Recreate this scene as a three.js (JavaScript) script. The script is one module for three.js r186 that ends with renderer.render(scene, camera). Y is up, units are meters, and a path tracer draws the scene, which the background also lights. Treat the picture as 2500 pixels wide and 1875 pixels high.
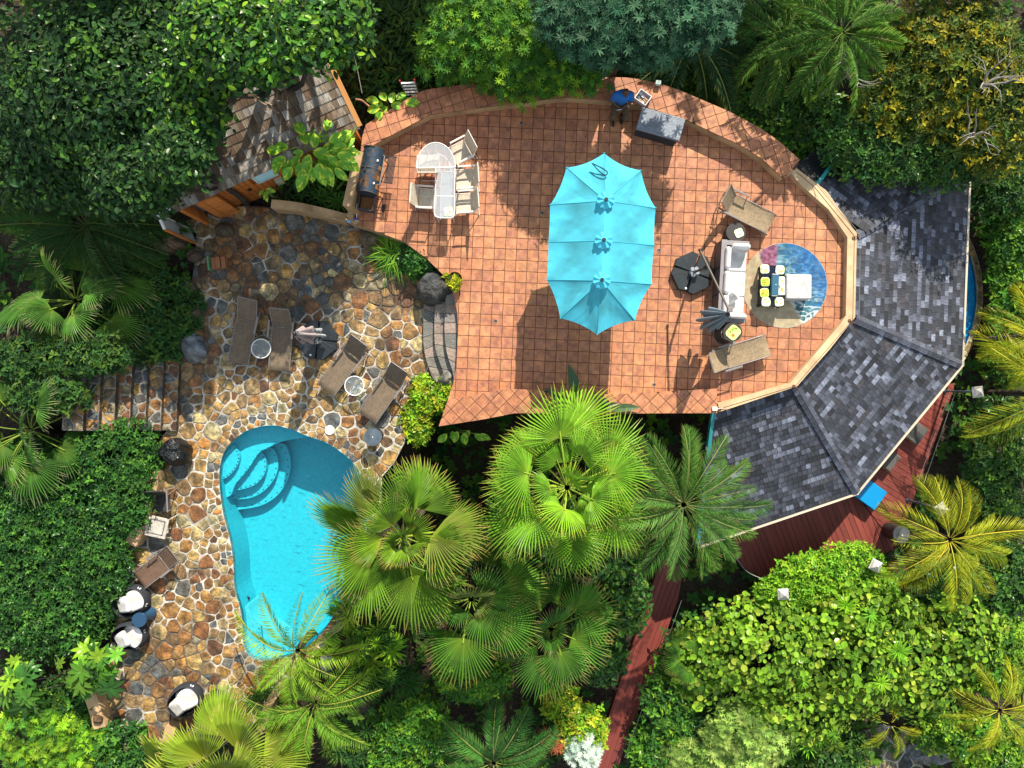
import * as THREE from 'three';
import { mergeGeometries, mergeVertices, toCreasedNormals } from 'three/addons/utils/BufferGeometryUtils.js';
import { RoundedBoxGeometry } from 'three/addons/geometries/RoundedBoxGeometry.js';
import { MarchingCubes } from 'three/addons/objects/MarchingCubes.js';

// ---------- camera, sky, sun, exposure ----------
const V3 = THREE.Vector3, PI = Math.PI;
const scene = new THREE.Scene();
const H = 20.94, F = 1801;                       // drone height above the terrace; focal length in photo pixels
const camera = new THREE.PerspectiveCamera(2 * Math.atan(937.5 / F) * 180 / PI, 4 / 3, 0.5, 400);
camera.position.set(0, H, 0); camera.up.set(0, 0, -1); camera.lookAt(0, 0, 0);
const SUN = new V3(0.38, 1, -1.30).normalize();
{ // bright hazy tropical sky with thin broken cloud, computed
  const w = 512, h = 256, d = new Float32Array(w * h * 4), hs = (x, y) => { let n = Math.imul(x, 374761393) + Math.imul(y, 668265263); n = Math.imul(n ^ (n >>> 13), 1274126177); return ((n ^ (n >>> 16)) >>> 0) / 4294967296; };
  const vn = (x, y) => { const a = Math.floor(x), b = Math.floor(y), u = x - a, v = y - b, s = u * u * (3 - 2 * u), t = v * v * (3 - 2 * v); return (hs(a, b) * (1 - s) + hs(a + 1, b) * s) * (1 - t) + (hs(a, b + 1) * (1 - s) + hs(a + 1, b + 1) * s) * t; };
  for (let r = 0; r < h; r++) for (let c = 0; c < w; c++) {
    const el = ((r + 0.5) / h - 0.5) * PI, az = ((c + 0.5) / w - 0.5) * 2 * PI, y = Math.sin(el), x = Math.cos(az) * Math.cos(el), z = Math.sin(az) * Math.cos(el), up = Math.max(0, y), k = Math.pow(up, 0.45), cs = Math.max(0, x * SUN.x + y * SUN.y + z * SUN.z), q = 3 / (up + 0.25);
    const cl = y > 0 ? Math.min(1, Math.max(0, (vn(x * q + 9, z * q + 9) * 0.55 + vn(x * q * 2 + 40, z * q * 2 + 40) * 0.3 + vn(x * q * 4 + 80, z * q * 4 + 80) * 0.15 - 0.45) * 3)) : 0, glow = 0.5 * Math.pow(cs, 24);
    [[0.5, 0.27, 0.58], [0.5, 0.34, 0.55], [0.49, 0.42, 0.51]].forEach(([hz, zn, cc], n) => { const clear = (y > 0 ? hz + (zn - hz) * k : hz * 0.5) + glow; d[(r * w + c) * 4 + n] = clear + (cc * 1.05 - clear) * cl * 0.8; }); d[(r * w + c) * 4 + 3] = 1;
  }
  const t = new THREE.DataTexture(d, w, h, THREE.RGBAFormat, THREE.FloatType); t.mapping = THREE.EquirectangularReflectionMapping; t.magFilter = t.minFilter = THREE.LinearFilter; t.wrapS = THREE.RepeatWrapping; t.needsUpdate = true; scene.background = t; scene.environment = t;
}
const sun = new THREE.DirectionalLight(new THREE.Color(1, 0.9, 0.74), 5);
sun.name = 'sun'; sun.position.copy(SUN).multiplyScalar(40); sun.castShadow = true;
Object.assign(sun.shadow.camera, { left: -22, right: 22, top: 22, bottom: -22, near: 1, far: 90 });
sun.shadow.mapSize.set(4096, 4096); scene.add(sun);
const renderer = new THREE.WebGLRenderer({ antialias: true });
renderer.toneMapping = THREE.LinearToneMapping; renderer.toneMappingExposure = 1.95;
renderer.shadowMap.enabled = true;

// ---------- helpers ----------
const rngOf = (s) => () => { s = (s + 0x6d2b79f5) | 0; let t = Math.imul(s ^ (s >>> 15), 1 | s); t = (t + Math.imul(t ^ (t >>> 7), 61 | t)) ^ t; return ((t ^ (t >>> 14)) >>> 0) / 4294967296; };
let R = rngOf(7);
const rr = (a, b) => a + (b - a) * R();
const pick = (a) => a[Math.floor(R() * a.length)];
const lerp = (a, b, t) => a + (b - a) * t, clamp = (x, a, b) => Math.min(b, Math.max(a, x));
const W = (px, py, y = 0) => new V3((px - 1250) * (H - y) / F, y, (py - 937.5) * (H - y) / F);   // a photo direction met at height y
const W2 = (px, py, y = 0) => { const p = W(px, py, y); return [p.x, p.z]; };
const poly = (pts, y) => pts.map(([a, b]) => W2(a, b, y));
// where a photo direction meets the upright plane n.(x,z) = d
const onWall = (px, py, n, d) => { const dx = (px - 1250) / F, dz = (py - 937.5) / F, t = d / (n[0] * dx + n[1] * dz); return new V3(dx * t, H - t, dz * t); };

function hash(x, y, s) { let h = Math.imul(x | 0, 374761393) + Math.imul(y | 0, 668265263) + Math.imul(s | 0, 1442695041); h = Math.imul(h ^ (h >>> 13), 1274126177); return ((h ^ (h >>> 16)) >>> 0) / 4294967296; }
function vnoise(x, y, per, s) {
  const xi = Math.floor(x), yi = Math.floor(y), fx = x - xi, fy = y - yi, m = (a) => ((a % per) + per) % per;
  const u = fx * fx * (3 - 2 * fx), v = fy * fy * (3 - 2 * fy);
  const a = hash(m(xi), m(yi), s), b = hash(m(xi + 1), m(yi), s), c = hash(m(xi), m(yi + 1), s), d = hash(m(xi + 1), m(yi + 1), s);
  return (a + (b - a) * u) * (1 - v) + (c + (d - c) * u) * v;
}
function fbm(x, y, per, s, oct = 5) { let t = 0, a = 0.5, n = 0; for (let i = 0; i < oct; i++) { t += a * vnoise(x, y, per, s + i); n += a; x *= 2; y *= 2; per *= 2; a *= 0.5; } return t / n; }
function tex(size, fn, srgb = true, repeat = 1) {      // fn(u, v) -> [r, g, b] 0..1 in sRGB (or data)
  const d = new Uint8Array(size * size * 4);
  for (let y = 0; y < size; y++) for (let x = 0; x < size; x++) {
    const c = fn((x + 0.5) / size, (y + 0.5) / size), i = (y * size + x) * 4;
    for (let k = 0; k < 3; k++) d[i + k] = clamp(Math.round(255 * (c.length ? c[k] : c)), 0, 255);
    d[i + 3] = 255;
  }
  const t = new THREE.DataTexture(d, size, size); t.wrapS = t.wrapT = THREE.RepeatWrapping; t.magFilter = THREE.LinearFilter; t.minFilter = THREE.LinearFilter;
  if (srgb) t.colorSpace = THREE.SRGBColorSpace; t.repeat.set(repeat, repeat); t.needsUpdate = true; return t;
}
const rep = (t, k, l = k) => { const c = t.clone(); c.repeat.set(k, l); c.needsUpdate = true; return c; };
const lin = (r, g, b) => new THREE.Color().setRGB(r, g, b);
const std = (color, o = {}) => new THREE.MeshStandardMaterial({ color, roughness: 0.8, ...o });
const phy = (color, o = {}) => new THREE.MeshPhysicalMaterial({ color, roughness: 0.8, ...o });

// textures shared by many surfaces: neutral, multiply the colour
const mottle = tex(256, (u, v) => { const n = fbm(u * 4, v * 4, 4, 11, 6), m = fbm(u * 16, v * 16, 16, 23, 3); return [0.62 + 0.38 * n + 0.1 * m, 0.6 + 0.4 * n + 0.1 * m, 0.58 + 0.42 * n + 0.1 * m]; });
const grit = tex(256, (u, v) => { const n = fbm(u * 32, v * 32, 32, 41, 3), m = fbm(u * 5, v * 5, 5, 43, 4); return [0.55 + 0.35 * n + 0.3 * (m - 0.2), 0.55 + 0.35 * n + 0.29 * (m - 0.2), 0.55 + 0.35 * n + 0.27 * (m - 0.2)]; });
const bumpy = tex(256, (u, v) => fbm(u * 16, v * 16, 16, 61, 5), false);
const woodgrain = tex(256, (u, v) => { const n = fbm(u * 3, v * 40, 40, 71, 4), m = fbm(u * 2, v * 6, 6, 73, 3); const k = 0.66 + 0.3 * n + 0.16 * m; return [k, k * 0.97, k * 0.94]; });
const weave = tex(256, (u, v) => { const s = 64, a = Math.sin(u * s * PI * 2), b = Math.sin(v * s * PI * 2), n = fbm(u * 40, v * 6, 40, 81, 3), m = fbm(u * 6, v * 40, 40, 83, 3); const k = 0.68 + 0.06 * a * b + 0.26 * (n - 0.5) + 0.26 * (m - 0.5) + 0.12; return [k, k, k]; });

// ----- geometry -----
const clean = (g) => { let q = g.index ? g.toNonIndexed() : g; if (!q.attributes.normal) q.computeVertexNormals(); for (const k of Object.keys(q.attributes)) if (!['position', 'normal', 'uv', 'color'].includes(k)) q.deleteAttribute(k); if (!q.attributes.uv) q.setAttribute('uv', new THREE.BufferAttribute(new Float32Array(q.attributes.position.count * 2), 2)); q.morphAttributes = {}; return q; };
const join = (gs) => { gs = (Array.isArray(gs) ? gs : [gs]).map(clean); const anyC = gs.some((g) => g.attributes.color); if (anyC) for (const g of gs) if (!g.attributes.color) g.setAttribute('color', new THREE.BufferAttribute(new Float32Array(g.attributes.position.count * 3).fill(1), 3)); return gs.length === 1 ? gs[0] : mergeGeometries(gs); };
const at = (g, x = 0, y = 0, z = 0) => g.translate(x, y, z);
const box = (w, h, d, x = 0, y = 0, z = 0) => new THREE.BoxGeometry(w, h, d).translate(x, y, z);
const rbox = (w, h, d, r, x = 0, y = 0, z = 0, seg = 3) => new RoundedBoxGeometry(w, h, d, seg, Math.min(r, w / 2.01, h / 2.01, d / 2.01)).translate(x, y, z);
const cyl = (r0, r1, h, x = 0, y = 0, z = 0, n = 20) => new THREE.CylinderGeometry(r1, r0, h, n).translate(x, y + h / 2, z);
const ring = (r, t, x = 0, y = 0, z = 0, n = 36) => new THREE.TorusGeometry(r, t, 8, n).rotateX(PI / 2).translate(x, y, z);
const UP = new V3(0, 1, 0);
function bar(a, b, r, n = 8, r2 = r) { a = new V3(...(a.isVector3 ? a.toArray() : a)); b = new V3(...(b.isVector3 ? b.toArray() : b)); const d = b.clone().sub(a), l = d.length(); const g = new THREE.CylinderGeometry(r2, r, l, n); g.translate(0, l / 2, 0); g.applyQuaternion(new THREE.Quaternion().setFromUnitVectors(UP, d.normalize())); return g.translate(a.x, a.y, a.z); }
function tube(pts, r, seg = 24, n = 7, closed = false) { const c = new THREE.CatmullRomCurve3(pts.map((p) => new V3(...(p.isVector3 ? p.toArray() : p))), closed); return new THREE.TubeGeometry(c, seg, r, n, closed); }
const lathe = (pts, n = 28) => new THREE.LatheGeometry(pts.map(([r, y]) => new THREE.Vector2(r, y)), n);
const areaOf = (p) => { let a = 0; for (let i = 0; i < p.length; i++) { const [x0, y0] = p[i], [x1, y1] = p[(i + 1) % p.length]; a += x0 * y1 - x1 * y0; } return a / 2; };
const inside = (x, y, p) => { let c = false; for (let i = 0, j = p.length - 1; i < p.length; j = i++) { const [xi, yi] = p[i], [xj, yj] = p[j]; if ((yi > y) !== (yj > y) && x < ((xj - xi) * (y - yi)) / (yj - yi) + xi) c = !c; } return c; };
// an upright prism over a polygon in (x, z), top at y1, uv in metres
function slab(p, y0, y1, holes = []) {
  const sh = new THREE.Shape((areaOf(p) < 0 ? p : p.slice().reverse()).map(([x, z]) => new THREE.Vector2(x, -z)));
  for (const h of holes) sh.holes.push(new THREE.Path(h.map(([x, z]) => new THREE.Vector2(x, -z))));
  const g = new THREE.ExtrudeGeometry(sh, { depth: y1 - y0, bevelEnabled: false }); g.rotateX(-PI / 2).translate(0, y0, 0); return g;
}
// a low slab with a chamfered rim: convex-ish polygon, outer ring at y0.. and inset ring at y1; flat-ish pieces such as tiles and stones
function chip(p, y0, y1, bev, { uvs = 1, u0 = 0, v0 = 0, dome = 0, tilt = [0, 0] } = {}) {
  if (areaOf(p) > 0) p = p.slice().reverse();
  const n = p.length; let cx = 0, cz = 0; for (const [x, z] of p) { cx += x / n; cz += z / n; }
  const pos = [], uv = [], hy = (x, z) => tilt[0] * (x - cx) + tilt[1] * (z - cz);
  const o = p, inn = p.map(([x, z]) => { const d = Math.hypot(x - cx, z - cz) || 1, k = Math.max(0.35, 1 - bev / d); return [cx + (x - cx) * k, cz + (z - cz) * k]; });
  const put = (x, y, z) => { pos.push(x, y, z); uv.push(x * uvs + u0, z * uvs + v0); };
  for (let i = 0; i < n; i++) {
    const a = o[i], b = o[(i + 1) % n], c = inn[i], d = inn[(i + 1) % n], ym = y1 - bev * 0.7;
    put(a[0], y0, a[1]); put(b[0], y0, b[1]); put(b[0], ym + hy(...b), b[1]); put(a[0], y0, a[1]); put(b[0], ym + hy(...b), b[1]); put(a[0], ym + hy(...a), a[1]);
    put(a[0], ym + hy(...a), a[1]); put(b[0], ym + hy(...b), b[1]); put(d[0], y1 + hy(...d), d[1]); put(a[0], ym + hy(...a), a[1]); put(d[0], y1 + hy(...d), d[1]); put(c[0], y1 + hy(...c), c[1]);
    put(c[0], y1 + hy(...c), c[1]); put(d[0], y1 + hy(...d), d[1]); put(cx, y1 + dome, cz);
  }
  const g = new THREE.BufferGeometry(); g.setAttribute('position', new THREE.Float32BufferAttribute(pos, 3)); g.setAttribute('uv', new THREE.Float32BufferAttribute(uv, 2)); g.computeVertexNormals(); return g;
}
// polygon (any) cut to a convex cell
function clip(subject, cell) {
  let out = subject; const c = areaOf(cell) > 0 ? cell : cell.slice().reverse();
  for (let i = 0; i < c.length && out.length; i++) {
    const [ax, ay] = c[i], [bx, by] = c[(i + 1) % c.length], side = ([x, y]) => (bx - ax) * (y - ay) - (by - ay) * (x - ax), next = [];
    for (let k = 0; k < out.length; k++) {
      const p = out[k], q = out[(k + 1) % out.length], sp = side(p), sq = side(q);
      if (sp >= 0) next.push(p);
      if ((sp >= 0) !== (sq >= 0)) { const t = sp / (sp - sq); next.push([p[0] + (q[0] - p[0]) * t, p[1] + (q[1] - p[1]) * t]); }
    }
    out = next;
  }
  return out.filter((p, i) => { const q = out[(i + 1) % out.length]; return Math.hypot(p[0] - q[0], p[1] - q[1]) > 1e-4; });
}
const smooth = (pts, n = 8, closed = true) => new THREE.CatmullRomCurve3(pts.map(([x, z]) => new V3(x, 0, z)), closed, 'centripetal').getPoints(pts.length * n).slice(0, closed ? -1 : undefined).map((p) => [p.x, p.z]);
const tinted = (g, c) => { g = clean(g); const n = g.attributes.position.count, a = new Float32Array(n * 3); for (let i = 0; i < n; i++) a.set([c.r, c.g, c.b], i * 3); g.setAttribute('color', new THREE.BufferAttribute(a, 3)); return g; };

// ----- objects -----
const taken = new Map();
const numbered = (n) => { const k = taken.get(n) ?? 0; taken.set(n, k + 1); return k ? n + '_' + String(k).padStart(3, '0') : n; };
function tag(o, label, category, group) { Object.assign(o.userData, { label, category }); if (group) o.userData.group = group; return o; }
function thing(name, label, category, p = [0, 0, 0], turn = 0, group) { const o = new THREE.Group(); o.name = numbered(name); o.position.set(...(p.isVector3 ? p.toArray() : p)); o.rotation.y = turn; scene.add(o); return tag(o, label, category, group); }
function part(name, gs, mat, parent) { const m = new THREE.Mesh(gs.isBufferGeometry ? gs : join(gs), mat); m.name = name; parent.add(m); return m; }
function single(name, gs, mat, label, category, group) { const m = new THREE.Mesh(gs.isBufferGeometry ? gs : join(gs), mat); m.name = numbered(name); scene.add(m); return tag(m, label, category, group); }
function struct(name, gs, mat) { const m = new THREE.Mesh(gs.isBufferGeometry ? gs : join(gs), mat); m.name = numbered(name); m.userData.kind = 'structure'; scene.add(m); return m; }
function dup(o, p, turn, label, group) { const c = o.clone(); c.userData = { ...o.userData }; c.name = numbered(o.name.replace(/_\d{3}$/, '')); c.position.set(...(p.isVector3 ? p.toArray() : p)); c.rotation.y = turn; scene.add(c); if (label) c.userData.label = label; if (group) c.userData.group = group; return c; }

// ---------- levels ----------
const PATIO = -0.70, WATER = -0.79, DECK = -3.6, GROUND = -3.9, LEDGE = 0.4;
const M = {
  cream: std(lin(0.56, 0.38, 0.21), { map: rep(mottle, 0.7), roughness: 0.85 }),
  creamTrim: std(lin(0.68, 0.5, 0.3), { map: rep(mottle, 0.5), roughness: 0.7 }),
  grout: std(lin(0.085, 0.037, 0.02), { map: rep(grit, 1), roughness: 0.95 }),
  mortar: std(lin(0.66, 0.63, 0.57), { map: rep(grit, 0.6), roughness: 0.95, bumpMap: rep(bumpy, 1.2), bumpScale: 0.02 }),
  soil: std(lin(0.06, 0.045, 0.03), { map: rep(grit, 0.4), roughness: 1, bumpMap: rep(bumpy, 0.6), bumpScale: 0.12 }),
  metalWhite: std(lin(0.75, 0.75, 0.74), { roughness: 0.35 }),
  black: std(lin(0.012, 0.013, 0.016), { roughness: 0.45 }),
  rubber: std(lin(0.01, 0.01, 0.01), { roughness: 0.8 }),
  wire: std(lin(0.35, 0.35, 0.34), { roughness: 0.4, metalness: 0.7 }),
};
const vcol = (map, o = {}) => std(0xffffff, { map, vertexColors: true, ...o });

// ---------- pool outline ----------
const poolPx = [[668, 1038], [711, 1047], [751, 1063], [798, 1080], [833, 1102], [864, 1129], [888, 1170], [898, 1225], [894, 1290], [884, 1360], [868, 1420], [847, 1455], [813, 1505], [782, 1548], [735, 1588], [688, 1602], [645, 1609], [614, 1599], [598, 1572], [594, 1509], [588, 1478], [576, 1435], [572, 1364], [564, 1313], [549, 1255], [540, 1196], [539, 1149], [549, 1106], [570, 1078], [598, 1055], [629, 1043]];
const pool = smooth(poly(poolPx, WATER), 4);
const poolOut = pool.map(([x, z]) => [-6 + (x + 6) * 1.1, 4.2 + (z - 4.2) * 1.06]);

// ---------- ground: high garden to the north and west, low garden to the south and east ----------
const sstep = (a, b, x) => { const t = clamp((x - a) / (b - a), 0, 1); return t * t * (3 - 2 * t); };
function groundY(x, z) {
  const n = sstep(1.2, -2.2, z), w = sstep(-3.0, -4.6, x) * sstep(11.5, 9.5, z), lowWest = 0;
  const hi = Math.max(n * sstep(13, 9.5, x + Math.max(0, z + 6) * 0.6), w);
  return lerp(GROUND, -0.98, hi) - 1.5 * lowWest * hi + 0.25 * (fbm(x * 0.5 + 50, z * 0.5 + 50, 256, 5, 3) - 0.5) * (hi > 0.05 && hi < 0.95 ? 1 : 0.3);
}
{
  const g = new THREE.PlaneGeometry(160, 160, 320, 320).rotateX(-PI / 2), p = g.attributes.position, uv = g.attributes.uv;
  for (let i = 0; i < p.count; i++) {      // finer near the middle
    let x = p.getX(i) / 80, z = p.getZ(i) / 80; x = 22 * x + 58 * x ** 5; z = 22 * z + 58 * z ** 5;
    p.setXYZ(i, x, groundY(x, z) + 0.1 * (fbm(x * 2 + 99, z * 2 + 99, 512, 9, 2) - 0.5) - 0.06 - (x > -10 && x < -3 && z > 0 && z < 9 && inside(x, z, poolOut) ? 1.7 : 0), z); uv.setXY(i, x, z);
  }
  g.computeVertexNormals(); struct('ground', g, M.soil);
}

// ---------- tiled terrace ----------
const terracePx = [[869, 547], [899, 558], [984, 589], [1040, 630], [1088, 677], [1108, 722], [1117, 769], [1117, 834], [1114, 893], [1107, 934], [1093, 977], [1080, 1020], [1255, 995], [1500, 1000], [1752, 1002], [1752, 990],
  [1935, 938], [2003, 850], [2056, 790], [2068, 770], [2072, 580], [2025, 511], [1953, 449], [1925, 420], [1860, 350], [1760, 290], [1640, 240], [1520, 215], [1390, 210], [1250, 220], [1120, 240], [1010, 262], [895, 330], [880, 380], [872, 460]];
const terrace = poly(terracePx, 0);
struct('terrace_wall', slab(terrace, -3.8, -0.03), M.cream);
const terraceFloor = struct('terrace', slab(terrace, -0.03, -0.007), M.grout);
const clayTones = [[0.5, 0.205, 0.095], [0.52, 0.218, 0.102], [0.48, 0.195, 0.09], [0.54, 0.235, 0.112], [0.505, 0.21, 0.102], [0.46, 0.182, 0.086], [0.515, 0.212, 0.096], [0.485, 0.2, 0.104], [0.55, 0.24, 0.108]].map((c) => lin(...c)).sort((a, b) => a.r + a.g - b.r - b.g);
const clayTone = (x, z) => Math.floor(clamp((fbm(x * 0.7 + 70, z * 0.7 + 70, 512, 17, 4) - 0.5) * 2.2 + 0.5 + rr(-0.42, 0.42), 0, 0.999) * 9);
const clayMap = tex(512, (u, v) => { const n = fbm(u * 6, v * 6, 6, 101, 6), m = fbm(u * 22, v * 22, 22, 103, 3), s = fbm(u * 9, v * 9, 9, 107, 4), k = 0.88 + 0.36 * (n - 0.5) + 0.14 * (m - 0.5); const d = clamp((s - 0.58) * 4, 0, 1); return [k, k * (1 - 0.05 * d), k * (1 + 0.12 * d)].map((c) => c * (1 - 0.16 * d)); });
const clayMats = clayTones.map((c) => std(c, { map: rep(clayMap, 0.9), roughness: 0.62, bumpMap: rep(bumpy, 2), bumpScale: 0.004 }));
const clayMixed = vcol(rep(clayMap, 0.9), { roughness: 0.62, bumpMap: rep(bumpy, 2), bumpScale: 0.004 });
// square tiles in a turned grid, cut to a polygon; the first `most` whole ones as parts, the rest joined
function layTiles(parent, region, size, gap, turn, origin, y, most, rank) {
  R = rngOf(31); const c = Math.cos(turn), s = Math.sin(turn), h = (size - gap) / 2, whole = [], cut = [];
  let x0 = 1e9, x1 = -1e9, z0 = 1e9, z1 = -1e9; for (const [x, z] of region) { const a = (x - origin[0]) * c + (z - origin[1]) * s, b = -(x - origin[0]) * s + (z - origin[1]) * c; x0 = Math.min(x0, a); x1 = Math.max(x1, a); z0 = Math.min(z0, b); z1 = Math.max(z1, b); }
  const to = (a, b) => [origin[0] + a * c - b * s, origin[1] + a * s + b * c];
  for (let i = Math.floor(x0 / size); i <= x1 / size; i++) for (let j = Math.floor(z0 / size); j <= z1 / size; j++) {
    const a = (i + 0.5) * size, b = (j + 0.5) * size, q = [[a - h, b - h], [a + h, b - h], [a + h, b + h], [a - h, b + h]].map(([m, n]) => to(m, n));
    if (q.every(([x, z]) => inside(x, z, region))) { const [x, z] = to(a, b); whole.push({ x, z, q, k: rank ? rank(x, z) : R() }); }
    else { const p = clip(region, q); if (p.length > 2 && Math.abs(areaOf(p)) > 0.004) cut.push(p); }
  }
  whole.sort((a, b) => a.k - b.k);
  const shapes = Array.from({ length: 10 }, (_, k) => chip([[-h, -h], [h, -h], [h, h], [-h, h]], -0.012, 0, 0.006, { u0: k * 1.37, v0: k * 2.11 }));
  const rest = [];
  whole.forEach((w, n) => {
    const t = clayTone(w.x, w.z);
    if (n < most) { const m = part('tile', shapes[Math.floor(R() * 10)], clayMats[t], parent); m.position.set(w.x, y + rr(-0.0015, 0.0015), w.z); m.rotation.set(rr(-1, 1) * 0.004, -turn + Math.floor(R() * 4) * PI / 2, rr(-1, 1) * 0.004); }
    else rest.push(tinted(chip(w.q, y - 0.012, y + rr(-0.0015, 0.0015), 0.006, { u0: R() * 9, v0: R() * 9 }), clayTones[t]));
  });
  for (const p of cut) rest.push(tinted(chip(p, y - 0.012, y, 0.005, { u0: R() * 9, v0: R() * 9 }), pick(clayTones)));
  if (rest.length) part('tile_field', rest, clayMixed, parent).userData.kind = 'stuff';
}
layTiles(terraceFloor, terrace, 0.3135, 0.014, 0.043, W2(1500, 700), 0, 298, (x, z) => Math.hypot(x - 2.2, (z + 2.2) * 1.1));

// ---------- parapet ledges with tiled tops ----------
const northOut = [[880, 372], [884, 335], [893, 304], [950, 268], [1008, 234], [1033, 220], [1076, 213], [1141, 205], [1250, 195], [1400, 187], [1528, 189], [1560, 193], [1616, 205], [1662, 221], [1736, 253], [1777, 270], [1857, 313], [1904, 346], [1953, 390]];
const northIn = [[1914, 437], [1861, 388], [1804, 352], [1768, 336], [1729, 318], [1673, 291], [1567, 259], [1492, 246], [1390, 238], [1341, 241], [1300, 248], [1189, 261], [1051, 280], [965, 325], [905, 358]];
const southPx = [[1071, 1041], [1093, 977], [1160, 964], [1237, 948.5], [1332, 954], [1420, 961], [1496, 963], [1620, 956], [1750, 948.5], [1751, 1009], [1640, 1009], [1526, 1010], [1420, 1014], [1340, 1010], [1257, 1009], [1180, 1024]];
function ledge(pts, turn, origin, sunk) {
  const top = poly(pts, LEDGE);
  let cx = 0, cz = 0; for (const [x, z] of top) { cx += x / top.length; cz += z / top.length; }
  const o = struct('parapet', slab(top, LEDGE - 0.03, LEDGE - 0.006), M.grout);
  const inset = top.map(([x, z], i) => { const a = top[(i + top.length - 1) % top.length], b = top[(i + 1) % top.length], dx = b[0] - a[0], dz = b[1] - a[1], l = Math.hypot(dx, dz), sg = areaOf(top) > 0 ? 1 : -1; return [x - sg * dz / l * 0.02, z + sg * dx / l * 0.02]; });
  const wall = part('wall', slab(inset, sunk, LEDGE - 0.03), M.cream, o);
  layTiles(o, top, 0.3135, 0.014, turn, origin, LEDGE, 280);
  return o;
}
ledge([...northOut, ...northIn], -0.31, W2(1600, 270, LEDGE), -1.4);
ledge(southPx, PI / 4, W2(1237, 980, LEDGE), -0.5);

// low cream kerb round the east side, with rope eyes
{
  const inn = [[1917, 436], [1932, 424], [1953, 449], [2023, 511], [2069, 579], [2065, 771], [2052, 790], [2002, 850], [1928, 936], [1753, 985]], out = [[1756, 1006], [1946, 943], [2027, 851], [2088, 774], [2092, 569], [2017, 465], [1945, 411], [1936, 404]];
  const top = poly([...inn, ...out], 0.22), k = struct('kerb_wall', slab(top, -0.6, 0.22), M.creamTrim);
  const mid = inn.slice(1).map(([x, y]) => W(x + 0.9, y + 0.6, 0.05));
  part('inner_moulding', mid.slice(1).map((p, i) => bar(mid[i], p, 0.028, 6)), M.cream, k);
  const pairs = [[1939, 417], [1985, 456], [2081, 574], [2077, 779], [1937, 940], [1755, 995]];
  pairs.slice(1).forEach(([x, y], i) => { const a = W(pairs[i][0] + 5, pairs[i][1] + 2, 0.225), b = W(x + 5, y + 2, 0.225); part('board_joint', bar(a, b, 0.006, 5), M.grout, k); });
  const rust = std(lin(0.13, 0.055, 0.025), { roughness: 0.8 });
  [[1939, 411, -0.9], [2084, 581, -0.5], [2074, 783, 0.5], [1938, 943, 0.7], [1757, 999, 0.1]].forEach(([x, y, a], i) => {
    const e = thing('wall_hook', ['rusty iron hook where the tiled ledge meets the cream kerb', 'rusty iron hook on the cream kerb at the upper roof hip', 'rusty iron hook on the cream kerb between the round rug and a roof hip', 'rusty iron hook on the cream kerb beside the woven lounger with a cup shadow', 'rusty iron hook on the kerb end by the white lamp box'][i], 'hook', W(x, y, 0.22), -a, 'rusty hooks on the cream kerb');
    part('plate', cyl(0.05, 0.045, 0.02), rust, e); part('arm', [tube([[0, 0.01, 0], [0.06, 0.07, 0], [0.14, 0.06, 0], [0.2, 0.02, 0]], 0.011, 10, 6)], rust, e);
  });
}

// ---------- curved steps down to the patio ----------
{
  const stone = [[0.24, 0.23, 0.2], [0.32, 0.25, 0.22], [0.2, 0.2, 0.19], [0.34, 0.3, 0.25], [0.27, 0.24, 0.23], [0.38, 0.3, 0.26]].map((c) => std(lin(...c), { map: rep(grit, 1.3), roughness: 0.8, bumpMap: rep(bumpy, 1.5), bumpScale: 0.01 }));
  const edges = [[[1036, 722], [1034, 760], [1034, 842], [1044, 890], [1067, 935]], [[1068, 720], [1062, 760], [1060, 804], [1063, 852], [1081, 906], [1090, 935]], [[1091, 720], [1087, 760], [1085, 804], [1090, 858], [1106, 912], [1109, 935]], [[1106, 715], [1119, 763], [1121, 800], [1117, 870], [1110, 921], [1108, 935]]];
  const st = struct('garden_steps', edges.slice(0, 3).map((e, i) => { const y = PATIO + 0.175 * (i + 1) - 0.012; return slab(smooth(poly([...e, [1125, 935], [1130, 820], [1120, 718]], y), 4), PATIO - 0.1, y); }), std(lin(0.16, 0.15, 0.14), { map: rep(grit, 1) }));
  R = rngOf(55);
  edges.slice(0, 3).forEach((e, i) => {
    const y = PATIO + 0.175 * (i + 1), a = new THREE.CatmullRomCurve3(e.map(([p, q]) => W(p, q, y))), b = new THREE.CatmullRomCurve3(edges[i + 1].map(([p, q]) => W(p + 5, q, y)));
    for (let k = 0; k < 9; k++) { const t0 = k / 9 + 0.004, t1 = (k + 1) / 9 - 0.004, q = [a.getPoint(t0), a.getPoint((t0 + t1) / 2), a.getPoint(t1), b.getPoint(t1), b.getPoint(t0)].map((v) => [v.x, v.z]); part('paving_stone', chip(q, y - 0.05, y + rr(-0.003, 0.003), 0.006, { u0: R() * 7, v0: R() * 7 }), pick(stone), st); }
  });
}

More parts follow.
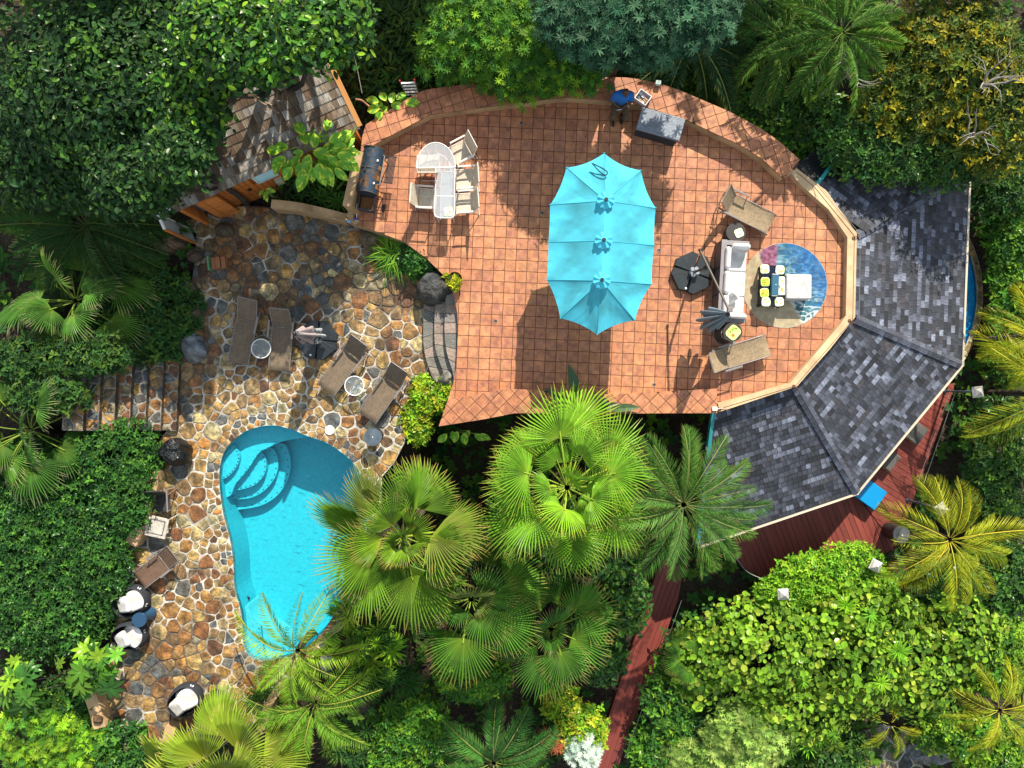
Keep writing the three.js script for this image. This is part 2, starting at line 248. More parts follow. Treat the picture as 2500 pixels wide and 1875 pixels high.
// ---------- pool ----------
const POOLFLOOR = -2.05;
const band = (p, y0, y1) => { const pos = [], uv = []; let d = 0; for (let i = 0; i < p.length; i++) { const [ax, az] = p[i], [bx, bz] = p[(i + 1) % p.length], l = Math.hypot(bx - ax, bz - az); pos.push(ax, y0, az, bx, y0, bz, bx, y1, bz, ax, y0, az, bx, y1, bz, ax, y1, az); uv.push(d, y0, d + l, y0, d + l, y1, d, y0, d + l, y1, d, y1); d += l; } const g = new THREE.BufferGeometry(); g.setAttribute('position', new THREE.Float32BufferAttribute(pos, 3)); g.setAttribute('uv', new THREE.Float32BufferAttribute(uv, 2)); g.computeVertexNormals(); return g; };
{
  const plaster = tex(256, (u, v) => 0.93 + 0.14 * (fbm(u * 24, v * 24, 24, 91, 4) - 0.5)); plaster.repeat.set(0.8, 0.8);
  const paint = std(lin(0.018, 0.46, 0.58), { map: plaster, roughness: 0.6 });
  const basin = struct('pool_basin', [slab(pool, POOLFLOOR - 0.1, POOLFLOOR), band(pool, POOLFLOOR, PATIO + 0.012)], paint);
  const z8 = (pts) => pts.map(([a, b]) => [500 + a / 2.5525, 1000 + b / 2.5525]);
  const lv = [WATER - 0.16, WATER - 0.32, WATER - 0.55, WATER - 0.78, WATER - 1.0];
  const shapes = [
    [[175, 215], [200, 245], [216, 285], [212, 325], [185, 375], [150, 412], [115, 432], [92, 420], [92, 300], [130, 230]],
    [[660, 150], [620, 176], [555, 184], [490, 197], [440, 213], [395, 237], [345, 262], [315, 300], [280, 355], [235, 412], [190, 465], [158, 535], [98, 545], [85, 380], [130, 240], [240, 130], [330, 95], [440, 85], [560, 110]],
    [[345, 262], [375, 295], [382, 335], [376, 390], [345, 440], [300, 475], [250, 492], [182, 500], [230, 400], [300, 300]],
    [[415, 240], [445, 275], [457, 335], [445, 405], [405, 470], [350, 520], [285, 550], [210, 558], [150, 548], [230, 420], [330, 270]],
    [[490, 212], [522, 260], [534, 330], [528, 400], [495, 480], [440, 545], [370, 590], [290, 612], [170, 618], [120, 560], [240, 400], [400, 240]],
  ];
  shapes.forEach((s, i) => {
    const y = lv[i], sm = smooth(poly(z8(s), y), 5), lip = std(lin(0.026, 0.5, 0.62), { map: plaster, roughness: 0.6 });
    part('pool_step', slab(sm.map((p) => p), POOLFLOOR - 0.02 - i * 0.003, y), lip, basin);
    const dots = [[7], [11], [7], [8], [9]][i][0], c = new THREE.CatmullRomCurve3(sm.slice(0, Math.round(sm.length * [0.62, 0.66, 0.72, 0.72, 0.72][i])).map(([x, z]) => new V3(x, y + 0.004, z)));
    let cx = 0, cz = 0; for (const [x, z] of sm) { cx += x / sm.length; cz += z / sm.length; }
    part('grip_tile', c.getSpacedPoints(dots * 1.6 | 0).map((p) => cyl(0.021, 0.021, 0.006, p.x + (cx - p.x) * 0.1, y - 0.002, p.z + (cz - p.z) * 0.1, 8)), std(lin(0.004, 0.03, 0.09), { roughness: 0.5 }), basin).userData.kind = 'stuff';
  });
  part('corner_bench', slab(smooth(poly(z8([[262, 1215], [290, 1275], [330, 1325], [390, 1365], [470, 1420], [520, 1500], [500, 1560], [370, 1580], [260, 1550], [225, 1470], [228, 1300]]), WATER - 0.25), 4), POOLFLOOR - 0.04, WATER - 0.25), std(lin(0.07, 0.53, 0.62), { map: plaster, roughness: 0.6 }), basin);
  const drain = W(605, 1461, WATER - 0.6); part('inlet', [ring(0.05, 0.018, drain.x, drain.y, drain.z), cyl(0.045, 0.045, 0.03, drain.x, drain.y - 0.02, drain.z)], M.black, basin);
  const ripple = tex(512, (u, v) => { const a = fbm(u * 10 + fbm(u * 6, v * 6, 6, 7, 3), v * 14, 14, 5, 4); return 1 - Math.abs(a - 0.5) * 3.2; }, false);
  const sh = new THREE.ShapeGeometry(new THREE.Shape(pool.map(([x, z]) => new THREE.Vector2(x, -z)))).rotateX(-PI / 2).translate(0, WATER, 0);
  struct('pool_water', sh, phy(lin(0.72, 0.96, 0.99), { transmission: 1, thickness: 0, roughness: 0.03, ior: 1.33, bumpMap: rep(ripple, 0.35), bumpScale: 0.035 }));
}

// ---------- stone patio: irregular flagstones in pale mortar ----------
const patioPx = [[869, 540], [905, 552], [990, 582], [1052, 630], [1098, 677], [1120, 715], [1120, 940], [1062, 962], [1003, 1000], [988, 1080], [962, 1130], [932, 1165], [928, 1300], [914, 1400], [880, 1465], [838, 1530], [792, 1578], [745, 1625], [690, 1680], [640, 1730], [618, 1768], [560, 1810], [470, 1875], [440, 1930], [255, 1930], [262, 1780], [222, 1700], [250, 1640], [275, 1560], [285, 1480], [300, 1400], [318, 1330], [345, 1240], [362, 1165], [385, 1080], [425, 1030], [438, 900], [455, 780], [475, 640], [480, 570], [455, 540], [520, 515], [585, 502], [650, 505], [720, 522], [800, 533]];
const patio = poly(patioPx, PATIO);
const toEdge = (x, z, p) => { let m = 1e9; for (let i = 0; i < p.length; i++) { const [ax, az] = p[i], [bx, bz] = p[(i + 1) % p.length], dx = bx - ax, dz = bz - az, t = clamp(((x - ax) * dx + (z - az) * dz) / (dx * dx + dz * dz), 0, 1); m = Math.min(m, Math.hypot(x - ax - t * dx, z - az - t * dz)); } return m; };
function voronoi(pts, reach) {       // pts: [x, z, ghost]; the cell of each that is no ghost
  return pts.map(([x, z, ghost], i) => {
    if (ghost) return null; let c = [[x - reach, z - reach], [x + reach, z - reach], [x + reach, z + reach], [x - reach, z + reach]];
    const near = pts.map((q, j) => [Math.hypot(q[0] - x, q[1] - z), j]).filter(([d, j]) => j !== i && d < reach * 2).sort((a, b) => a[0] - b[0]);
    for (const [d, j] of near) { const q = pts[j], tt = clamp(0.5 + ((pts[i][3] || 0.17) ** 2 - (q[3] || 0.17) ** 2) / (2 * d * d), 0.15, 0.85), mx = lerp(x, q[0], tt), mz = lerp(z, q[1], tt), nx = (q[0] - x) / d, nz = (q[1] - z) / d, out = []; for (let k = 0; k < c.length; k++) { const a = c[k], b = c[(k + 1) % c.length], sa = (a[0] - mx) * nx + (a[1] - mz) * nz, sb = (b[0] - mx) * nx + (b[1] - mz) * nz; if (sa <= 0) out.push(a); if ((sa <= 0) !== (sb <= 0)) { const t = sa / (sa - sb); out.push([a[0] + (b[0] - a[0]) * t, a[1] + (b[1] - a[1]) * t]); } } c = out; }
    return c;
  });
}
const stoneTones = [[0.4, 0.2, 0.055], [0.46, 0.28, 0.09], [0.27, 0.11, 0.032], [0.54, 0.36, 0.13], [0.17, 0.065, 0.024], [0.34, 0.21, 0.085], [0.53, 0.24, 0.05], [0.15, 0.155, 0.15], [0.3, 0.25, 0.15], [0.6, 0.45, 0.22], [0.42, 0.29, 0.12], [0.22, 0.13, 0.055], [0.1, 0.11, 0.115], [0.5, 0.38, 0.19], [0.52, 0.31, 0.09], [0.34, 0.15, 0.04], [0.46, 0.25, 0.08], [0.38, 0.24, 0.1]].map(([r, g, b]) => lin(Math.min(0.62, r * 1.06 + 0.02), g * 1.14 + 0.015, b * 1.2 + 0.01));
const stoneMap = tex(512, (u, v) => { const n = fbm(u * 10, v * 10, 10, 201, 6), m = fbm(u * 40, v * 40, 40, 203, 3), r = 1 - Math.abs(fbm(u * 7, v * 7, 7, 207, 4) - 0.5) * 4; const k = 0.42 + 0.75 * (n - 0.25) + 0.2 * (m - 0.5) - 0.12 * clamp(r, 0, 1); const h = fbm(u * 5, v * 5, 5, 211, 3); return [k * (1 + 0.25 * (h - 0.5)), k, k * (1 - 0.3 * (h - 0.5))].map((x) => x + 0.12); });
const stoneLook = { map: rep(stoneMap, 0.7), roughness: 0.6, bumpMap: rep(stoneMap, 0.7), bumpScale: 0.02 };
const stoneMats = stoneTones.map((c) => std(c, stoneLook)), stoneMixed = vcol(stoneLook.map, { roughness: 0.6, bumpMap: stoneLook.bumpMap, bumpScale: 0.02 });
const patioFloorRef = {};
const shrink = (c, gap, jitter) => {       // a cell made smaller, its corners moved and cut: a flagstone
  let cx = 0, cz = 0; for (const [x, z] of c) { cx += x / c.length; cz += z / c.length; }
  let p = c.map(([x, z]) => { const d = Math.hypot(x - cx, z - cz) || 1, k = Math.max(0.4, 1 - gap * rr(0.5, 2.1) / d); return [cx + (x - cx) * k + rr(-1, 1) * jitter, cz + (z - cz) * k + rr(-1, 1) * jitter]; });
  const q = []; p.forEach((a, i) => { const b = p[(i + 1) % p.length]; if (Math.hypot(a[0] - b[0], a[1] - b[1]) < 0.03) { q.push([(a[0] + b[0]) / 2, (a[1] + b[1]) / 2]); return; } const t = rr(0.05, 0.2); q.push([lerp(a[0], b[0], t), lerp(a[1], b[1], t)], [lerp(b[0], a[0], t), lerp(b[1], a[1], t)]); });
  return q;
};
// dark blotches on stones and joints below the shed and along the garden side
const blotchAt = (x, z) => { const e = Math.min(Math.hypot((x + 6.1) / 3.6, (z + 3.9) / 2.1), Math.hypot((x + 10) / 1.3, (z + 2.2) / 3), Math.hypot((x + 10) / 1.8, (z - 9.2) / 2)), m = clamp((1.25 - e) * 2, 0, 1); return clamp((fbm(x * 1.1 + 60, z * 1.1 + 60, 512, 19, 5) - 0.62 + 0.3 * m) * 7, 0, 1); };
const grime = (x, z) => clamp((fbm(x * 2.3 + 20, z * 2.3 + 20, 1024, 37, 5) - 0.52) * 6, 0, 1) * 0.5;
const blotchMap = (() => { const t = tex(1024, (u, v) => { const x = u * 12 - 13, z = 12 - v * 18, s = Math.max(blotchAt(x, z), grime(x, z)), g = 0.82 + 0.3 * (fbm(x * 14 + 300, z * 14 + 300, 4096, 29, 4) - 0.5); return [lerp(0.83, 0.4, s) * g, lerp(0.815, 0.36, s) * g, lerp(0.78, 0.32, s) * g]; }); t.repeat.set(1 / 12, 1 / 18); t.offset.set(13 / 12, 12 / 18); return t; })();
function layStones(parent, cells, y, most, rank, gap = 0.03) {
  const list = cells.filter((c) => c && c.length > 2 && Math.abs(areaOf(c)) > 0.004).map((c) => { let cx = 0, cz = 0; for (const [x, z] of c) { cx += x / c.length; cz += z / c.length; } const a = Math.abs(areaOf(c)); return { c, cx, cz, a, k: rank(cx, cz, a) }; }).sort((a, b) => a.k - b.k), rest = [];
  list.forEach(({ c, cx, cz, a }, n) => {
    const small = a < 0.05, q = shrink(c, small ? gap * 0.55 : gap, small ? 0.006 : 0.022), up = small ? rr(0.006, 0.014) : rr(0.012, 0.032), t = R() < (parent === patioFloorRef.o ? 0.62 * blotchAt(cx, cz) : parent.name === 'stair_tread' || parent.name === 'landing' ? 0.6 : 0) ? pick([2, 4, 11, 12, 5, 15, 7]) : Math.floor(R() * stoneTones.length), o = { u0: R() * 9, v0: R() * 9, dome: rr(0, 0.008), tilt: [rr(-0.02, 0.02), rr(-0.02, 0.02)] };
    if (n < most) part('flagstone', chip(q, y - 0.03, y + up, small ? 0.008 : 0.016, o), stoneMats[t], parent);
    else rest.push(tinted(chip(q, y - 0.03, y + up, small ? 0.008 : 0.016, o), stoneTones[t]));
  });
  if (rest.length) part('flagstone_field', rest, stoneMixed, parent).userData.kind = 'stuff';
}
const patioFloor = struct('patio', slab(patio, PATIO - 0.16, PATIO, [pool]), std(0xffffff, { map: blotchMap, roughness: 0.95, bumpMap: rep(bumpy, 1.2), bumpScale: 0.02 }));
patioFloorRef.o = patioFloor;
{
  R = rngOf(77); const pts = [];
  const ringAt = (d, step, ghost) => { let acc = 0; for (let i = 0; i < pool.length; i++) { const [ax, az] = pool[i], [bx, bz] = pool[(i + 1) % pool.length], l = Math.hypot(bx - ax, bz - az), sg = areaOf(pool) > 0 ? 1 : -1; acc += l; while (acc > step) { acc -= step; const t = R(), j = ghost ? 0 : rr(-0.025, 0.025); pts.push([lerp(ax, bx, t) + sg * (bz - az) / l * (d + j), lerp(az, bz, t) - sg * (bx - ax) / l * (d + j), ghost, 0.1]); } } };
  ringAt(0.085, 0.2, false); ringAt(-0.085, 0.1, true); ringAt(0.26, 0.24, false);
  const free = (x, z) => inside(x, z, patio) && !inside(x, z, pool) && toEdge(x, z, pool) > 0.42;
  for (const [r0, r1, tries] of [[0.21, 0.27, 260], [0.15, 0.21, 2600], [0.115, 0.15, 12000], [0.07, 0.1, 14000]]) for (let t = 0; t < tries; t++) { const x = rr(-12.4, -1), z = rr(-5.6, 12), r = rr(r0, r1); if (free(x, z) && toEdge(x, z, pool) > 0.32 + r * 0.5 && !pts.some((q) => !q[2] && Math.abs(q[0] - x) < 0.7 && Math.hypot(q[0] - x, q[1] - z) < (r + (q[3] || 0.1)) * 0.94)) pts.push([x, z, false, r]); }
  const cells = voronoi(pts, 0.62).map((c) => c && c.length > 2 ? (c.every(([x, z]) => inside(x, z, patio)) ? c : clip(patio, c)) : null);
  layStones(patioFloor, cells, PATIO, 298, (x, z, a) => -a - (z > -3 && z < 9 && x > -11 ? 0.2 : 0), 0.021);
}

// ---------- stone stairs going down to the west ----------
{
  R = rngOf(78);
  const st = new THREE.Group(); st.name = 'stone_stairs'; st.userData.kind = 'structure'; scene.add(st); const shadedMortar = std(lin(0.34, 0.32, 0.29), { map: rep(grit, 0.6), roughness: 0.95 }), riserStone = std(lin(0.12, 0.095, 0.07), { map: rep(stoneMap, 0.8), roughness: 0.85, bumpMap: rep(stoneMap, 0.8), bumpScale: 0.04 });  // mortar darkened, and dark stones favoured, in place of the shade on these stairs
  for (let k = 0; k < 7; k++) {
    const y = PATIO + 0.16 * (k + 1), x1 = 432 - k * 38, a = poly([[x1 - 44, 868 + (k > 3 ? 14 : 0)], [x1 + 6, 880], [x1 - 2, 1052], [x1 - 52, 1050]], y);
    const step = part('stair_tread', slab(a, PATIO - 0.4, y - 0.012), riserStone, st), pts = []; part('mortar_bed', slab(a.map(([x, z]) => [x - 0.012, z]), y - 0.012, y), shadedMortar, step); for (let t = 0; t < 500; t++) { const x = rr(a[3][0], a[1][0]), z = rr(a[0][1], a[2][1]); if (inside(x, z, a) && !pts.some((q) => Math.hypot(q[0] - x, q[1] - z) < 0.24)) pts.push([x, z]); }
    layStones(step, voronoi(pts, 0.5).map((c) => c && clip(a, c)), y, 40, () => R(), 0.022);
  }
  { const y = PATIO + 0.16 * 8, a = poly([[-60, 868], [172, 872], [168, 960], [-60, 945]], y), l = part('landing', slab(a, y - 1.6, y), shadedMortar, st), pts = []; for (let t = 0; t < 1500; t++) { const x = rr(a[0][0], a[1][0]), z = rr(a[0][1], a[2][1]); if (inside(x, z, a) && !pts.some((q) => Math.hypot(q[0] - x, q[1] - z) < 0.42)) pts.push([x, z]); } layStones(l, voronoi(pts, 0.7).map((c) => c && clip(a, c)), y, 60, () => R(), 0.03); }
}

// ---------- cream garden walls ----------
const wallLine = (name, label, pts, y, thick, y0, mat = M.cream) => { const c = pts.map(([a, b]) => W(a, b, y)), l = [], r = []; c.forEach((p, i) => { const a = c[Math.max(0, i - 1)], b = c[Math.min(c.length - 1, i + 1)], dx = b.x - a.x, dz = b.z - a.z, d = Math.hypot(dx, dz), h = thick / 2; l.push([p.x - dz / d * h, p.z + dx / d * h]); r.push([p.x + dz / d * h, p.z - dx / d * h]); }); const P = [...smooth(l, 5, false), ...smooth(r.reverse(), 5, false)]; return single(name, slab(P, y0, y), mat, label, 'wall'); };
wallLine('garden_wall', 'low curved cream wall between the stone patio and the shaded bed', [[662, 497], [720, 503], [790, 518], [845, 532]], -0.06, 0.24, -1.1);
wallLine('garden_wall', 'curved cream retaining wall along the clipped hedge', [[370, 1150], [369, 1185], [355, 1240], [337, 1290], [318, 1330]], -0.25, 0.36, -1.5);
wallLine('garden_wall', 'short cream wall beside the flagstones under glossy leaves', [[208, 1672], [228, 1722], [243, 1778]], -0.25, 0.36, -1.5);
wallLine('garden_wall', 'cream wall end below the white cushioned tub chair', [[416, 1775], [405, 1830], [398, 1900]], -0.3, 0.3, -1.5);
wallLine('garden_wall', 'thin cream wall curving past the foot of the pool beside the fan palms', [[690, 1670], [655, 1720], [640, 1770], [600, 1830]], -0.35, 0.22, -1.5);
{ // taller wall behind the barrel grill, with a stepped end
  const t = thing('rendered_wall', 'tall cream rendered wall behind the rusty barrel grill', 'wall');
  part('wall', slab(poly([[866, 366], [887, 371], [857, 505], [836, 501]], 1.1), -1.2, 1.1), M.cream, t);
  part('plinth', slab(poly([[884, 372], [900, 362], [880, 380], [861, 536], [846, 528]], 0.2), -1.1, 0.2), M.cream, t);
  part('pad', slab(poly([[840, 535], [868, 548], [880, 540], [862, 528]], 0.02), -1, 0.02), M.cream, t);
}

// ---------- shingled roofs ----------
const slateTones = [[0.022, 0.024, 0.03], [0.05, 0.054, 0.064], [0.08, 0.086, 0.102], [0.12, 0.128, 0.15], [0.05, 0.055, 0.068], [0.19, 0.2, 0.235], [0.1, 0.106, 0.126], [0.08, 0.074, 0.078], [0.3, 0.32, 0.36], [0.06, 0.066, 0.082], [0.03, 0.034, 0.044]].map(([r, g, b]) => lin(r * 0.8, g * 0.86, b * 1.04));
const cedarTones = [[0.2, 0.14, 0.09], [0.3, 0.24, 0.18], [0.38, 0.34, 0.29], [0.25, 0.18, 0.12], [0.33, 0.3, 0.27], [0.16, 0.1, 0.06], [0.44, 0.41, 0.37]].map((c) => lin(...c));
const shingleMap = tex(256, (u, v) => { const n = fbm(u * 40, v * 5, 40, 301, 4), m = fbm(u * 5, v * 5, 5, 303, 4), k = 0.5 + 0.5 * n + 0.35 * (m - 0.4); return [k, k, k]; });
function courses(field, A, B, C, D, { exposure, width, tones, mats, mixed, most, thick = 0.022, wild = 0.3, runs = 0.3 }) {
  // A, B: ends of the upper edge; D, C: ends of the eave
  let e = C.clone().sub(D).normalize(); const up = A.clone().add(B).sub(C).sub(D).normalize(); let s = up.clone().addScaledVector(e, -up.dot(e)).normalize(), n = e.clone().cross(s);
  if (n.y < 0) { [A, B, C, D] = [B, A, D, C]; e.negate(); n.negate(); }
  const L = Math.min(A.clone().sub(D).dot(s), B.clone().sub(C).dot(s)), Lx = Math.max(A.clone().sub(D).dot(s), B.clone().sub(C).dot(s)), a0 = 0, a1 = C.clone().sub(D).dot(e), b0 = A.clone().sub(D).dot(e), b1 = B.clone().sub(D).dot(e);
  const len = exposure * 1.5, geo = [0, 1, 2, 3].map((k) => { const g = new THREE.BoxGeometry(1, thick, 1); const uv = g.attributes.uv; for (let i = 0; i < uv.count; i++) uv.setXY(i, uv.getX(i) * 0.16 + k * 0.23, uv.getY(i) * 0.25 + k * 0.31); return g; }), rest = [], list = [];
  const Ls = A.clone().sub(D).dot(s), Rs = B.clone().sub(C).dot(s);
  for (let j = 0; j * exposure < (Ls + Rs) / 2 + exposure * 0.3; j++) {
    const t = j * exposure, x0 = lerp(a0, b0, t / Ls), x1 = lerp(a1, b1, t / Rs); let x = x0 - rr(0, width * 0.5), tone = pick(tones.keys ? [...tones.keys()] : []);
    while (x < x1) { const w = width * rr(0.75, 1.3); if (R() > runs) tone = Math.floor(R() * tones.length); const l = Math.max(x, x0 - 0.05), r = Math.min(x + w, x1 + 0.05); if (r - l > 0.04) list.push({ c: (l + r) / 2, w: r - l - 0.006, t: t + len / 2 - exposure * 0.25 + rr(-0.5, 0.5) * exposure * 0.12 * wild, tone }); x += w; }
  }
  const tilt = 0.075, q = new THREE.Matrix4();
  const pickN = new Set(); { const order = list.map((_, i) => i).sort((a, b) => hash(a, 3, 8) - hash(b, 3, 8)); order.slice(0, most).forEach((i) => pickN.add(i)); }
  list.forEach((k, i) => {
    const ee = e.clone(), zz = s.clone().negate().addScaledVector(n, tilt).normalize(), nn = zz.clone().cross(ee).normalize();
    const c = D.clone().addScaledVector(e, k.c).addScaledVector(s, k.t).addScaledVector(n, thick * 0.6 + rr(0, 0.006));
    q.makeBasis(ee.multiplyScalar(k.w), nn, zz.multiplyScalar(len)).setPosition(c);
    if (pickN.has(i)) { const m = part('shingle', pick(geo), mats[k.tone], field); m.applyMatrix4(q); } else rest.push(tinted(clean(pick(geo).clone()).applyMatrix4(q), tones[k.tone]));
  });
  if (rest.length) part('shingle_field', rest, mixed, field).userData.kind = 'stuff';
}
const deckingBelow = (A, B, C, D, drop) => { const g = new THREE.BufferGeometry(), p = [A, B, C, D].map((v) => v.clone().setY(v.y - drop)); g.setAttribute('position', new THREE.Float32BufferAttribute([p[0], p[2], p[1], p[0], p[3], p[2]].flatMap((v) => v.toArray()), 3)); g.computeVertexNormals(); return g; };
{
  R = rngOf(301);
  const slateLook = { map: rep(shingleMap, 1), roughness: 0.75, bumpMap: rep(shingleMap, 1), bumpScale: 0.006 }, slateMats = slateTones.map((c) => std(c, slateLook)), mixed = vcol(slateLook.map, { roughness: 0.75 });
  const house = thing('house', 'house under the tiled terrace with a dark slate shingle skirt roof', 'house');
  const T = -0.12, E = -1.35;
  part('wall', slab(poly([[1760, 1010], [1950, 950], [2070, 800], [2075, 570], [2010, 480], [1940, 430], [1700, 600], [1650, 900]], -0.1), DECK - 0.3, -0.25), M.cream, house);
  const a0 = W(1948, 402, T), a1 = W(2094, 573, T), a2 = W(2090, 780, T), a3 = W(1943, 948, T), a4 = W(1742, 1010, T);
  const e0 = W(2135, 262, E), e1 = W(2360, 425, E), e2 = W(2342, 890, E), e3 = W(2088, 1199, E), e4 = W(1700, 1330, E);
  const opt = { exposure: 0.165, width: 0.145, tones: slateTones, mats: slateMats, mixed };
  [[a0, a1, e1, e0, 30], [a1, a2, e2, e1, 120], [a2, a3, e3, e2, 85], [a3, a4, e4, e3, 60]].forEach(([A, B, C, D, most]) => {
    const f = part('roof_plane', deckingBelow(A, B, C, D, 0.02), M.black, house); courses(f, A, B, C, D, { ...opt, most, ...(A === a1 ? { exposure: 0.15, width: 0.21, runs: 0.1 } : {}) });
  });
  const fascia = [[e0, e1], [e1, e2], [e2, e3], [e3, e4]].map(([p, q]) => { const d = q.clone().sub(p), l = d.length(), g = new THREE.BoxGeometry(l + 0.05, 0.18, 0.06); g.rotateY(-Math.atan2(d.z, d.x)); const m = p.clone().add(q).multiplyScalar(0.5), o = new V3(m.x, 0, m.z + 0.0).sub(new V3(4, 0, 0)).normalize(); return g.translate(m.x + o.x * 0.1, m.y - 0.05, m.z + o.z * 0.1); });
  fascia.forEach((g) => part('fascia', g, std(lin(0.68, 0.62, 0.5), { roughness: 0.7, map: rep(mottle, 1) }), house));
  // hip caps: overlapping saddles along each hip
  [[a1, e1], [a2, e2], [a3, e3]].forEach(([p, q]) => {
    const d = q.clone().sub(p), l = d.length(); d.normalize(); const side = new V3(-d.z, 0, d.x).normalize(), nn = side.clone().cross(d).normalize(); if (nn.y < 0) nn.negate();
    for (let t = 0.05; t < l; t += 0.17) [-1, 1].forEach((sg) => { const g = new THREE.BoxGeometry(0.15, 0.02, 0.24); const m = new THREE.Matrix4(), sx = side.clone().multiplyScalar(sg).addScaledVector(nn, -0.34).normalize(), nz = d.clone().addScaledVector(nn, 0.05).normalize(), ny = nz.clone().cross(sx).normalize(); m.makeBasis(sx, ny, nz).setPosition(p.clone().addScaledVector(d, t).addScaledVector(nn, 0.085 + rr(0, 0.006)).addScaledVector(sx, 0.063)); part('hip_cap', g, pick([slateMats[2], slateMats[3], slateMats[5], slateMats[6], slateMats[3]]), house).applyMatrix4(m); });
  });
  // turquoise barge boards at both open ends
  const cyan = std(lin(0.03, 0.4, 0.46), { roughness: 0.55, map: rep(woodgrain, 0.6) });
  [[W(1990, 455, T + 0.1), W(2068, 350, -0.55)], [W(1740, 1006, T + 0.05), W(1722, 1150, -0.75)], [W(1722, 1150, -0.75), W(1703, 1325, E)]].forEach(([p, q]) => { const d = q.clone().sub(p), l = d.length(), g = new THREE.BoxGeometry(l, 0.2, 0.09), m = new THREE.Matrix4(); d.normalize(); const sd = new V3(-d.z, 0, d.x).normalize(), uu = sd.clone().cross(d); if (uu.y < 0) uu.negate(); m.makeBasis(d, uu, d.clone().cross(uu)).setPosition(p.clone().add(q).multiplyScalar(0.5)); part('barge_board', g.applyMatrix4(m), cyan, house); });
  // wires along the upper roof edge
  part('guard_wire', [bar(W(2100, 571, 0.25), W(2098, 776, 0.25), 0.006, 5), bar(W(1990, 440, 0.25), W(2100, 571, 0.25), 0.006, 5)], M.wire, house);
}

// ---------- red timber deck, boardwalk ----------
const redTones = [[0.21, 0.04, 0.03], [0.23, 0.045, 0.033], [0.19, 0.036, 0.028], [0.25, 0.052, 0.038]].map((c) => lin(...c));
const redMats = redTones.map((c) => std(c, { map: rep(woodgrain, 0.8), roughness: 0.65 }));
function boards(parent, region, dir, width, y, gap = 0.012) {
  const n = [-dir[1], dir[0]]; let lo = 1e9, hi = -1e9; for (const [x, z] of region) { const k = x * n[0] + z * n[1]; lo = Math.min(lo, k); hi = Math.max(hi, k); }
  for (let k = lo; k < hi; k += width) { const c = (a, b) => [n[0] * a + dir[0] * b, n[1] * a + dir[1] * b], cell = [c(k + gap / 2, -60), c(k + width - gap / 2, -60), c(k + width - gap / 2, 60), c(k + gap / 2, 60)], p = clip(region, cell); if (p.length > 2 && Math.abs(areaOf(p)) > 0.01) { const g = chip(p, y - 0.03, y + rr(-0.002, 0.002), 0.005); const pos = g.attributes.position, uv = g.attributes.uv, o = R() * 9; for (let i = 0; i < pos.count; i++) { const x = pos.getX(i), z = pos.getZ(i); uv.setXY(i, (x * dir[0] + z * dir[1]) * 0.4 + o, (x * n[0] + z * n[1]) + o); } part('deck_board', g, pick(redMats), parent); } }
}
{
  R = rngOf(401); const under = redMats[0];
  const west = poly([[1790, 1230], [2087, 1195], [2095, 1215], [2185, 1335], [2140, 1370], [1905, 1420], [1860, 1420], [1790, 1362]], DECK), east = poly([[2089, 1194], [2270, 900], [2330, 938], [2328, 952], [2206, 1285], [2186, 1334], [2097, 1213]], DECK);
  const d = struct('timber_deck', [slab(west, DECK - 0.3, DECK - 0.03), slab(east, DECK - 0.3, DECK - 0.03)], under);
  boards(d, west, [0.36, 0.933], 0.185, DECK); boards(d, east, [0.855, 0.518], 0.185, DECK);
  const w = poly([[1613, 1370], [1668, 1385], [1656, 1462], [1510, 1868], [1490, 1930], [1420, 1930], [1460, 1826]], DECK);
  const b = struct('boardwalk', slab(w, DECK - 0.25, DECK - 0.03), under); boards(b, w, [-0.335, 0.942], 0.163, DECK);
}
// ---------- crescent pool under the eave ----------
{
  const arc = (r, y, a0 = -0.62, a1 = 0.62) => { const c = W(2092, 719, y), k = (H - y) / F, o = []; for (let i = 0; i <= 30; i++) { const a = lerp(a0, a1, i / 30); o.push([c.x + Math.cos(a) * r * k, c.z + Math.sin(a) * r * k]); } return o; };
  const y = DECK + 0.15, inner = arc(293, y), outer = arc(308, y), cop = struct('pool_coping', slab([...outer, ...inner.slice().reverse()], DECK - 1.2, y), M.mortar);
  R = rngOf(420); const bo = arc(306.5, y, -0.6, 0.6), bi = arc(294.5, y, -0.6, 0.6); for (let i = 0; i < 28; i++) part('coping_stone', chip([bi[i + 1], bo[i + 1], bo[i], bi[i]].map(([x, z]) => [x + rr(-0.015, 0.015), z + rr(-0.015, 0.015)]), y - 0.02, y + 0.015, 0.014, { u0: R() * 8, v0: R() * 8 }), pick([stoneMats[3], stoneMats[9], stoneMats[13]]), cop);
  const mosaic = tex(256, (u, v) => { const i = Math.floor(u * 32), j = Math.floor(v * 32), k = 0.75 + 0.35 * hash(i, j, 5), e = (u * 32 % 1 < 0.1 || v * 32 % 1 < 0.1) ? 1.25 : 1; return [0.1 * k * e, 0.6 * k * e, 0.84 * k * e]; });
  const c = W(2200, 719, y); struct('lap_pool_basin', [slab([...inner, [c.x, inner[inner.length - 1][1]], [c.x, inner[0][1]]], DECK - 0.3, DECK + 0.02), band([...inner], DECK + 0.02, y)], std(0xffffff, { map: rep(mosaic, 1), roughness: 0.5 }));
  struct('lap_pool_water', slab([...inner, [c.x, inner[inner.length - 1][1]], [c.x, inner[0][1]]], DECK + 0.09, DECK + 0.11), phy(lin(0.8, 0.96, 0.99), { transmission: 1, thickness: 0, roughness: 0.03, ior: 1.33 }));
}

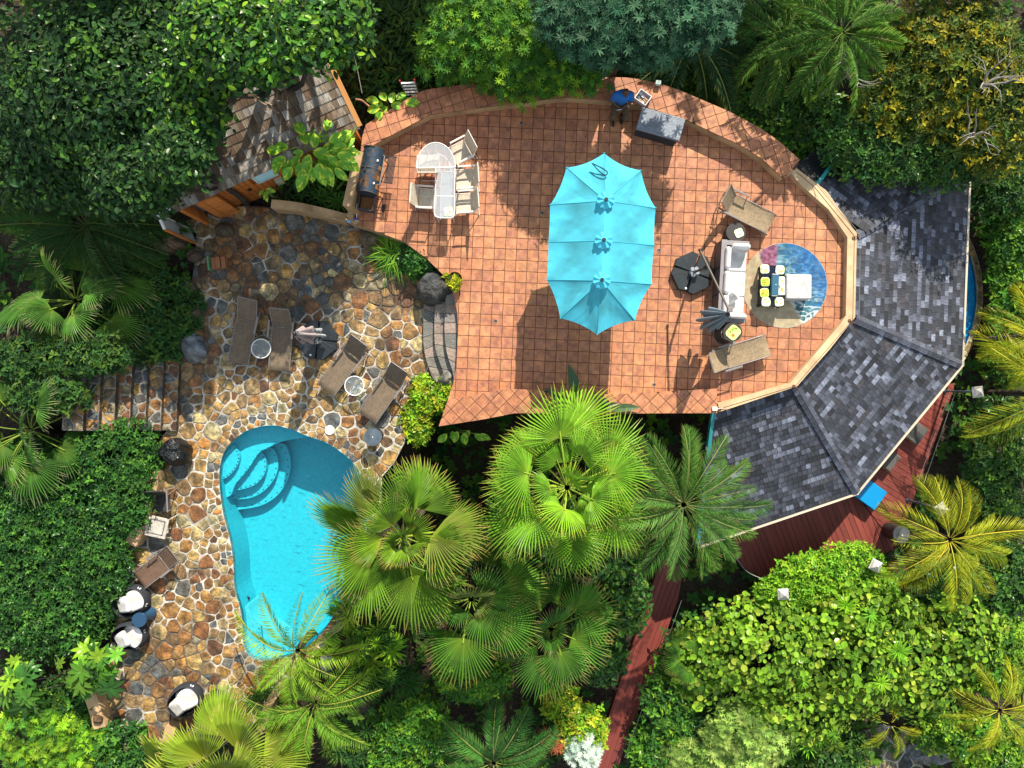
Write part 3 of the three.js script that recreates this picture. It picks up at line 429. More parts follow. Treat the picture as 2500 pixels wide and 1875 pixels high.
// ---------- orange shed with cedar shingles ----------
const shedN = [0.42, 0.9075], shedD = -8.13;        // its south wall: n.(x,z) = d
{
  R = rngOf(501);
  const shed = thing('shed', 'orange timber shed with weathered cedar shingle roof and open door', 'shed');
  const E = 1.3, T = 2.7, along = new V3(-shedN[1], 0, shedN[0]);       // towards the west end
  const D = W(873, 311, E), C = W(430, 512, E), up = new V3(-shedN[0], 0, -shedN[1]), run = 3.9, A = D.clone().addScaledVector(up, run).setY(T), B = C.clone().addScaledVector(up, run).setY(T);
  const look = { map: rep(shingleMap, 1), roughness: 0.85 }, mats = cedarTones.map((c) => std(c, look));
  const f = part('roof_plane', deckingBelow(A, B, C, D, 0.03), M.black, shed);
  courses(f, A, B, C, D, { exposure: 0.23, width: 0.16, tones: cedarTones, mats, mixed: vcol(look.map, { roughness: 0.85 }), most: 290, thick: 0.055, runs: 0.15 });
  const back = A.clone().addScaledVector(up, run).setY(E), back2 = B.clone().addScaledVector(up, run).setY(E); part('roof_plane', deckingBelow(back, back2, B, A, 0), mats[2], shed);
  const orange = [[0.6, 0.2, 0.035], [0.56, 0.18, 0.03], [0.63, 0.22, 0.045]].map((c) => std(lin(...c), { map: rep(woodgrain, 0.7), roughness: 0.7 }));
  const dark = orange[1];
  // rake boards on the east edge
  { const d = A.clone().sub(D), l = d.length(); d.normalize(); const side = along.clone(), n = d.clone().cross(side).normalize(), m = new THREE.Matrix4().makeBasis(d, n, d.clone().cross(n)).setPosition(A.clone().add(D).multiplyScalar(0.5).addScaledVector(along, -0.07)); part('rake_board', new THREE.BoxGeometry(l, 0.16, 0.13).applyMatrix4(m), std(lin(0.72, 0.36, 0.12), { map: rep(woodgrain, 0.6), roughness: 0.7 }), shed); }
  // south wall of upright boards, with the doorway left open
  const pw = (px, py) => onWall(px, py, shedN, shedD), base = new V3(shedN[0] * shedD, 0, shedN[1] * shedD), sOf = (p) => p.clone().sub(base).dot(along), y0 = -0.95, y1 = 1.22;
  const place = (s, y, out) => base.clone().addScaledVector(along, s).add(new V3(shedN[0] * out, y, shedN[1] * out)), turn = Math.atan2(-along.z, along.x);
  const sA = sOf(D) + 0.12, sDoor0 = sOf(pw(520, 512)), sDoor1 = sOf(pw(434, 545)), sEnd = sOf(C) - 0.1, wall = part('wall', new THREE.BoxGeometry(sEnd - sA, 0.2, 0.06).rotateY(turn).translate(...place((sA + sEnd) / 2, y1 - 0.1, -0.09).toArray()), dark, shed);
  const winA = sOf(pw(668, 415)), winB = sOf(pw(620, 438));
  for (let s = sA; s < sEnd; s += 0.155) {
    const door = s > sDoor0 - 0.1 && s < sDoor1, win = s > winA - 0.05 && s < winB;
    if (door) continue;
    for (const [b, t] of win ? [[y0, 0.16], [0.74, y1]] : [[y0, y1]]) part('wall_board', rbox(0.147, t - b, 0.03, 0.006, 0, 0, 0, 1).rotateY(turn).translate(...place(s + 0.075, (b + t) / 2, -0.03 + rr(-0.003, 0.003)).toArray()), pick(orange), wall);
  }
  part('wall_backing', [new THREE.BoxGeometry(sDoor0 - sA, y1 - y0, 0.04).rotateY(turn).translate(...place((sA + sDoor0) / 2, (y0 + y1) / 2, -0.09).toArray())], dark, shed);
  // other walls
  const ez = A.clone().addScaledVector(up, run); part('side_wall', [slab([[D.x + along.x * 0.15, D.z + along.z * 0.15 - 0.1], [ez.x + along.x * 0.15, ez.z + along.z * 0.15], [ez.x + along.x * 0.25, ez.z + along.z * 0.25], [D.x + along.x * 0.25, D.z + along.z * 0.25 - 0.1]], -1, E + 0.02)], orange[0], shed);
  part('gable', (() => { const g = new THREE.BufferGeometry(), o = along.clone().multiplyScalar(0.2), p = [D, A, back].map((v) => v.clone().add(o)); g.setAttribute('position', new THREE.Float32BufferAttribute(p.flatMap((v) => v.toArray()), 3)); g.computeVertexNormals(); return g; })(), orange[1], shed);
  part('side_wall', slab([[C.x - along.x * 0.1, C.z - along.z * 0.1], [back2.x - along.x * 0.1, back2.z - along.z * 0.1], [back2.x, back2.z], [C.x, C.z]], -1, E + 0.02), orange[0], shed);
  part('floor', slab([[D.x, D.z], [C.x, C.z], [back2.x, back2.z], [back.x, back.z]].map(([x, z]) => [x + up.x * 0.2, z + up.z * 0.2]), -1, -0.72), std(lin(0.05, 0.05, 0.055)), shed);
  // louvred window
  const wc = place((winA + winB) / 2, 0.45, 0), win = part('window', [box(0.62, 0.05, 0.06, 0, 0.27, 0), box(0.62, 0.05, 0.06, 0, -0.27, 0), box(0.05, 0.5, 0.06, 0.29, 0, 0), box(0.05, 0.5, 0.06, -0.29, 0, 0)].map((g) => g.rotateY(turn).translate(wc.x, wc.y, wc.z)), std(lin(0.6, 0.72, 0.74), { roughness: 0.5 }), shed);
  for (let k = 0; k < 4; k++) part('louvre', box(0.54, 0.1, 0.012).rotateX(0.7).translate(0, -0.18 + k * 0.125, 0.01).rotateY(turn).translate(wc.x, wc.y, wc.z), std(lin(0.36, 0.62, 0.68), { roughness: 0.25 }), win);
  // open door leaf, square to the wall
  const leaf = part('door', (() => { const g = box(0.46, 1.95, 0.05, 0.23, 0, 0); g.rotateY(Math.atan2(-shedN[1], shedN[0])); return g.translate(...place(sDoor1, 0.2, 0).toArray()); })(), std(lin(0.42, 0.5, 0.56), { roughness: 0.5, map: rep(mottle, 0.6) }), shed);
  part('door_edge', box(0.04, 1.96, 0.07, 0.48, 0, 0).rotateY(Math.atan2(-shedN[1], shedN[0])).translate(...place(sDoor1, 0.2, 0).toArray()), orange[1], leaf);
  part('door_frame', [box(0.46, 0.05, 0.07, 0.23, 1.0, 0), box(0.04, 1.95, 0.07, 0.02, 0, 0)].map((g) => g.rotateY(Math.atan2(-shedN[1], shedN[0])).translate(...place(sDoor1, 0.2, 0).toArray())), M.metalWhite, leaf);
  part('door_lintel', box(sDoor1 - sDoor0 + 0.1, 0.05, 0.08).rotateY(turn).translate(...place((sDoor0 + sDoor1) / 2, 1.2, 0.02).toArray()), M.metalWhite, shed);
  // second leaf folded back against the wall
  const leaf2 = part('door', box(0.62, 1.9, 0.05).rotateY(turn - 0.12).translate(...place(sDoor0 - 0.26, 0.1, 0.14).toArray()), orange[2], shed);
  part('door_sill', box(0.6, 0.05, 0.075).rotateY(turn - 0.12).translate(...place(sDoor0 - 0.26, -0.86, 0.15).toArray()), std(lin(0.7, 0.6, 0.42)), leaf2);
  part('door_seam', [-0.1, 0.1].map((o) => box(0.012, 1.88, 0.006).rotateY(turn - 0.12).translate(...place(sDoor0 - 0.26 + o, 0.1, 0.17).toArray())), dark, leaf2);
  // what stands inside, on the wall and under the eave
  const w = thing('washing_machine', 'grey appliance with dark round lid inside the shed doorway', 'appliance', place((sDoor0 + sDoor1) / 2 - 0.1, -0.72, -0.55), turn);
  part('body', rbox(0.62, 0.88, 0.6, 0.03, 0, 0.44, 0), std(lin(0.22, 0.25, 0.3), { roughness: 0.4 }), w); part('lid', cyl(0.19, 0.19, 0.02, 0.12, 0.88, 0.02, 24), M.black, w);
  const lamp = thing('wall_lamp', 'small black wall lamp on the orange shed boards', 'lamp', place(sOf(pw(618, 470)), 0, 0.0), turn); part('plate', box(0.08, 0.16, 0.03, 0, 0, 0.0), M.black, lamp); part('arm', bar([0, 0, 0], [0, 0.05, 0.14], 0.014), M.black, lamp); part('hood', cyl(0.07, 0.03, 0.1, 0, 0, 0.16, 12), M.black, lamp);
  const box2 = thing('utility_box', 'pale green utility box low on the orange shed wall', 'box', place(sOf(pw(692, 448)), -0.25, 0.05), turn); part('body', rbox(0.2, 0.3, 0.12, 0.01), std(lin(0.5, 0.5, 0.32)), box2); part('lid', box(0.22, 0.02, 0.14, 0, 0.16, 0.01), std(lin(0.42, 0.44, 0.33)), box2);
}

// ---------- furniture materials ----------
const sling = (c) => std(c, { map: rep(weave, 1.5), roughness: 0.85 });
const F_ = {
  tan: sling(lin(0.36, 0.27, 0.165)), brown: sling(lin(0.215, 0.16, 0.11)), cocoa: sling(lin(0.17, 0.1, 0.065)), beige: sling(lin(0.78, 0.68, 0.54)), dark: sling(lin(0.05, 0.045, 0.045)),
  frameGrey: std(lin(0.2, 0.18, 0.175), { roughness: 0.4, metalness: 0.2 }), frameBeige: std(lin(0.66, 0.6, 0.54), { roughness: 0.4 }),
  white: std(lin(0.82, 0.83, 0.85), { map: rep(mottle, 0.5), roughness: 0.95 }), whiteDirty: std(lin(0.62, 0.58, 0.52), { map: rep(grit, 1.2), roughness: 0.8 }),
  wicker: std(lin(0.05, 0.042, 0.04), { map: rep(weave, 2), roughness: 0.7, bumpMap: rep(weave, 2), bumpScale: 0.01 }), sofaFrame: std(lin(0.13, 0.11, 0.12), { map: rep(weave, 3), roughness: 0.6 }), sofaTop: std(lin(0.36, 0.33, 0.36), { map: rep(weave, 3), roughness: 0.6 }),
  glass: phy(lin(0.86, 0.92, 0.93), { transmission: 0.8, thickness: 0, roughness: 0.1, ior: 1.5 }),
  slatePlastic: std(lin(0.022, 0.032, 0.042), { roughness: 0.42, map: rep(grit, 1) }),
};
// a soft cushion: rounded box with swollen middle and lumps
function cushion(w, h, d, seed = 1, puff = 0.25) { const g = new RoundedBoxGeometry(w, h, d, 6, Math.min(h, w, d) * 0.45), p = g.attributes.position; for (let i = 0; i < p.count; i++) { const x = p.getX(i), y = p.getY(i), z = p.getZ(i), k = (1 - (2 * x / w) ** 2) * (1 - (2 * z / d) ** 2); p.setXYZ(i, x * (1 - 0.03 * puff), y * (1 + puff * k) + 0.012 * (fbm(x * 5 + seed * 3.1, z * 5 + seed, 64, seed, 3) - 0.5) * (h > 0.05 ? 2 : 1), z); } g.computeVertexNormals(); return g; }
const boxAng = (g, rx, ry, rz, x, y, z) => { g.rotateX(rx); g.rotateZ(rz); g.rotateY(ry); return g.translate(x, y, z); };

// ---------- sling sun lounger: +x towards the feet, hinge over the origin ----------
function makeLounger(label, mat, p, heading, back, frame = F_.frameGrey, group) {
  const o = thing('sun_lounger', label, 'sun lounger', p, -heading, group), Hs = 0.34, L = 1.24, Wd = 0.6, B = 0.7;
  const cb = Math.cos(back), sb = Math.sin(back);
  const pane = (l, curve) => { const g = new THREE.BoxGeometry(l, 0.012, Wd - 0.05, 14, 1, 8), q = g.attributes.position, uv = g.attributes.uv; for (let i = 0; i < q.count; i++) { const x = q.getX(i), z = q.getZ(i); uv.setXY(i, x, z); q.setY(i, q.getY(i) - 0.03 * (1 - (2 * z / Wd) ** 2) * curve - (x > l / 2 - 0.14 && curve > 0.5 ? (x - l / 2 + 0.14) ** 2 * 3.5 : 0)); } g.computeVertexNormals(); return g; };
  part('seat', pane(L, 1).translate(L / 2 + 0.02, Hs, 0), mat, o);
  part('backrest', pane(B, 0.4).rotateZ(0).translate(-B / 2 - 0.03, 0, 0).rotateZ(-back).translate(0, Hs, 0), mat, o);
  for (const s of [-1, 1]) {
    part('side_rail', tube([[-0.3, Hs - 0.02, s * Wd / 2], [0.2, Hs, s * Wd / 2], [L - 0.12, Hs, s * Wd / 2], [L + 0.02, Hs - 0.05, s * Wd / 2], [L + 0.04, Hs - 0.12, s * Wd / 2]], 0.018, 30, 8), frame, o);
    part('back_rail', bar([0, Hs, s * (Wd / 2 - 0.02)], [-B * cb, Hs + B * sb, s * (Wd / 2 - 0.02)], 0.016), frame, o);
    part('armrest', [rbox(0.5, 0.022, 0.055, 0.01, 0.08, Hs + 0.2, s * (Wd / 2 + 0.045)), bar([0.28, Hs + 0.2, s * (Wd / 2 + 0.045)], [0.34, 0, s * (Wd / 2 + 0.03)], 0.014), bar([-0.12, Hs + 0.2, s * (Wd / 2 + 0.045)], [-0.28, 0.0, s * (Wd / 2 + 0.03)], 0.014)], frame, o);
    part('leg', bar([L - 0.22, Hs - 0.01, s * Wd / 2], [L - 0.1, 0, s * Wd / 2], 0.015), frame, o);
  }
  for (const g of [bar([-0.28, 0.02, -Wd / 2 - 0.03], [-0.28, 0.02, Wd / 2 + 0.03], 0.013), bar([L - 0.1, 0.02, -Wd / 2], [L - 0.1, 0.02, Wd / 2], 0.013), bar([-B * cb, Hs + B * sb, -Wd / 2 + 0.02], [-B * cb, Hs + B * sb, Wd / 2 - 0.02], 0.016), bar([0, Hs, -Wd / 2], [0, Hs, Wd / 2], 0.013)]) part('cross_bar', g, frame, o);
  part('back_prop', [bar([-B * cb * 0.7, Hs + B * sb * 0.7, -0.22], [-0.3, 0.1, -0.22], 0.011), bar([-B * cb * 0.7, Hs + B * sb * 0.7, 0.22], [-0.3, 0.1, 0.22], 0.011), bar([-0.3, 0.1, -0.26], [-0.3, 0.1, 0.26], 0.011)], frame, o);
  return o;
}
const deg = PI / 180, floorAt = (px, py, y, base) => { const p = W(px, py, y); p.y = base; return p; };
makeLounger('woven tan sun lounger beside the small drum table and plate, back raised steeply', F_.tan, floorAt(1786, 499, 0.35, 0), 26 * deg, 60 * deg);
makeLounger('woven tan sun lounger reclined beside the cream kerb and hourglass table', F_.tan, floorAt(1772, 874, 0.35, 0), -17 * deg, 40 * deg);
makeLounger('brown sling lounger by the planted bed with a round glass table at its side', F_.brown, floorAt(603, 783, PATIO + 0.35, PATIO), 102.5 * deg, 30 * deg, F_.frameGrey, 'sling loungers on the stone patio');
makeLounger('brown sling lounger between a round glass table and the folded pale parasol', F_.brown, floorAt(690, 799, PATIO + 0.35, PATIO), 95 * deg, 46 * deg, F_.frameGrey, 'sling loungers on the stone patio');
makeLounger('brown sling lounger half in sun between the black parasol base and a glass table', F_.brown, floorAt(858, 868, PATIO + 0.35, PATIO), 127 * deg, 42 * deg, F_.frameGrey, 'sling loungers on the stone patio');
makeLounger('brown sling lounger half in sun beside the yellow green shrub bed', F_.brown, floorAt(956, 934, PATIO + 0.35, PATIO), 125 * deg, 42 * deg, F_.frameGrey, 'sling loungers on the stone patio');
makeLounger('brown leather look lounger in shade between the white stool and tub chairs', F_.cocoa, floorAt(398, 1372, PATIO + 0.35, PATIO), 142 * deg, 20 * deg, F_.frameGrey).scale.set(0.74, 1, 0.95);

// ---------- round glass side tables on the patio ----------
function glassTable(label, p) { const o = thing('glass_side_table', label, 'side table', p, 0, 'round glass tables on the patio'); part('rim', ring(0.275, 0.014, 0, 0.44, 0, 48), M.metalWhite, o); part('glass_top', cyl(0.27, 0.27, 0.008, 0, 0.435, 0, 40), phy(lin(0.84, 0.9, 0.94), { transmission: 0.94, thickness: 0, roughness: 0.04, ior: 1.5 }), o); for (let k = 0; k < 4; k++) { const a = k * PI / 2 + 0.5; part('leg', tube([[Math.cos(a) * 0.27, 0.43, Math.sin(a) * 0.27], [Math.cos(a) * 0.2, 0.2, Math.sin(a) * 0.2], [Math.cos(a) * 0.31, 0.0, Math.sin(a) * 0.31]], 0.011, 12, 6), M.metalWhite, o); } return o; }
glassTable('round glass table with white rim between two brown loungers in shade', floorAt(637, 851, PATIO + 0.45, PATIO));
glassTable('round glass table with white rim between the two half sunlit loungers', floorAt(865, 942, PATIO + 0.45, PATIO));

// ---------- dining set ----------
{
  const hr = thing('half_round_table', 'half round glass patio table with white frame and lower ring', 'table', floorAt(1064, 409, 0.72, 0), 0.02);
  const r = 0.535, arc = (rad, y, tk) => tube(Array.from({ length: 15 }, (_, i) => { const a = PI + i * PI / 14; return [Math.cos(a) * rad, y, Math.sin(a) * rad * 1.28]; }), tk, 40, 8);
  const sh = new THREE.Shape(); sh.moveTo(-r, 0); for (let i = 0; i <= 30; i++) { const a = PI - i * PI / 30; sh.lineTo(Math.cos(a) * r, Math.sin(a) * r * 1.28); }
  const frost = phy(lin(0.82, 0.84, 0.87), { transmission: 0.78, thickness: 0, roughness: 0.08, ior: 1.5 });
  part('glass_top', new THREE.ExtrudeGeometry(sh, { depth: 0.008, bevelEnabled: false }).rotateX(-PI / 2).translate(0, 0.712, 0), frost, hr);
  part('frame', [arc(r, 0.716, 0.013), bar([-r, 0.716, 0], [r, 0.716, 0], 0.014)], M.metalWhite, hr);
  part('lower_ring', [arc(r * 0.72, 0.3, 0.011), bar([-r * 0.72, 0.3, 0], [r * 0.72, 0.3, 0], 0.011)], M.metalWhite, hr);
  part('stretcher', bar([0, 0.71, -r * 1.27], [0, 0.3, -r * 0.92], 0.012), M.metalWhite, hr);
  for (const [x, z] of [[-0.48, -0.04], [0.48, -0.04], [-0.24, -0.56], [0.24, -0.56]]) part('leg', bar([x, 0.71, z], [x * 0.8, 0, z * 0.8], 0.013), M.metalWhite, hr);
  const rt = thing('rectangular_table', 'narrow rectangular glass patio table with white frame', 'table', floorAt(1086, 470, 0.72, 0), -0.02), w = 0.53, l = 1.35;
  part('glass_top', rbox(w, 0.008, l, 0.05, 0, 0.716, 0, 2), frost, rt);
  part('frame', [tube([[-w / 2, 0.716, -l / 2], [-w / 2, 0.716, 0], [-w / 2, 0.716, l / 2 - 0.06], [-w / 2 + 0.06, 0.716, l / 2], [w / 2 - 0.06, 0.716, l / 2], [w / 2, 0.716, l / 2 - 0.06], [w / 2, 0.716, 0], [w / 2, 0.716, -l / 2]], 0.013, 60, 7), bar([-w / 2, 0.716, 0.1], [w / 2, 0.716, 0.1], 0.01)], M.metalWhite, rt);
  part('shelf_rail', [bar([-0.14, 0.42, -l / 2], [-0.14, 0.42, l / 2], 0.012), bar([0.16, 0.42, -l / 2], [0.16, 0.42, l / 2], 0.012), bar([-0.2, 0.42, l / 2 - 0.05], [0.2, 0.42, l / 2 - 0.05], 0.012)], M.metalWhite, rt);
  part('shelf', box(0.28, 0.008, l - 0.1, 0.01, 0.42, 0), phy(lin(0.6, 0.65, 0.68), { transmission: 0.4, thickness: 0, roughness: 0.2 }), rt);
  for (const [x, z] of [[-0.22, -0.6], [0.22, -0.6], [-0.22, 0.62], [0.22, 0.62]]) part('leg', bar([x, 0.71, z], [x, 0, z * 1.04], 0.013), M.metalWhite, rt);
}
function makeDiningChair(label, p, heading) {      // +x is the way the sitter faces
  const o = thing('sling_chair', label, 'chair', p, -heading, 'beige sling chairs round the glass tables'), w = 0.54;
  const seat = new THREE.BoxGeometry(0.5, 0.014, w - 0.04, 10, 1, 8), q = seat.attributes.position; for (let i = 0; i < q.count; i++) q.setY(i, q.getY(i) - 0.03 * (1 - (2 * q.getZ(i) / w) ** 2) + (q.getX(i) > 0.12 ? -0.9 * (q.getX(i) - 0.12) ** 2 : 0)); seat.computeVertexNormals();
  part('seat', seat.translate(0.03, 0.42, 0), F_.beige, o);
  part('backrest', boxAng(new THREE.BoxGeometry(0.014, 0.56, w - 0.04, 1, 6, 1), 0, 0, 0.24, -0.3, 0.72, 0), F_.beige, o);
  for (const s of [-1, 1]) {
    const z = s * w / 2;
    part('back_post', tube([[-0.2, 0.4, z], [-0.29, 0.7, z], [-0.38, 1.0, z]], 0.014, 10, 7), F_.frameBeige, o);
    part('armrest', [rbox(0.46, 0.024, 0.05, 0.01, -0.04, 0.64, s * (w / 2 + 0.025)), bar([0.17, 0.63, s * (w / 2 + 0.02)], [0.2, 0.42, z], 0.013)], F_.frameBeige, o);
    part('seat_rail', bar([-0.24, 0.41, z], [0.28, 0.42, z], 0.014), F_.frameBeige, o);
    part('leg', bar([0.2, 0.41, z], [0.3, 0, z], 0.013), F_.frameGrey, o); part('leg', bar([-0.16, 0.41, z], [-0.34, 0, z], 0.013), F_.frameGrey, o);
  }
  for (const g of [bar([-0.38, 1.0, -w / 2], [-0.38, 1.0, w / 2], 0.013), bar([0.3, 0.02, -w / 2], [0.3, 0.02, w / 2], 0.011), bar([-0.34, 0.02, -w / 2], [-0.34, 0.02, w / 2], 0.011)]) part('cross_bar', g, F_.frameBeige, o);
  return o;
}
makeDiningChair('beige sling chair turned away from the half round table, set askew', floorAt(1127, 371, 0.42, 0), 152 * deg);
makeDiningChair('beige sling chair tucked in next to the askew chair, facing the rectangular table', floorAt(1137, 437, 0.42, 0), 176 * deg);
makeDiningChair('beige sling chair at the plate end of the rectangular glass table', floorAt(1137, 496, 0.42, 0), 176 * deg);
makeDiningChair('beige sling chair facing the rectangular table from the barrel grill side', floorAt(1042, 485, 0.42, 0), 4 * deg);
makeDiningChair('beige sling chair pushed under the straight edge of the half round table', floorAt(1048, 402, 0.42, 0), -90 * deg);

// ---------- printed plates ----------
function print(w, h, draw) { const c = document.createElement('canvas'); c.width = w; c.height = h; draw(c.getContext('2d'), w, h); const t = new THREE.CanvasTexture(c); t.colorSpace = THREE.SRGBColorSpace; t.wrapS = t.wrapT = THREE.ClampToEdgeWrapping; return t; }
const floral = (seed, bg, red) => print(128, 128, (g, w, h) => { const q = rngOf(seed); const gr = g.createLinearGradient(0, 0, w, h); gr.addColorStop(0, bg); gr.addColorStop(1, red ? '#c8e86a' : '#fdfcf4'); g.fillStyle = gr; g.fillRect(0, 0, w, h); const blob = (x, y, r, c, a) => { g.fillStyle = c; g.beginPath(); g.ellipse(x, y, r, r * 0.45, a, 0, 7); g.fill(); };
  for (let i = 0; i < 12; i++) { const a = q() * 6.28, d = 30 + q() * 22; blob(64 + Math.cos(a) * d, 64 + Math.sin(a) * d, 10 + q() * 10, ['#7db32a', '#9ccc3c', '#4f8f2a', '#d8a83a'][Math.floor(q() * 4)], q() * 3); }
  const fx = 40 + q() * 48, fy = 30 + q() * 30, fc = red ? '#d8332c' : ['#e2703c', '#d98a3a', '#e06a52'][Math.floor(q() * 3)]; for (let k = 0; k < 5; k++) blob(fx + Math.cos(k * 1.256) * 10, fy + Math.sin(k * 1.256) * 10, 12, fc, k * 1.256); g.fillStyle = '#f2d24a'; g.beginPath(); g.arc(fx, fy, 4, 0, 7); g.fill(); });
function makePlate(name, label, p, turn, w, d, map, edge, round = 0.3) {
  const o = thing(name, label, 'plate', p, turn, name === 'plate' ? 'floral square plates' : undefined), k = Math.min(w, d) * round, sh = new THREE.Shape(), x = w / 2, z = d / 2;
  sh.moveTo(-x + k, -z); sh.lineTo(x - k, -z); sh.quadraticCurveTo(x, -z, x, -z + k); sh.lineTo(x, z - k); sh.quadraticCurveTo(x, z, x - k, z); sh.lineTo(-x + k, z); sh.quadraticCurveTo(-x, z, -x, z - k); sh.lineTo(-x, -z + k); sh.quadraticCurveTo(-x, -z, -x + k, -z);
  part('rim', new THREE.ExtrudeGeometry(sh, { depth: 0.006, bevelEnabled: true, bevelSize: 0.004, bevelThickness: 0.004, bevelSegments: 2 }).rotateX(-PI / 2).translate(0, 0.006, 0), std(edge, { roughness: 0.25 }), o);
  const g = new THREE.ShapeGeometry(sh, 8).rotateX(-PI / 2), uv = g.attributes.uv, q = g.attributes.position; for (let i = 0; i < q.count; i++) { q.setX(i, q.getX(i) * 0.92); q.setZ(i, q.getZ(i) * 0.92); uv.setXY(i, q.getX(i) / w + 0.5, q.getZ(i) / d + 0.5); } part('printed_face', g.translate(0, 0.0185, 0), std(0xffffff, { map, roughness: 0.2 }), o); return o;
}
const lime = lin(0.72, 0.85, 0.36);
makePlate('plate', 'floral square plate alone at the end of the rectangular glass table', W(1095, 517, 0.722), 0.1, 0.24, 0.24, floral(1, '#eef8e0', false), lime);
makePlate('plate', 'floral square plate on the dark drum table beside the steep lounger', W(1804, 569, 0.452), 0.4, 0.23, 0.23, floral(2, '#f4fbff', false), lime);

// ---------- sofa, coffee table, rug, pouf ----------
{
  const turn = -0.055, s = thing('outdoor_sofa', 'dark wicker sofa with white seat cushions beside the round beach rug', 'sofa', floorAt(1784, 690, 0.4, 0), turn);
  const L = 2.24, D = 0.78;
  part('back_frame', box(0.14, 0.68, L, -D / 2 + 0.07, 0.34, 0), F_.sofaFrame, s); part('back_cap', rbox(0.15, 0.03, L + 0.01, 0.006, -D / 2 + 0.07, 0.695, 0), F_.sofaTop, s);
  for (const k of [-1, 1]) { part('arm_frame', box(D - 0.14, 0.6, 0.12, 0.07, 0.31, k * (L / 2 - 0.06)), F_.sofaFrame, s); part('arm_cap', rbox(D - 0.14, 0.03, 0.13, 0.006, 0.07, 0.625, k * (L / 2 - 0.06)), F_.sofaTop, s); }
  part('base', box(D - 0.16, 0.26, L - 0.24, 0.07, 0.15, 0), F_.sofaFrame, s); part('panel_gap', [-0.37, 0.37].map((z) => box(0.16, 0.7, 0.014, -D / 2 + 0.065, 0.357, z)), M.black, s);
  const c = (name, label, w, h, d, x, y, z, rx = 0, ry = 0, rz = 0, seed = 1, puff = 0.3) => { const o = single(name, boxAng(cushion(w, h, d, seed, puff), rx, 0, rz, 0, 0, 0), F_.white, label, 'cushion', 'white cushions on the wicker sofa'); const v = new V3(x, y, z).applyAxisAngle(UP, turn).add(s.position); o.position.copy(v); o.rotation.y = turn + ry; return o; };
  c('seat_cushion', 'white seat cushion under the shaded pillow by the drum table arm', 0.62, 0.13, 0.68, 0.1, 0.345, -0.66, 0, 0, 0, 1, 0.12); c('seat_cushion', 'white middle seat cushion of the wicker sofa', 0.62, 0.13, 0.68, 0.1, 0.345, 0.03, 0, 0, 0, 2, 0.12); c('seat_cushion', 'white seat cushion under the closed blue parasol arm', 0.62, 0.13, 0.66, 0.1, 0.345, 0.71, 0, 0, 0, 3, 0.12);
  c('back_cushion', 'plump white back cushion beside the standing arm pillow', 0.16, 0.44, 0.62, -0.19, 0.6, -0.62, 0, 0, 0.15, 4, 0.2); c('back_cushion', 'plump white back cushion in the middle of the sofa', 0.16, 0.44, 0.62, -0.19, 0.6, 0.05, 0, 0, 0.15, 5, 0.2); c('back_cushion', 'plump white back cushion behind the parasol arm', 0.16, 0.44, 0.6, -0.19, 0.6, 0.7, 0, 0, 0.15, 6, 0.2);
  c('arm_pillow', 'white pillow standing against the sofa arm by the drum table', 0.5, 0.42, 0.15, 0.14, 0.6, -0.93, -0.2, 0, 0, 7, 0.2); c('arm_pillow', 'white pillow standing against the sofa arm by the hourglass table', 0.5, 0.42, 0.15, 0.14, 0.6, 0.93, 0.2, 0, 0, 8, 0.2); c('throw_pillow', 'white square pillow leaning on the middle cushions', 0.36, 0.12, 0.36, -0.02, 0.56, 0.42, 0.5, 0.7, 0.5, 9, 0.5);
}
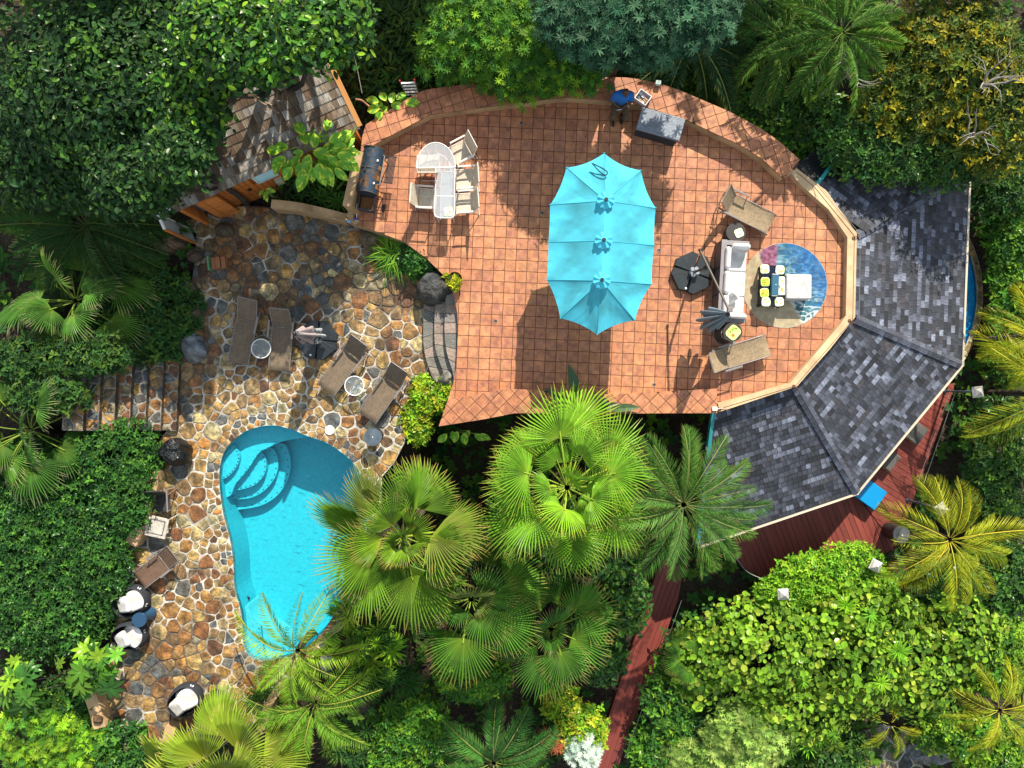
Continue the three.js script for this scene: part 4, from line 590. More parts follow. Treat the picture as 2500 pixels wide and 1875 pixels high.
{
  const rugMap = print(1024, 1024, (g, w) => {
    const im = g.createImageData(w, w), d = im.data;
    for (let y = 0; y < w; y++) for (let x = 0; x < w; x++) {
      const u = x / w, v = y / w, n = fbm(u * 6, v * 6, 64, 61, 6), f = fbm(u * 10 + n * 2.5, v * 18, 256, 63, 6), f2 = fbm(u * 26 + n * 4, v * 40, 512, 65, 4), line = 0.33 + 0.04 * Math.sin(v * 9 + 1) + Math.abs(v - 0.45) * (v > 0.45 ? 0.75 : -0.5) + 0.1 * (n - 0.5), k = u - line;     // shoreline
      let c; const s = fbm(u * 22, v * 22, 256, 67, 3), st = fbm(u * 14, v * 3, 64, 68, 3), sand = [0.7 + 0.2 * (s - 0.5) - 0.14 * st, 0.63 + 0.2 * (s - 0.5) - 0.12 * st, 0.48 + 0.2 * (s - 0.5) - 0.06 * st];
      const t = clamp(k * 2.0, 0, 1), sea = [lerp(0.26, 0.0, Math.sqrt(t)), lerp(0.44, 0.33, t), lerp(0.46, 0.62, t)].map((q) => q * (0.5 + 0.65 * f2)), foam = clamp((1 - Math.abs(f - 0.5) * 7) * (1.35 - t) * (0.4 + 0.9 * v), 0, 1);
      const wet = sea.map((q) => lerp(q, 0.82, clamp(foam * (0.5 + f2), 0, 0.9))), edge = clamp(k * 26, 0, 1); c = sand.map((q, i) => lerp(q, wet[i], edge)); const lace = clamp(1 - Math.abs(k - 0.02) * 40, 0, 1) * clamp(f2 * 2 - 0.4, 0, 1); c = c.map((q) => lerp(q, 0.8, lace * 0.7));
      const pm = clamp((0.37 - v + 0.08 * (n - 0.5)) * 14, 0, 1) * clamp((u - 0.12) * 20, 0, 1) * clamp((0.42 - u + 0.1 * (n - 0.5)) * 18, 0, 1) * edge; c = [lerp(c[0], 0.44 + 0.5 * (f2 - 0.5), pm), lerp(c[1], 0.22 + 0.45 * (f2 - 0.5), pm), lerp(c[2], 0.34 + 0.45 * (f2 - 0.5), pm)];
      c = c.map((q) => lerp(q, 0.5, 0.14)); const i = (y * w + x) * 4; d[i] = c[0] * 255; d[i + 1] = c[1] * 255; d[i + 2] = c[2] * 255; d[i + 3] = 255;
    }
    g.putImageData(im, 0, 0);
    g.strokeStyle = 'rgba(190,120,80,0.8)'; g.lineWidth = 5; for (const [x, y, r] of [[110, 460, 26], [150, 420, 30], [130, 610, 22], [90, 560, 18]]) { g.beginPath(); g.ellipse(x, y, r, r * 0.6, 1.1, 0.3, 5.2); g.stroke(); }
  });
  const g = new THREE.CylinderGeometry(1.2, 1.2, 0.008, 80), uv = g.attributes.uv, q = g.attributes.position; for (let i = 0; i < q.count; i++) uv.setXY(i, q.getX(i) / 2.42 + 0.5, 0.5 - q.getZ(i) / 2.42);
  const r = thing('round_rug', 'round rug printed with a beach shoreline and blue sea', 'rug', W(1916, 697, 0.006)); part('printed_mat', g, std(0xffffff, { map: rugMap, roughness: 0.85 }), r); part('border', ring(1.2, 0.006, 0, 0, 0, 80), std(lin(0.4, 0.38, 0.34)), r);
  const t = thing('coffee_table', 'dark wicker coffee table with black glass top covered with plates', 'coffee table', floorAt(1887, 698, 0.4, 0), -0.04), TY = 0.41;
  part('glass_top', rbox(0.64, 0.014, 1.14, 0.02, 0, TY - 0.007, 0, 2), std(lin(0.008, 0.01, 0.022), { roughness: 0.12 }), t); part('apron', [box(0.62, 0.12, 0.03, 0, TY - 0.075, 0.55), box(0.62, 0.12, 0.03, 0, TY - 0.075, -0.55), box(0.03, 0.12, 1.07, 0.295, TY - 0.075, 0), box(0.03, 0.3, 1.07, -0.295, TY - 0.165, 0)], F_.wicker, t);
  for (const [x, z] of [[-0.28, -0.53], [0.28, -0.53], [-0.28, 0.53], [0.28, 0.53]]) part('leg', box(0.06, TY - 0.02, 0.06, x, (TY - 0.02) / 2 + 0.006, z), F_.wicker, t);
  part('slat', [-0.4, -0.2, 0, 0.2, 0.4].map((z) => box(0.01, 0.3, 0.03, -0.315, TY - 0.165, z)), F_.wicker, t);
  const P = [[1867, 657, 3, 0], [1904, 659, 4, 0], [1868, 688, 5, 1], [1866, 715, 6, 1], [1870, 737, 7, 0], [1902, 737, 8, 0]], names = ['floral square plate at the coffee table corner next to the sofa pillow', 'floral square plate on the coffee table corner by the rug waves', 'green floral plate with red flower beside the tray, at the drum table end', 'green floral plate with red flower, second from the hourglass table', 'floral square plate on the coffee table corner nearest the parasol canopy', 'floral square plate on the coffee table corner below the long platter'];
  P.forEach(([x, y, s, red], i) => makePlate('plate', names[i], W(x, y, TY + 0.001), rr(-0.08, 0.08), 0.235, 0.235, floral(s, red ? '#8fd22c' : '#f6fbea', red), lime));
  makePlate('platter', 'long white floral platter on the coffee table beside the pouf', W(1907, 698, TY + 0.001), 0.01, 0.2, 0.5, floral(11, '#ffffff', false), lin(0.85, 0.9, 0.6), 0.16);
  const b = thing('drinks_tray', 'dark blue lidded tray on the coffee table among the plates', 'tray', W(1889, 697, TY + 0.001), -0.03); part('body', rbox(0.2, 0.1, 0.6, 0.012, 0, 0.05, 0), std(lin(0.015, 0.08, 0.11), { roughness: 0.3 }), b); part('lid', rbox(0.19, 0.014, 0.58, 0.006, 0.01, 0.108, 0), std(lin(0.035, 0.11, 0.17), { roughness: 0.25 }), b); part('handle', [bar([-0.08, 0.1, -0.3], [0.08, 0.1, -0.3], 0.008), bar([-0.08, 0.1, 0.3], [0.08, 0.1, 0.3], 0.008)], M.metalWhite, b); part('label', box(0.012, 0.002, 0.04, 0.01, 0.116, 0.02).rotateY(PI / 2), M.metalWhite, b);
  const o = thing('pouf', 'square pale fabric pouf standing on the printed waves of the rug', 'pouf', floorAt(1951, 700, 0.43, 0.01), -0.01); part('body', rbox(0.71, 0.42, 0.69, 0.045, 0, 0.21, 0, 4), std(lin(0.72, 0.71, 0.72), { map: rep(weave, 1.2), roughness: 0.95 }), o); part('seam', [bar([-0.34, 0.385, -0.343], [0.34, 0.385, -0.343], 0.006, 5), bar([-0.34, 0.385, 0.343], [0.34, 0.385, 0.343], 0.006, 5), bar([-0.353, 0.385, -0.33], [-0.353, 0.385, 0.33], 0.006, 5), bar([0.353, 0.385, -0.33], [0.353, 0.385, 0.33], 0.006, 5)], F_.whiteDirty, o);
  // drum and hourglass side tables
  const dt = thing('drum_table', 'low dark wicker drum table between the lounger and sofa', 'side table', floorAt(1797, 567, 0.45, 0)); part('body', lathe([[0.0, 0], [0.24, 0], [0.255, 0.2], [0.25, 0.42], [0, 0.42]]), F_.wicker, dt); part('top', cyl(0.27, 0.27, 0.03, 0, 0.42, 0, 36), std(lin(0.05, 0.042, 0.045), { map: rep(weave, 2), roughness: 0.5 }), dt);
  const hg = thing('hourglass_table', 'tall dark wicker hourglass table with platter at the sofa end', 'side table', floorAt(1789, 811, 0.95, 0)); part('body', lathe([[0, 0], [0.27, 0], [0.28, 0.06], [0.17, 0.42], [0.16, 0.5], [0.19, 0.7], [0.25, 0.92], [0, 0.92]]), F_.wicker, hg); part('band', [ring(0.165, 0.02, 0, 0.46, 0), ring(0.275, 0.014, 0, 0.06, 0)], F_.sofaTop, hg); part('top', cyl(0.26, 0.26, 0.03, 0, 0.92, 0, 36), F_.wicker, hg);
  makePlate('platter', 'large lime floral platter on the tall hourglass table', W(1790, 812, 0.951), 0.85, 0.36, 0.32, floral(12, '#e9f7a0', true), lin(0.8, 0.9, 0.3), 0.34);
}

// ---------- storage chest, grill ----------
{
  const c = thing('storage_chest', 'slate blue plastic storage chest against the tiled ledge', 'chest', floorAt(1613, 303, 0.6, 0), -0.277), lidM = std(lin(0.27, 0.32, 0.4), { map: rep(grit, 0.8), roughness: 0.6 });
  part('body', rbox(1.16, 0.54, 0.58, 0.02, 0, 0.27, 0), std(lin(0.02, 0.035, 0.055), { roughness: 0.5, map: rep(grit, 1) }), c); const chestLid = part('lid', rbox(1.24, 0.07, 0.64, 0.018, 0, 0.575, 0), lidM, c); part('ridge', [rbox(1.16, 0.012, 0.03, 0.005, 0, 0.613, 0.285), rbox(0.3, 0.012, 0.03, 0.005, 0.1, 0.613, -0.29)], lidM, chestLid);
  part('slat', [-0.2, -0.06, 0.08].map((y) => rbox(1.17, 0.012, 0.59, 0.004, 0, 0.3 + y, 0)), std(lin(0.015, 0.028, 0.045), { roughness: 0.5 }), c);
  const steel = tex(512, (u, v) => { const n = fbm(u * 5, v * 9, 45, 701, 5), m = fbm(u * 20, v * 30, 60, 703, 3), r = clamp((n - 0.58) * 7, 0, 1); const b = [0.1 + 0.12 * m, 0.17 + 0.12 * m, 0.24 + 0.12 * m], o = [0.5, 0.3, 0.14]; return [0, 1, 2].map((k) => lerp(b[k], o[k] * (0.6 + 0.6 * m), r * 0.75)); });
  const sm = std(0xffffff, { map: steel, roughness: 0.5, metalness: 0.25 }), rust = std(lin(0.4, 0.17, 0.05), { map: rep(grit, 2), roughness: 0.9 }), g = thing('barrel_grill', 'rusty blue barrel smoker grill beside the cream wall', 'grill', floorAt(905, 418, 0.85, 0), -0.17 + PI / 2);
  const R0 = 0.275, half = (a0, a1) => new THREE.CylinderGeometry(R0, R0, 1.24, 32, 6, false, a0, a1).rotateZ(-PI / 2);   // +x along the barrel
  part('barrel', half(PI * 0.5 + 0.25, PI * 1.02).translate(0, 0.85, 0), sm, g); const lid = part('lid', new THREE.CylinderGeometry(R0 + 0.012, R0 + 0.012, 1.24, 32, 4, false, -PI * 0.5 + 0.24, PI).rotateZ(-PI / 2).translate(0, 0.86, 0), sm, g);
  part('end_cap', [-0.62, 0.62].map((x) => new THREE.CylinderGeometry(R0 + 0.008, R0 + 0.008, 0.012, 32).rotateZ(PI / 2).translate(x, 0.855, 0)), sm, g);
  part('hoop', [-0.61, 0.04, 0.61].map((x) => new THREE.TorusGeometry(R0 + 0.014, 0.009, 6, 40).rotateY(PI / 2).translate(x, 0.858, 0)), std(lin(0.1, 0.07, 0.05), { roughness: 0.7 }), g);
  for (const x of [0.0, -0.27, -0.5]) { part('hinge', rbox(0.17, 0.035, 0.06, 0.008, x, 1.13, -0.09), M.black, lid); part('rust_patch', (() => { const q = new THREE.CylinderGeometry(R0 + 0.0145, R0 + 0.0145, 0.13, 10, 1, true, -0.62, 0.62).rotateZ(-PI / 2).translate(x + 0.08, 0.86, 0); return q; })(), rust, lid); }
  for (const x of [0.26, -0.36]) { const gauge = part('gauge', cyl(0.035, 0.035, 0.03, x, 1.06, 0.19, 16), M.metalWhite, lid); part('bezel', ring(0.036, 0.006, x, 1.09, 0.19), M.black, gauge); }
  part('handle', [bar([-0.35, 0.97, 0.33], [0.45, 0.97, 0.33], 0.014), bar([-0.35, 0.95, 0.24], [-0.35, 0.97, 0.33], 0.01), bar([0.45, 0.95, 0.24], [0.45, 0.97, 0.33], 0.01)], M.wire, lid);
  const fb = part('firebox', [box(0.42, 0.3, 0.02, -0.84, 0.62, 0.2), box(0.42, 0.3, 0.02, -0.84, 0.62, -0.2), box(0.02, 0.3, 0.42, -1.04, 0.62, 0), box(0.02, 0.3, 0.42, -0.64, 0.62, 0), box(0.42, 0.02, 0.42, -0.84, 0.48, 0)], sm, g); part('rim', [bar([-1.04, 0.78, -0.2], [-0.64, 0.78, -0.2], 0.014), bar([-1.04, 0.78, 0.2], [-0.64, 0.78, 0.2], 0.014), bar([-1.04, 0.78, -0.2], [-1.04, 0.78, 0.2], 0.014)], sm, fb); part('ash', box(0.4, 0.04, 0.38, -0.84, 0.52, 0), rust, fb);
  part('shelf', Array.from({ length: 7 }, (_, k) => box(0.78, 0.018, 0.022, 0.18, 0.66, 0.38 + k * 0.033)), M.black, g); part('shelf_bracket', [bar([-0.18, 0.65, 0.2], [-0.18, 0.65, 0.6], 0.012), bar([0.54, 0.65, 0.2], [0.54, 0.65, 0.6], 0.012)], M.black, g);
  for (const [x, z] of [[-0.5, 0.2], [-0.5, -0.2], [0.5, 0.2], [0.5, -0.2]]) part('leg', bar([x, 0.66, z * 0.8], [x, 0, z * 1.3], 0.016), M.black, g); part('wheel', [new THREE.CylinderGeometry(0.11, 0.11, 0.05, 24).rotateX(PI / 2).translate(-0.78, 0.11, 0.36)], M.rubber, g); part('wheel', [new THREE.CylinderGeometry(0.11, 0.11, 0.05, 24).rotateX(PI / 2).translate(-0.78, 0.11, -0.3)], M.rubber, g); part('axle', bar([-0.78, 0.11, -0.32], [-0.78, 0.11, 0.38], 0.012), M.black, g); part('lighter', rbox(0.1, 0.03, 0.05, 0.01, -0.55, 0.72, 0.3), std(lin(0.7, 0.3, 0.03)), g);
  const br = thing('broom', 'blue and white long handled brush leaning by the grill', 'brush', W(871, 537, 0.0)); part('handle', bar([0, 0.02, 0], [0.13, 0.62, -0.3], 0.012), M.metalWhite, br); part('head', rbox(0.07, 0.14, 0.05, 0.012, -0.005, 0.08, 0.0), std(lin(0.02, 0.08, 0.5), { roughness: 0.4 }), br); part('tip', rbox(0.06, 0.05, 0.05, 0.01, -0.01, 0.025, 0.01), M.metalWhite, br);
  const cl = single('cloth', chip(poly([[848, 535], [856, 537], [855, 545], [846, 543]], 0.03), 0.02, 0.034, 0.004), std(lin(0.2, 0.42, 0.62)), 'folded light blue cloth on the cream pad by the grill wall', 'cloth');
}

// ---------- parasols ----------
{ // long turquoise market parasol with three vents
  const ry = 2.2, hy = 2.72, P = (x, y, h = ry) => W(x, y, h), hubs = [P(1478.5, 490, hy), P(1473, 588, hy), P(1468.5, 685, hy)], c = hubs[1];
  const rim = [P(1343, 500), P(1383, 409), P(1475, 374), P(1565, 416), P(1601, 508), P(1597, 599), P(1591, 694), P(1550, 782), P(1458, 817), P(1368, 777), P(1335, 683), P(1339, 591)];
  const u = thing('market_parasol', 'long turquoise double ended parasol with three vent caps', 'parasol', [c.x, 0, c.z]), O = new V3(c.x, 0, c.z), l = (v) => v.clone().sub(O);
  const cloth = phy(lin(0.075, 0.64, 0.88), { roughness: 1, transmission: 0.2, thickness: 0, map: rep(mottle, 0.25) });
  const panel = (a, b, p, q, sag, seed) => { const n = 14, pos = [], uv = [], idx = []; for (let i = 0; i <= n; i++) for (let j = 0; j <= n; j++) { const s = i / n, t = j / n, top = a.clone().lerp(b, t), bot = p.clone().lerp(q, t), v = top.lerp(bot, s), e = 4 * t * (1 - t); v.y -= sag * e * s * (1.2 - 0.4 * s); const inn = l(hubs[1]).sub(v).setY(0); v.addScaledVector(inn, (a === b ? 0.03 : 0.008) * e * s * s * s); v.y += (0.016 + 0.03 * (seed % 3 === 1 ? 1 : 0.3)) * s * (fbm(t * 18 + s * 4 + seed * 5, s * 2.5, 512, seed, 3) - 0.5) * e; pos.push(v.x, v.y, v.z); uv.push(t * 2, s * 2); if (i < n && j < n) { const k = i * (n + 1) + j; idx.push(k, k + 1, k + n + 2, k, k + n + 2, k + n + 1); } } const g = new THREE.BufferGeometry(); g.setAttribute('position', new THREE.Float32BufferAttribute(pos, 3)); g.setAttribute('uv', new THREE.Float32BufferAttribute(uv, 2)); g.setIndex(idx); g.computeVertexNormals(); return g; };
  const h = hubs.map(l), r = rim.map(l), seams = [];
  [[0, 0, 0, 1], [0, 0, 1, 2], [0, 0, 2, 3], [0, 0, 3, 4], [0, 1, 4, 5], [1, 2, 5, 6], [2, 2, 6, 7], [2, 2, 7, 8], [2, 2, 8, 9], [2, 2, 9, 10], [2, 1, 10, 11], [1, 0, 11, 0]].forEach(([a, b, p, q], i) => part('canopy_panel', panel(h[a], h[b], r[p], r[q], 0.05, i + 2), cloth, u));
  [[0, 0], [0, 1], [0, 2], [0, 3], [0, 4], [1, 5], [2, 6], [2, 7], [2, 8], [2, 9], [2, 10], [1, 11]].forEach(([a, p]) => { part('rib', bar(h[a].clone().setY(h[a].y - 0.05), r[p].clone().setY(r[p].y - 0.03), 0.012, 6), F_.frameGrey, u); part('seam', bar(h[a].clone().setY(h[a].y + 0.004), r[p].clone().setY(r[p].y + 0.004), 0.006, 5), std(lin(0.03, 0.36, 0.5)), u); part('rib_tip', new THREE.SphereGeometry(0.022, 8, 6).translate(r[p].x, r[p].y, r[p].z), std(lin(0.03, 0.3, 0.4)), u); });
  part('ridge_pole', bar(h[0].clone().setY(hy - 0.06), h[2].clone().setY(hy - 0.06), 0.016), F_.frameGrey, u);
  h.forEach((p, i) => { const pos = [], n = 16; for (let k = 0; k < n; k++) { const a0 = k / n * 2 * PI, a1 = (k + 1) / n * 2 * PI, am = (a0 + a1) / 2, pt = (a, rad, y) => [p.x + Math.cos(a) * rad, p.y + y, p.z + Math.sin(a) * rad], A = pt(a0, 0.045, 0.13), B = pt(a1, 0.045, 0.13), C = pt(a1, 0.2, k % 2 ? 0.03 : 0.08), D = pt(a0, 0.2, k % 2 ? 0.08 : 0.03), Mq = pt(am, 0.225, 0.04); pos.push(...A, ...C, ...B, ...A, ...D, ...C, ...D, ...Mq, ...C); } const g = new THREE.BufferGeometry(); g.setAttribute('position', new THREE.Float32BufferAttribute(pos, 3)); g.computeVertexNormals(); const vt = part('vent_cap', g, cloth, u); part('finial', cyl(0.055, 0.045, 0.06, p.x, p.y + 0.11, p.z, 16), M.black, vt); });
  part('pole', bar([0, 0.02, 0], [h[1].x, hy - 0.03, h[1].z], 0.03, 16), F_.frameGrey, u); part('base_plate', rbox(0.95, 0.07, 0.62, 0.02, 0, 0.037, 0), M.black, u);
  const st = l(P(1445, 398, 2.44)); part('strap', new THREE.TubeGeometry(new THREE.CatmullRomCurve3([[0, 0, 0], [0.13, 0.05, 0.17], [0.26, 0.09, 0.3], [0.34, 0.1, 0.33], [0.38, 0.09, 0.27], [0.3, 0.07, 0.18], [0.15, 0.04, 0.09], [0.02, 0.0, 0.01]].map(([x, y, z]) => new V3(st.x + x, st.y + y, st.z + z))), 48, 0.017, 6), std(lin(0.0, 0.06, 0.1)), u);
}
function parasolBase(o, rot) { // four filled wedges in an eight sided ring
  for (let k = 0; k < 4; k++) { const a0 = k * PI / 2 + rot, pts = [[0.1, 0], [0.56, 0], [0.62, 0.02], [0.6, 0.8], [0.57, 0.785]]; const q = [[0.12, 0.08], [0.55, 0.045], [0.61, 0.36], [0.61, PI / 2 - 0.36], [0.55, PI / 2 - 0.045], [0.12, PI / 2 - 0.08]].map(([r, a]) => [Math.cos(a0 + a) * r, Math.sin(a0 + a) * r]); const w = part('weight_tank', chip(q, 0, 0.17, 0.02), F_.slatePlastic, o); part('groove', [0.3, 0.62, 0.95, 1.27].map((a) => bar([Math.cos(a0 + a) * 0.2, 0.165, Math.sin(a0 + a) * 0.2], [Math.cos(a0 + a) * 0.52, 0.165, Math.sin(a0 + a) * 0.52], 0.007, 5)), M.black, w); }
  part('plug', cyl(0.03, 0.03, 0.02, -0.2, 0.165, 0.44, 12), M.metalWhite, o);
}
function foldedCanopy(parent, top, bottom, spread, mat, n, squash = 1) { for (let k = 0; k < n; k++) { const a = k / n * 2 * PI, ca = Math.cos(a), sa = Math.sin(a) * squash, m = top.clone().lerp(bottom, 0.5); part('canopy_fold', (() => { const c = new THREE.CatmullRomCurve3([top.clone().add(new V3(ca * 0.03, 0, sa * 0.03)), m.add(new V3(ca * spread * 0.62, 0, sa * spread * 0.62)), bottom.clone().add(new V3(ca * spread, rr(-0.06, 0.06), sa * spread))]); const g = new THREE.TubeGeometry(c, 14, 1, 8), p = g.attributes.position, per = 9; for (let i = 0; i < p.count; i++) { const s = Math.floor(i / per) / 14, q = c.getPointAt(s), w = 0.02 + 0.055 * s; const v = new V3(p.getX(i), p.getY(i), p.getZ(i)).sub(q); const rad = new V3(ca, 0, sa).normalize(), tan = new V3(-sa, 0, ca).normalize(); const R1 = v.dot(rad) * w * 1.7, T1 = v.dot(tan) * w * 0.75; p.setXYZ(i, q.x + rad.x * R1 + tan.x * T1, q.y, q.z + rad.z * R1 + tan.z * T1); } g.computeVertexNormals(); return g; })(), mat, parent); } }
{
  R = rngOf(611);
  const b = W(1688, 668, 0), u = thing('cantilever_parasol', 'closed grey blue cantilever parasol on black octagonal weights by the sofa', 'parasol', b), l = (x, y, h) => W(x, y, h).sub(b);
  parasolBase(u, 0.35); const post = l(1722, 654, 1.6);
  part('hub_collar', [cyl(0.12, 0.1, 0.22, 0, 0.1, 0, 16), ...[[0.09, 0.02], [-0.03, 0.09], [-0.05, -0.08], [0.06, -0.09]].map(([x, z]) => cyl(0.055, 0.055, 0.1, x, 0.25, z, 12))], std(lin(0.4, 0.42, 0.46), { roughness: 0.3, metalness: 0.5 }), u);
  part('mast', bar([0, 0.2, 0], post, 0.035, 12), std(lin(0.06, 0.055, 0.05), { roughness: 0.4, metalness: 0.4 }), u);
  const rear = l(1708, 609, 1.45), front = l(1779, 755, 2.5), arm = std(lin(0.1, 0.09, 0.075), { roughness: 0.4, metalness: 0.4 });
  part('arm', bar(rear, front, 0.032, 10), arm, u); part('arm_cap', bar(rear, rear.clone().lerp(front, 0.03), 0.045, 10), M.black, u); part('joint', rbox(0.1, 0.13, 0.1, 0.02, post.x, post.y, post.z), M.black, u);
  part('head_block', rbox(0.13, 0.12, 0.12, 0.015, front.x + 0.02, front.y + 0.02, front.z + 0.02), std(lin(0.16, 0.15, 0.15), { roughness: 0.5 }), u);
  const top = l(1777, 768, 2.42), bot = new V3(top.x - 0.05, 0.85, top.z + 0.0); foldedCanopy(u, top, bot, 0.24, std(lin(0.24, 0.34, 0.44), { map: rep(weave, 1), roughness: 0.9 }), 8);
  part('canopy_hub', cyl(0.06, 0.05, 0.1, top.x, top.y - 0.06, top.z, 12), M.black, u); part('crank', [bar([post.x * 0.7, 1.1, post.z * 0.7], [post.x * 0.7 + 0.1, 1.1, post.z * 0.7 - 0.1], 0.012), bar([post.x * 0.7 + 0.1, 1.1, post.z * 0.7 - 0.1], [post.x * 0.7 + 0.1, 0.98, post.z * 0.7 - 0.1], 0.01)], M.black, u);
  const b2 = floorAt(776, 830, PATIO + 0.12, PATIO), u2 = thing('cantilever_parasol', 'folded pale canvas cantilever parasol on black octagonal weights on the patio', 'parasol', b2), l2 = (x, y, h) => W(x, y, h).sub(b2);
  parasolBase(u2, 0.1);
  const top2 = l2(716, 812, 1.75); part('mast', tube([[0.02, 0.15, 0.02], [0.02, 1.2, 0.03], [0.0, 2.0, 0.04], [top2.x * 0.4, 2.42, top2.z * 0.3], [top2.x, top2.y, top2.z]].map((p) => p), 0.03, 40, 8), std(lin(0.05, 0.035, 0.03), { roughness: 0.5 }), u2);
  part('brace', tube([[0.03, 0.6, 0.05], [-0.12, 1.2, 0.14], [0, 2.0, 0.1]], 0.02, 20, 6), std(lin(0.05, 0.035, 0.03), { roughness: 0.5 }), u2);
  R = rngOf(612); const pale = std(lin(0.5, 0.56, 0.63), { roughness: 0.9, map: rep(weave, 1) }), pink = std(lin(0.5, 0.41, 0.42), { roughness: 0.9, map: rep(weave, 1) });
  foldedCanopy(u2, new V3(0.02, 2.35, -0.06), new V3(0.08, 0.5, -0.1), 0.13, pale, 6); foldedCanopy(u2, new V3(0.0, 2.4, -0.02), new V3(0.05, 1.35, -0.06), 0.17, pink, 6);
  part('strap', [new THREE.TorusGeometry(0.19, 0.02, 6, 24).rotateX(PI / 2).translate(0.06, 1.15, -0.08), new THREE.TorusGeometry(0.19, 0.02, 6, 24).rotateX(PI / 2).translate(0.06, 0.8, -0.08)], M.black, u2); part('crown_cap', new THREE.SphereGeometry(0.06, 10, 8).translate(0.0, 2.44, -0.03), M.black, u2);
}

// ---------- patio odds and ends ----------
{
  const rd = thing('round_table', 'round slate blue table at the head of the pool by the palm', 'table', floorAt(910, 1067, PATIO + 0.5, PATIO)); part('top', cyl(0.26, 0.26, 0.03, 0, 0.47, 0, 36), std(lin(0.09, 0.13, 0.18), { roughness: 0.5, map: rep(mottle, 1) }), rd); part('stem', lathe([[0, 0], [0.22, 0], [0.22, 0.03], [0.1, 0.22], [0.2, 0.47], [0, 0.47]], 24), M.black, rd); part('knob', cyl(0.015, 0.015, 0.012, 0, 0.5, 0, 8), M.metalWhite, rd);
  const sk = thing('skimmer_lid', 'round white skimmer lid set in the stones by the pool', 'lid', W(805, 1050, PATIO + 0.02)); part('disc', cyl(0.14, 0.135, 0.02, 0, 0, 0, 32), std(lin(0.78, 0.76, 0.7)), sk); part('finger_hole', [-0.09, 0.09].map((x) => cyl(0.016, 0.016, 0.004, x, 0.019, 0, 8)), M.black, sk);
  // dark chair, white stool, tub chairs
  const ch = thing('dark_armchair', 'dark sling armchair against the hedge wall by the white stool', 'chair', floorAt(392, 1225, PATIO + 0.4, PATIO), 0.05); part('seat', box(0.52, 0.03, 0.52, 0.02, 0.4, 0.02), F_.dark, ch); part('backrest', boxAng(new THREE.BoxGeometry(0.5, 0.5, 0.03), -0.3, 0, 0, 0, 0.68, -0.3), F_.dark, ch); for (const k of [-1, 1]) { part('armrest', [rbox(0.045, 0.025, 0.56, 0.01, k * 0.29, 0.62, 0), bar([k * 0.29, 0.61, 0.25], [k * 0.29, 0, 0.26], 0.014), bar([k * 0.29, 0.61, -0.2], [k * 0.29, 0, -0.3], 0.014)], F_.frameGrey, ch); } part('cross_bar', [bar([-0.29, 0.9, -0.37], [0.29, 0.9, -0.37], 0.014), bar([-0.29, 0.38, 0.26], [0.29, 0.38, 0.26], 0.012)], F_.frameGrey, ch);
  const so = thing('white_stool', 'weathered white square stool with grey inlay by the hedge wall', 'stool', floorAt(382, 1287, PATIO + 0.45, PATIO), -0.22); part('top', rbox(0.62, 0.04, 0.6, 0.05, 0, 0.43, 0), F_.whiteDirty, so); part('inlay', [box(0.44, 0.004, 0.03, 0, 0.452, 0.2), box(0.44, 0.004, 0.03, 0, 0.452, -0.2), box(0.03, 0.004, 0.43, 0.21, 0.452, 0), box(0.03, 0.004, 0.43, -0.21, 0.452, 0)], std(lin(0.1, 0.09, 0.085)), so); for (const [x, z] of [[-1, -1], [1, -1], [-1, 1], [1, 1]]) part('leg', bar([x * 0.25, 0.42, z * 0.24], [x * 0.34, 0, z * 0.36], 0.018), F_.whiteDirty, so);
  const tub = (label, px, py, turn, puffy) => { const o = thing('tub_chair', label, 'tub chair', floorAt(px, py, PATIO + 0.4, PATIO), turn, 'tub chairs with white cushions'), shell = std(lin(0.02, 0.025, 0.038), { roughness: 0.85, map: rep(weave, 2) });
    const pts = []; part('shell', (() => { const g = new THREE.SphereGeometry(0.46, 28, 14, 0, 2 * PI, PI * 0.3, PI * 0.62), p = g.attributes.position; for (let i = 0; i < p.count; i++) { const x = p.getX(i), y = p.getY(i), z = p.getZ(i), k = clamp((-x + 0.1) / 0.4, 0, 1); p.setXYZ(i, x, (y + 0.36) * (0.72 + 0.5 * k), z * 0.98); } g.computeVertexNormals(); return g; })(), shell, o); part('foot', cyl(0.22, 0.2, 0.05, 0, 0, 0, 20), M.black, o); part('seat_base', cyl(0.36, 0.38, 0.08, 0.02, 0.2, 0, 24), shell, o);
    part('seat_cushion', (() => { const g = cushion(0.7, 0.16, 0.7, 3, 0.2), p = g.attributes.position; for (let i = 0; i < p.count; i++) { const x = p.getX(i), z = p.getZ(i), d = Math.hypot(x, z), k = Math.max(Math.abs(x), Math.abs(z)) / (d || 1); p.setX(i, x * lerp(1, k, 0.9) * 1.1); p.setZ(i, z * lerp(1, k, 0.9) * 1.1); } g.computeVertexNormals(); return g.translate(0.06, 0.34, 0); })(), F_.white, o);
    return o; };
  const t1 = tub('dark tub chair with round white cushion under the hedge, beside the blue table', 322, 1468, 0.4), t2 = tub('dark tub chair with square white pillow under the hedge beside the blue stool', 318, 1552, -0.4), t3 = tub('dark tub chair with pointed white pillow out on the sunlit flagstones', 454, 1708, 0.5);
  const pil = (label, o, dx, dz, ry, rz, seed) => { const q = single('pillow', boxAng(cushion(0.46, 0.15, 0.46, seed, 0.5), 0, 0, rz, 0, 0, 0), F_.white, label, 'pillow', 'white pillows on the tub chairs'); q.position.set(o.position.x + dx, o.position.y + 0.56, o.position.z + dz); q.rotation.y = ry; return q; };
  pil('ribbed white pillow on the tub chair next to the brown lounger', t1, -0.14, 0.05, 0.3, 0.5, 31); pil('white square pillow on the lower tub chair under the hedge', t2, -0.14, 0.06, 0.5, 0.45, 32); pil('bright white pointed pillow on the tub chair by the black stool', t3, -0.16, 0.14, 0.75, 0.35, 33);
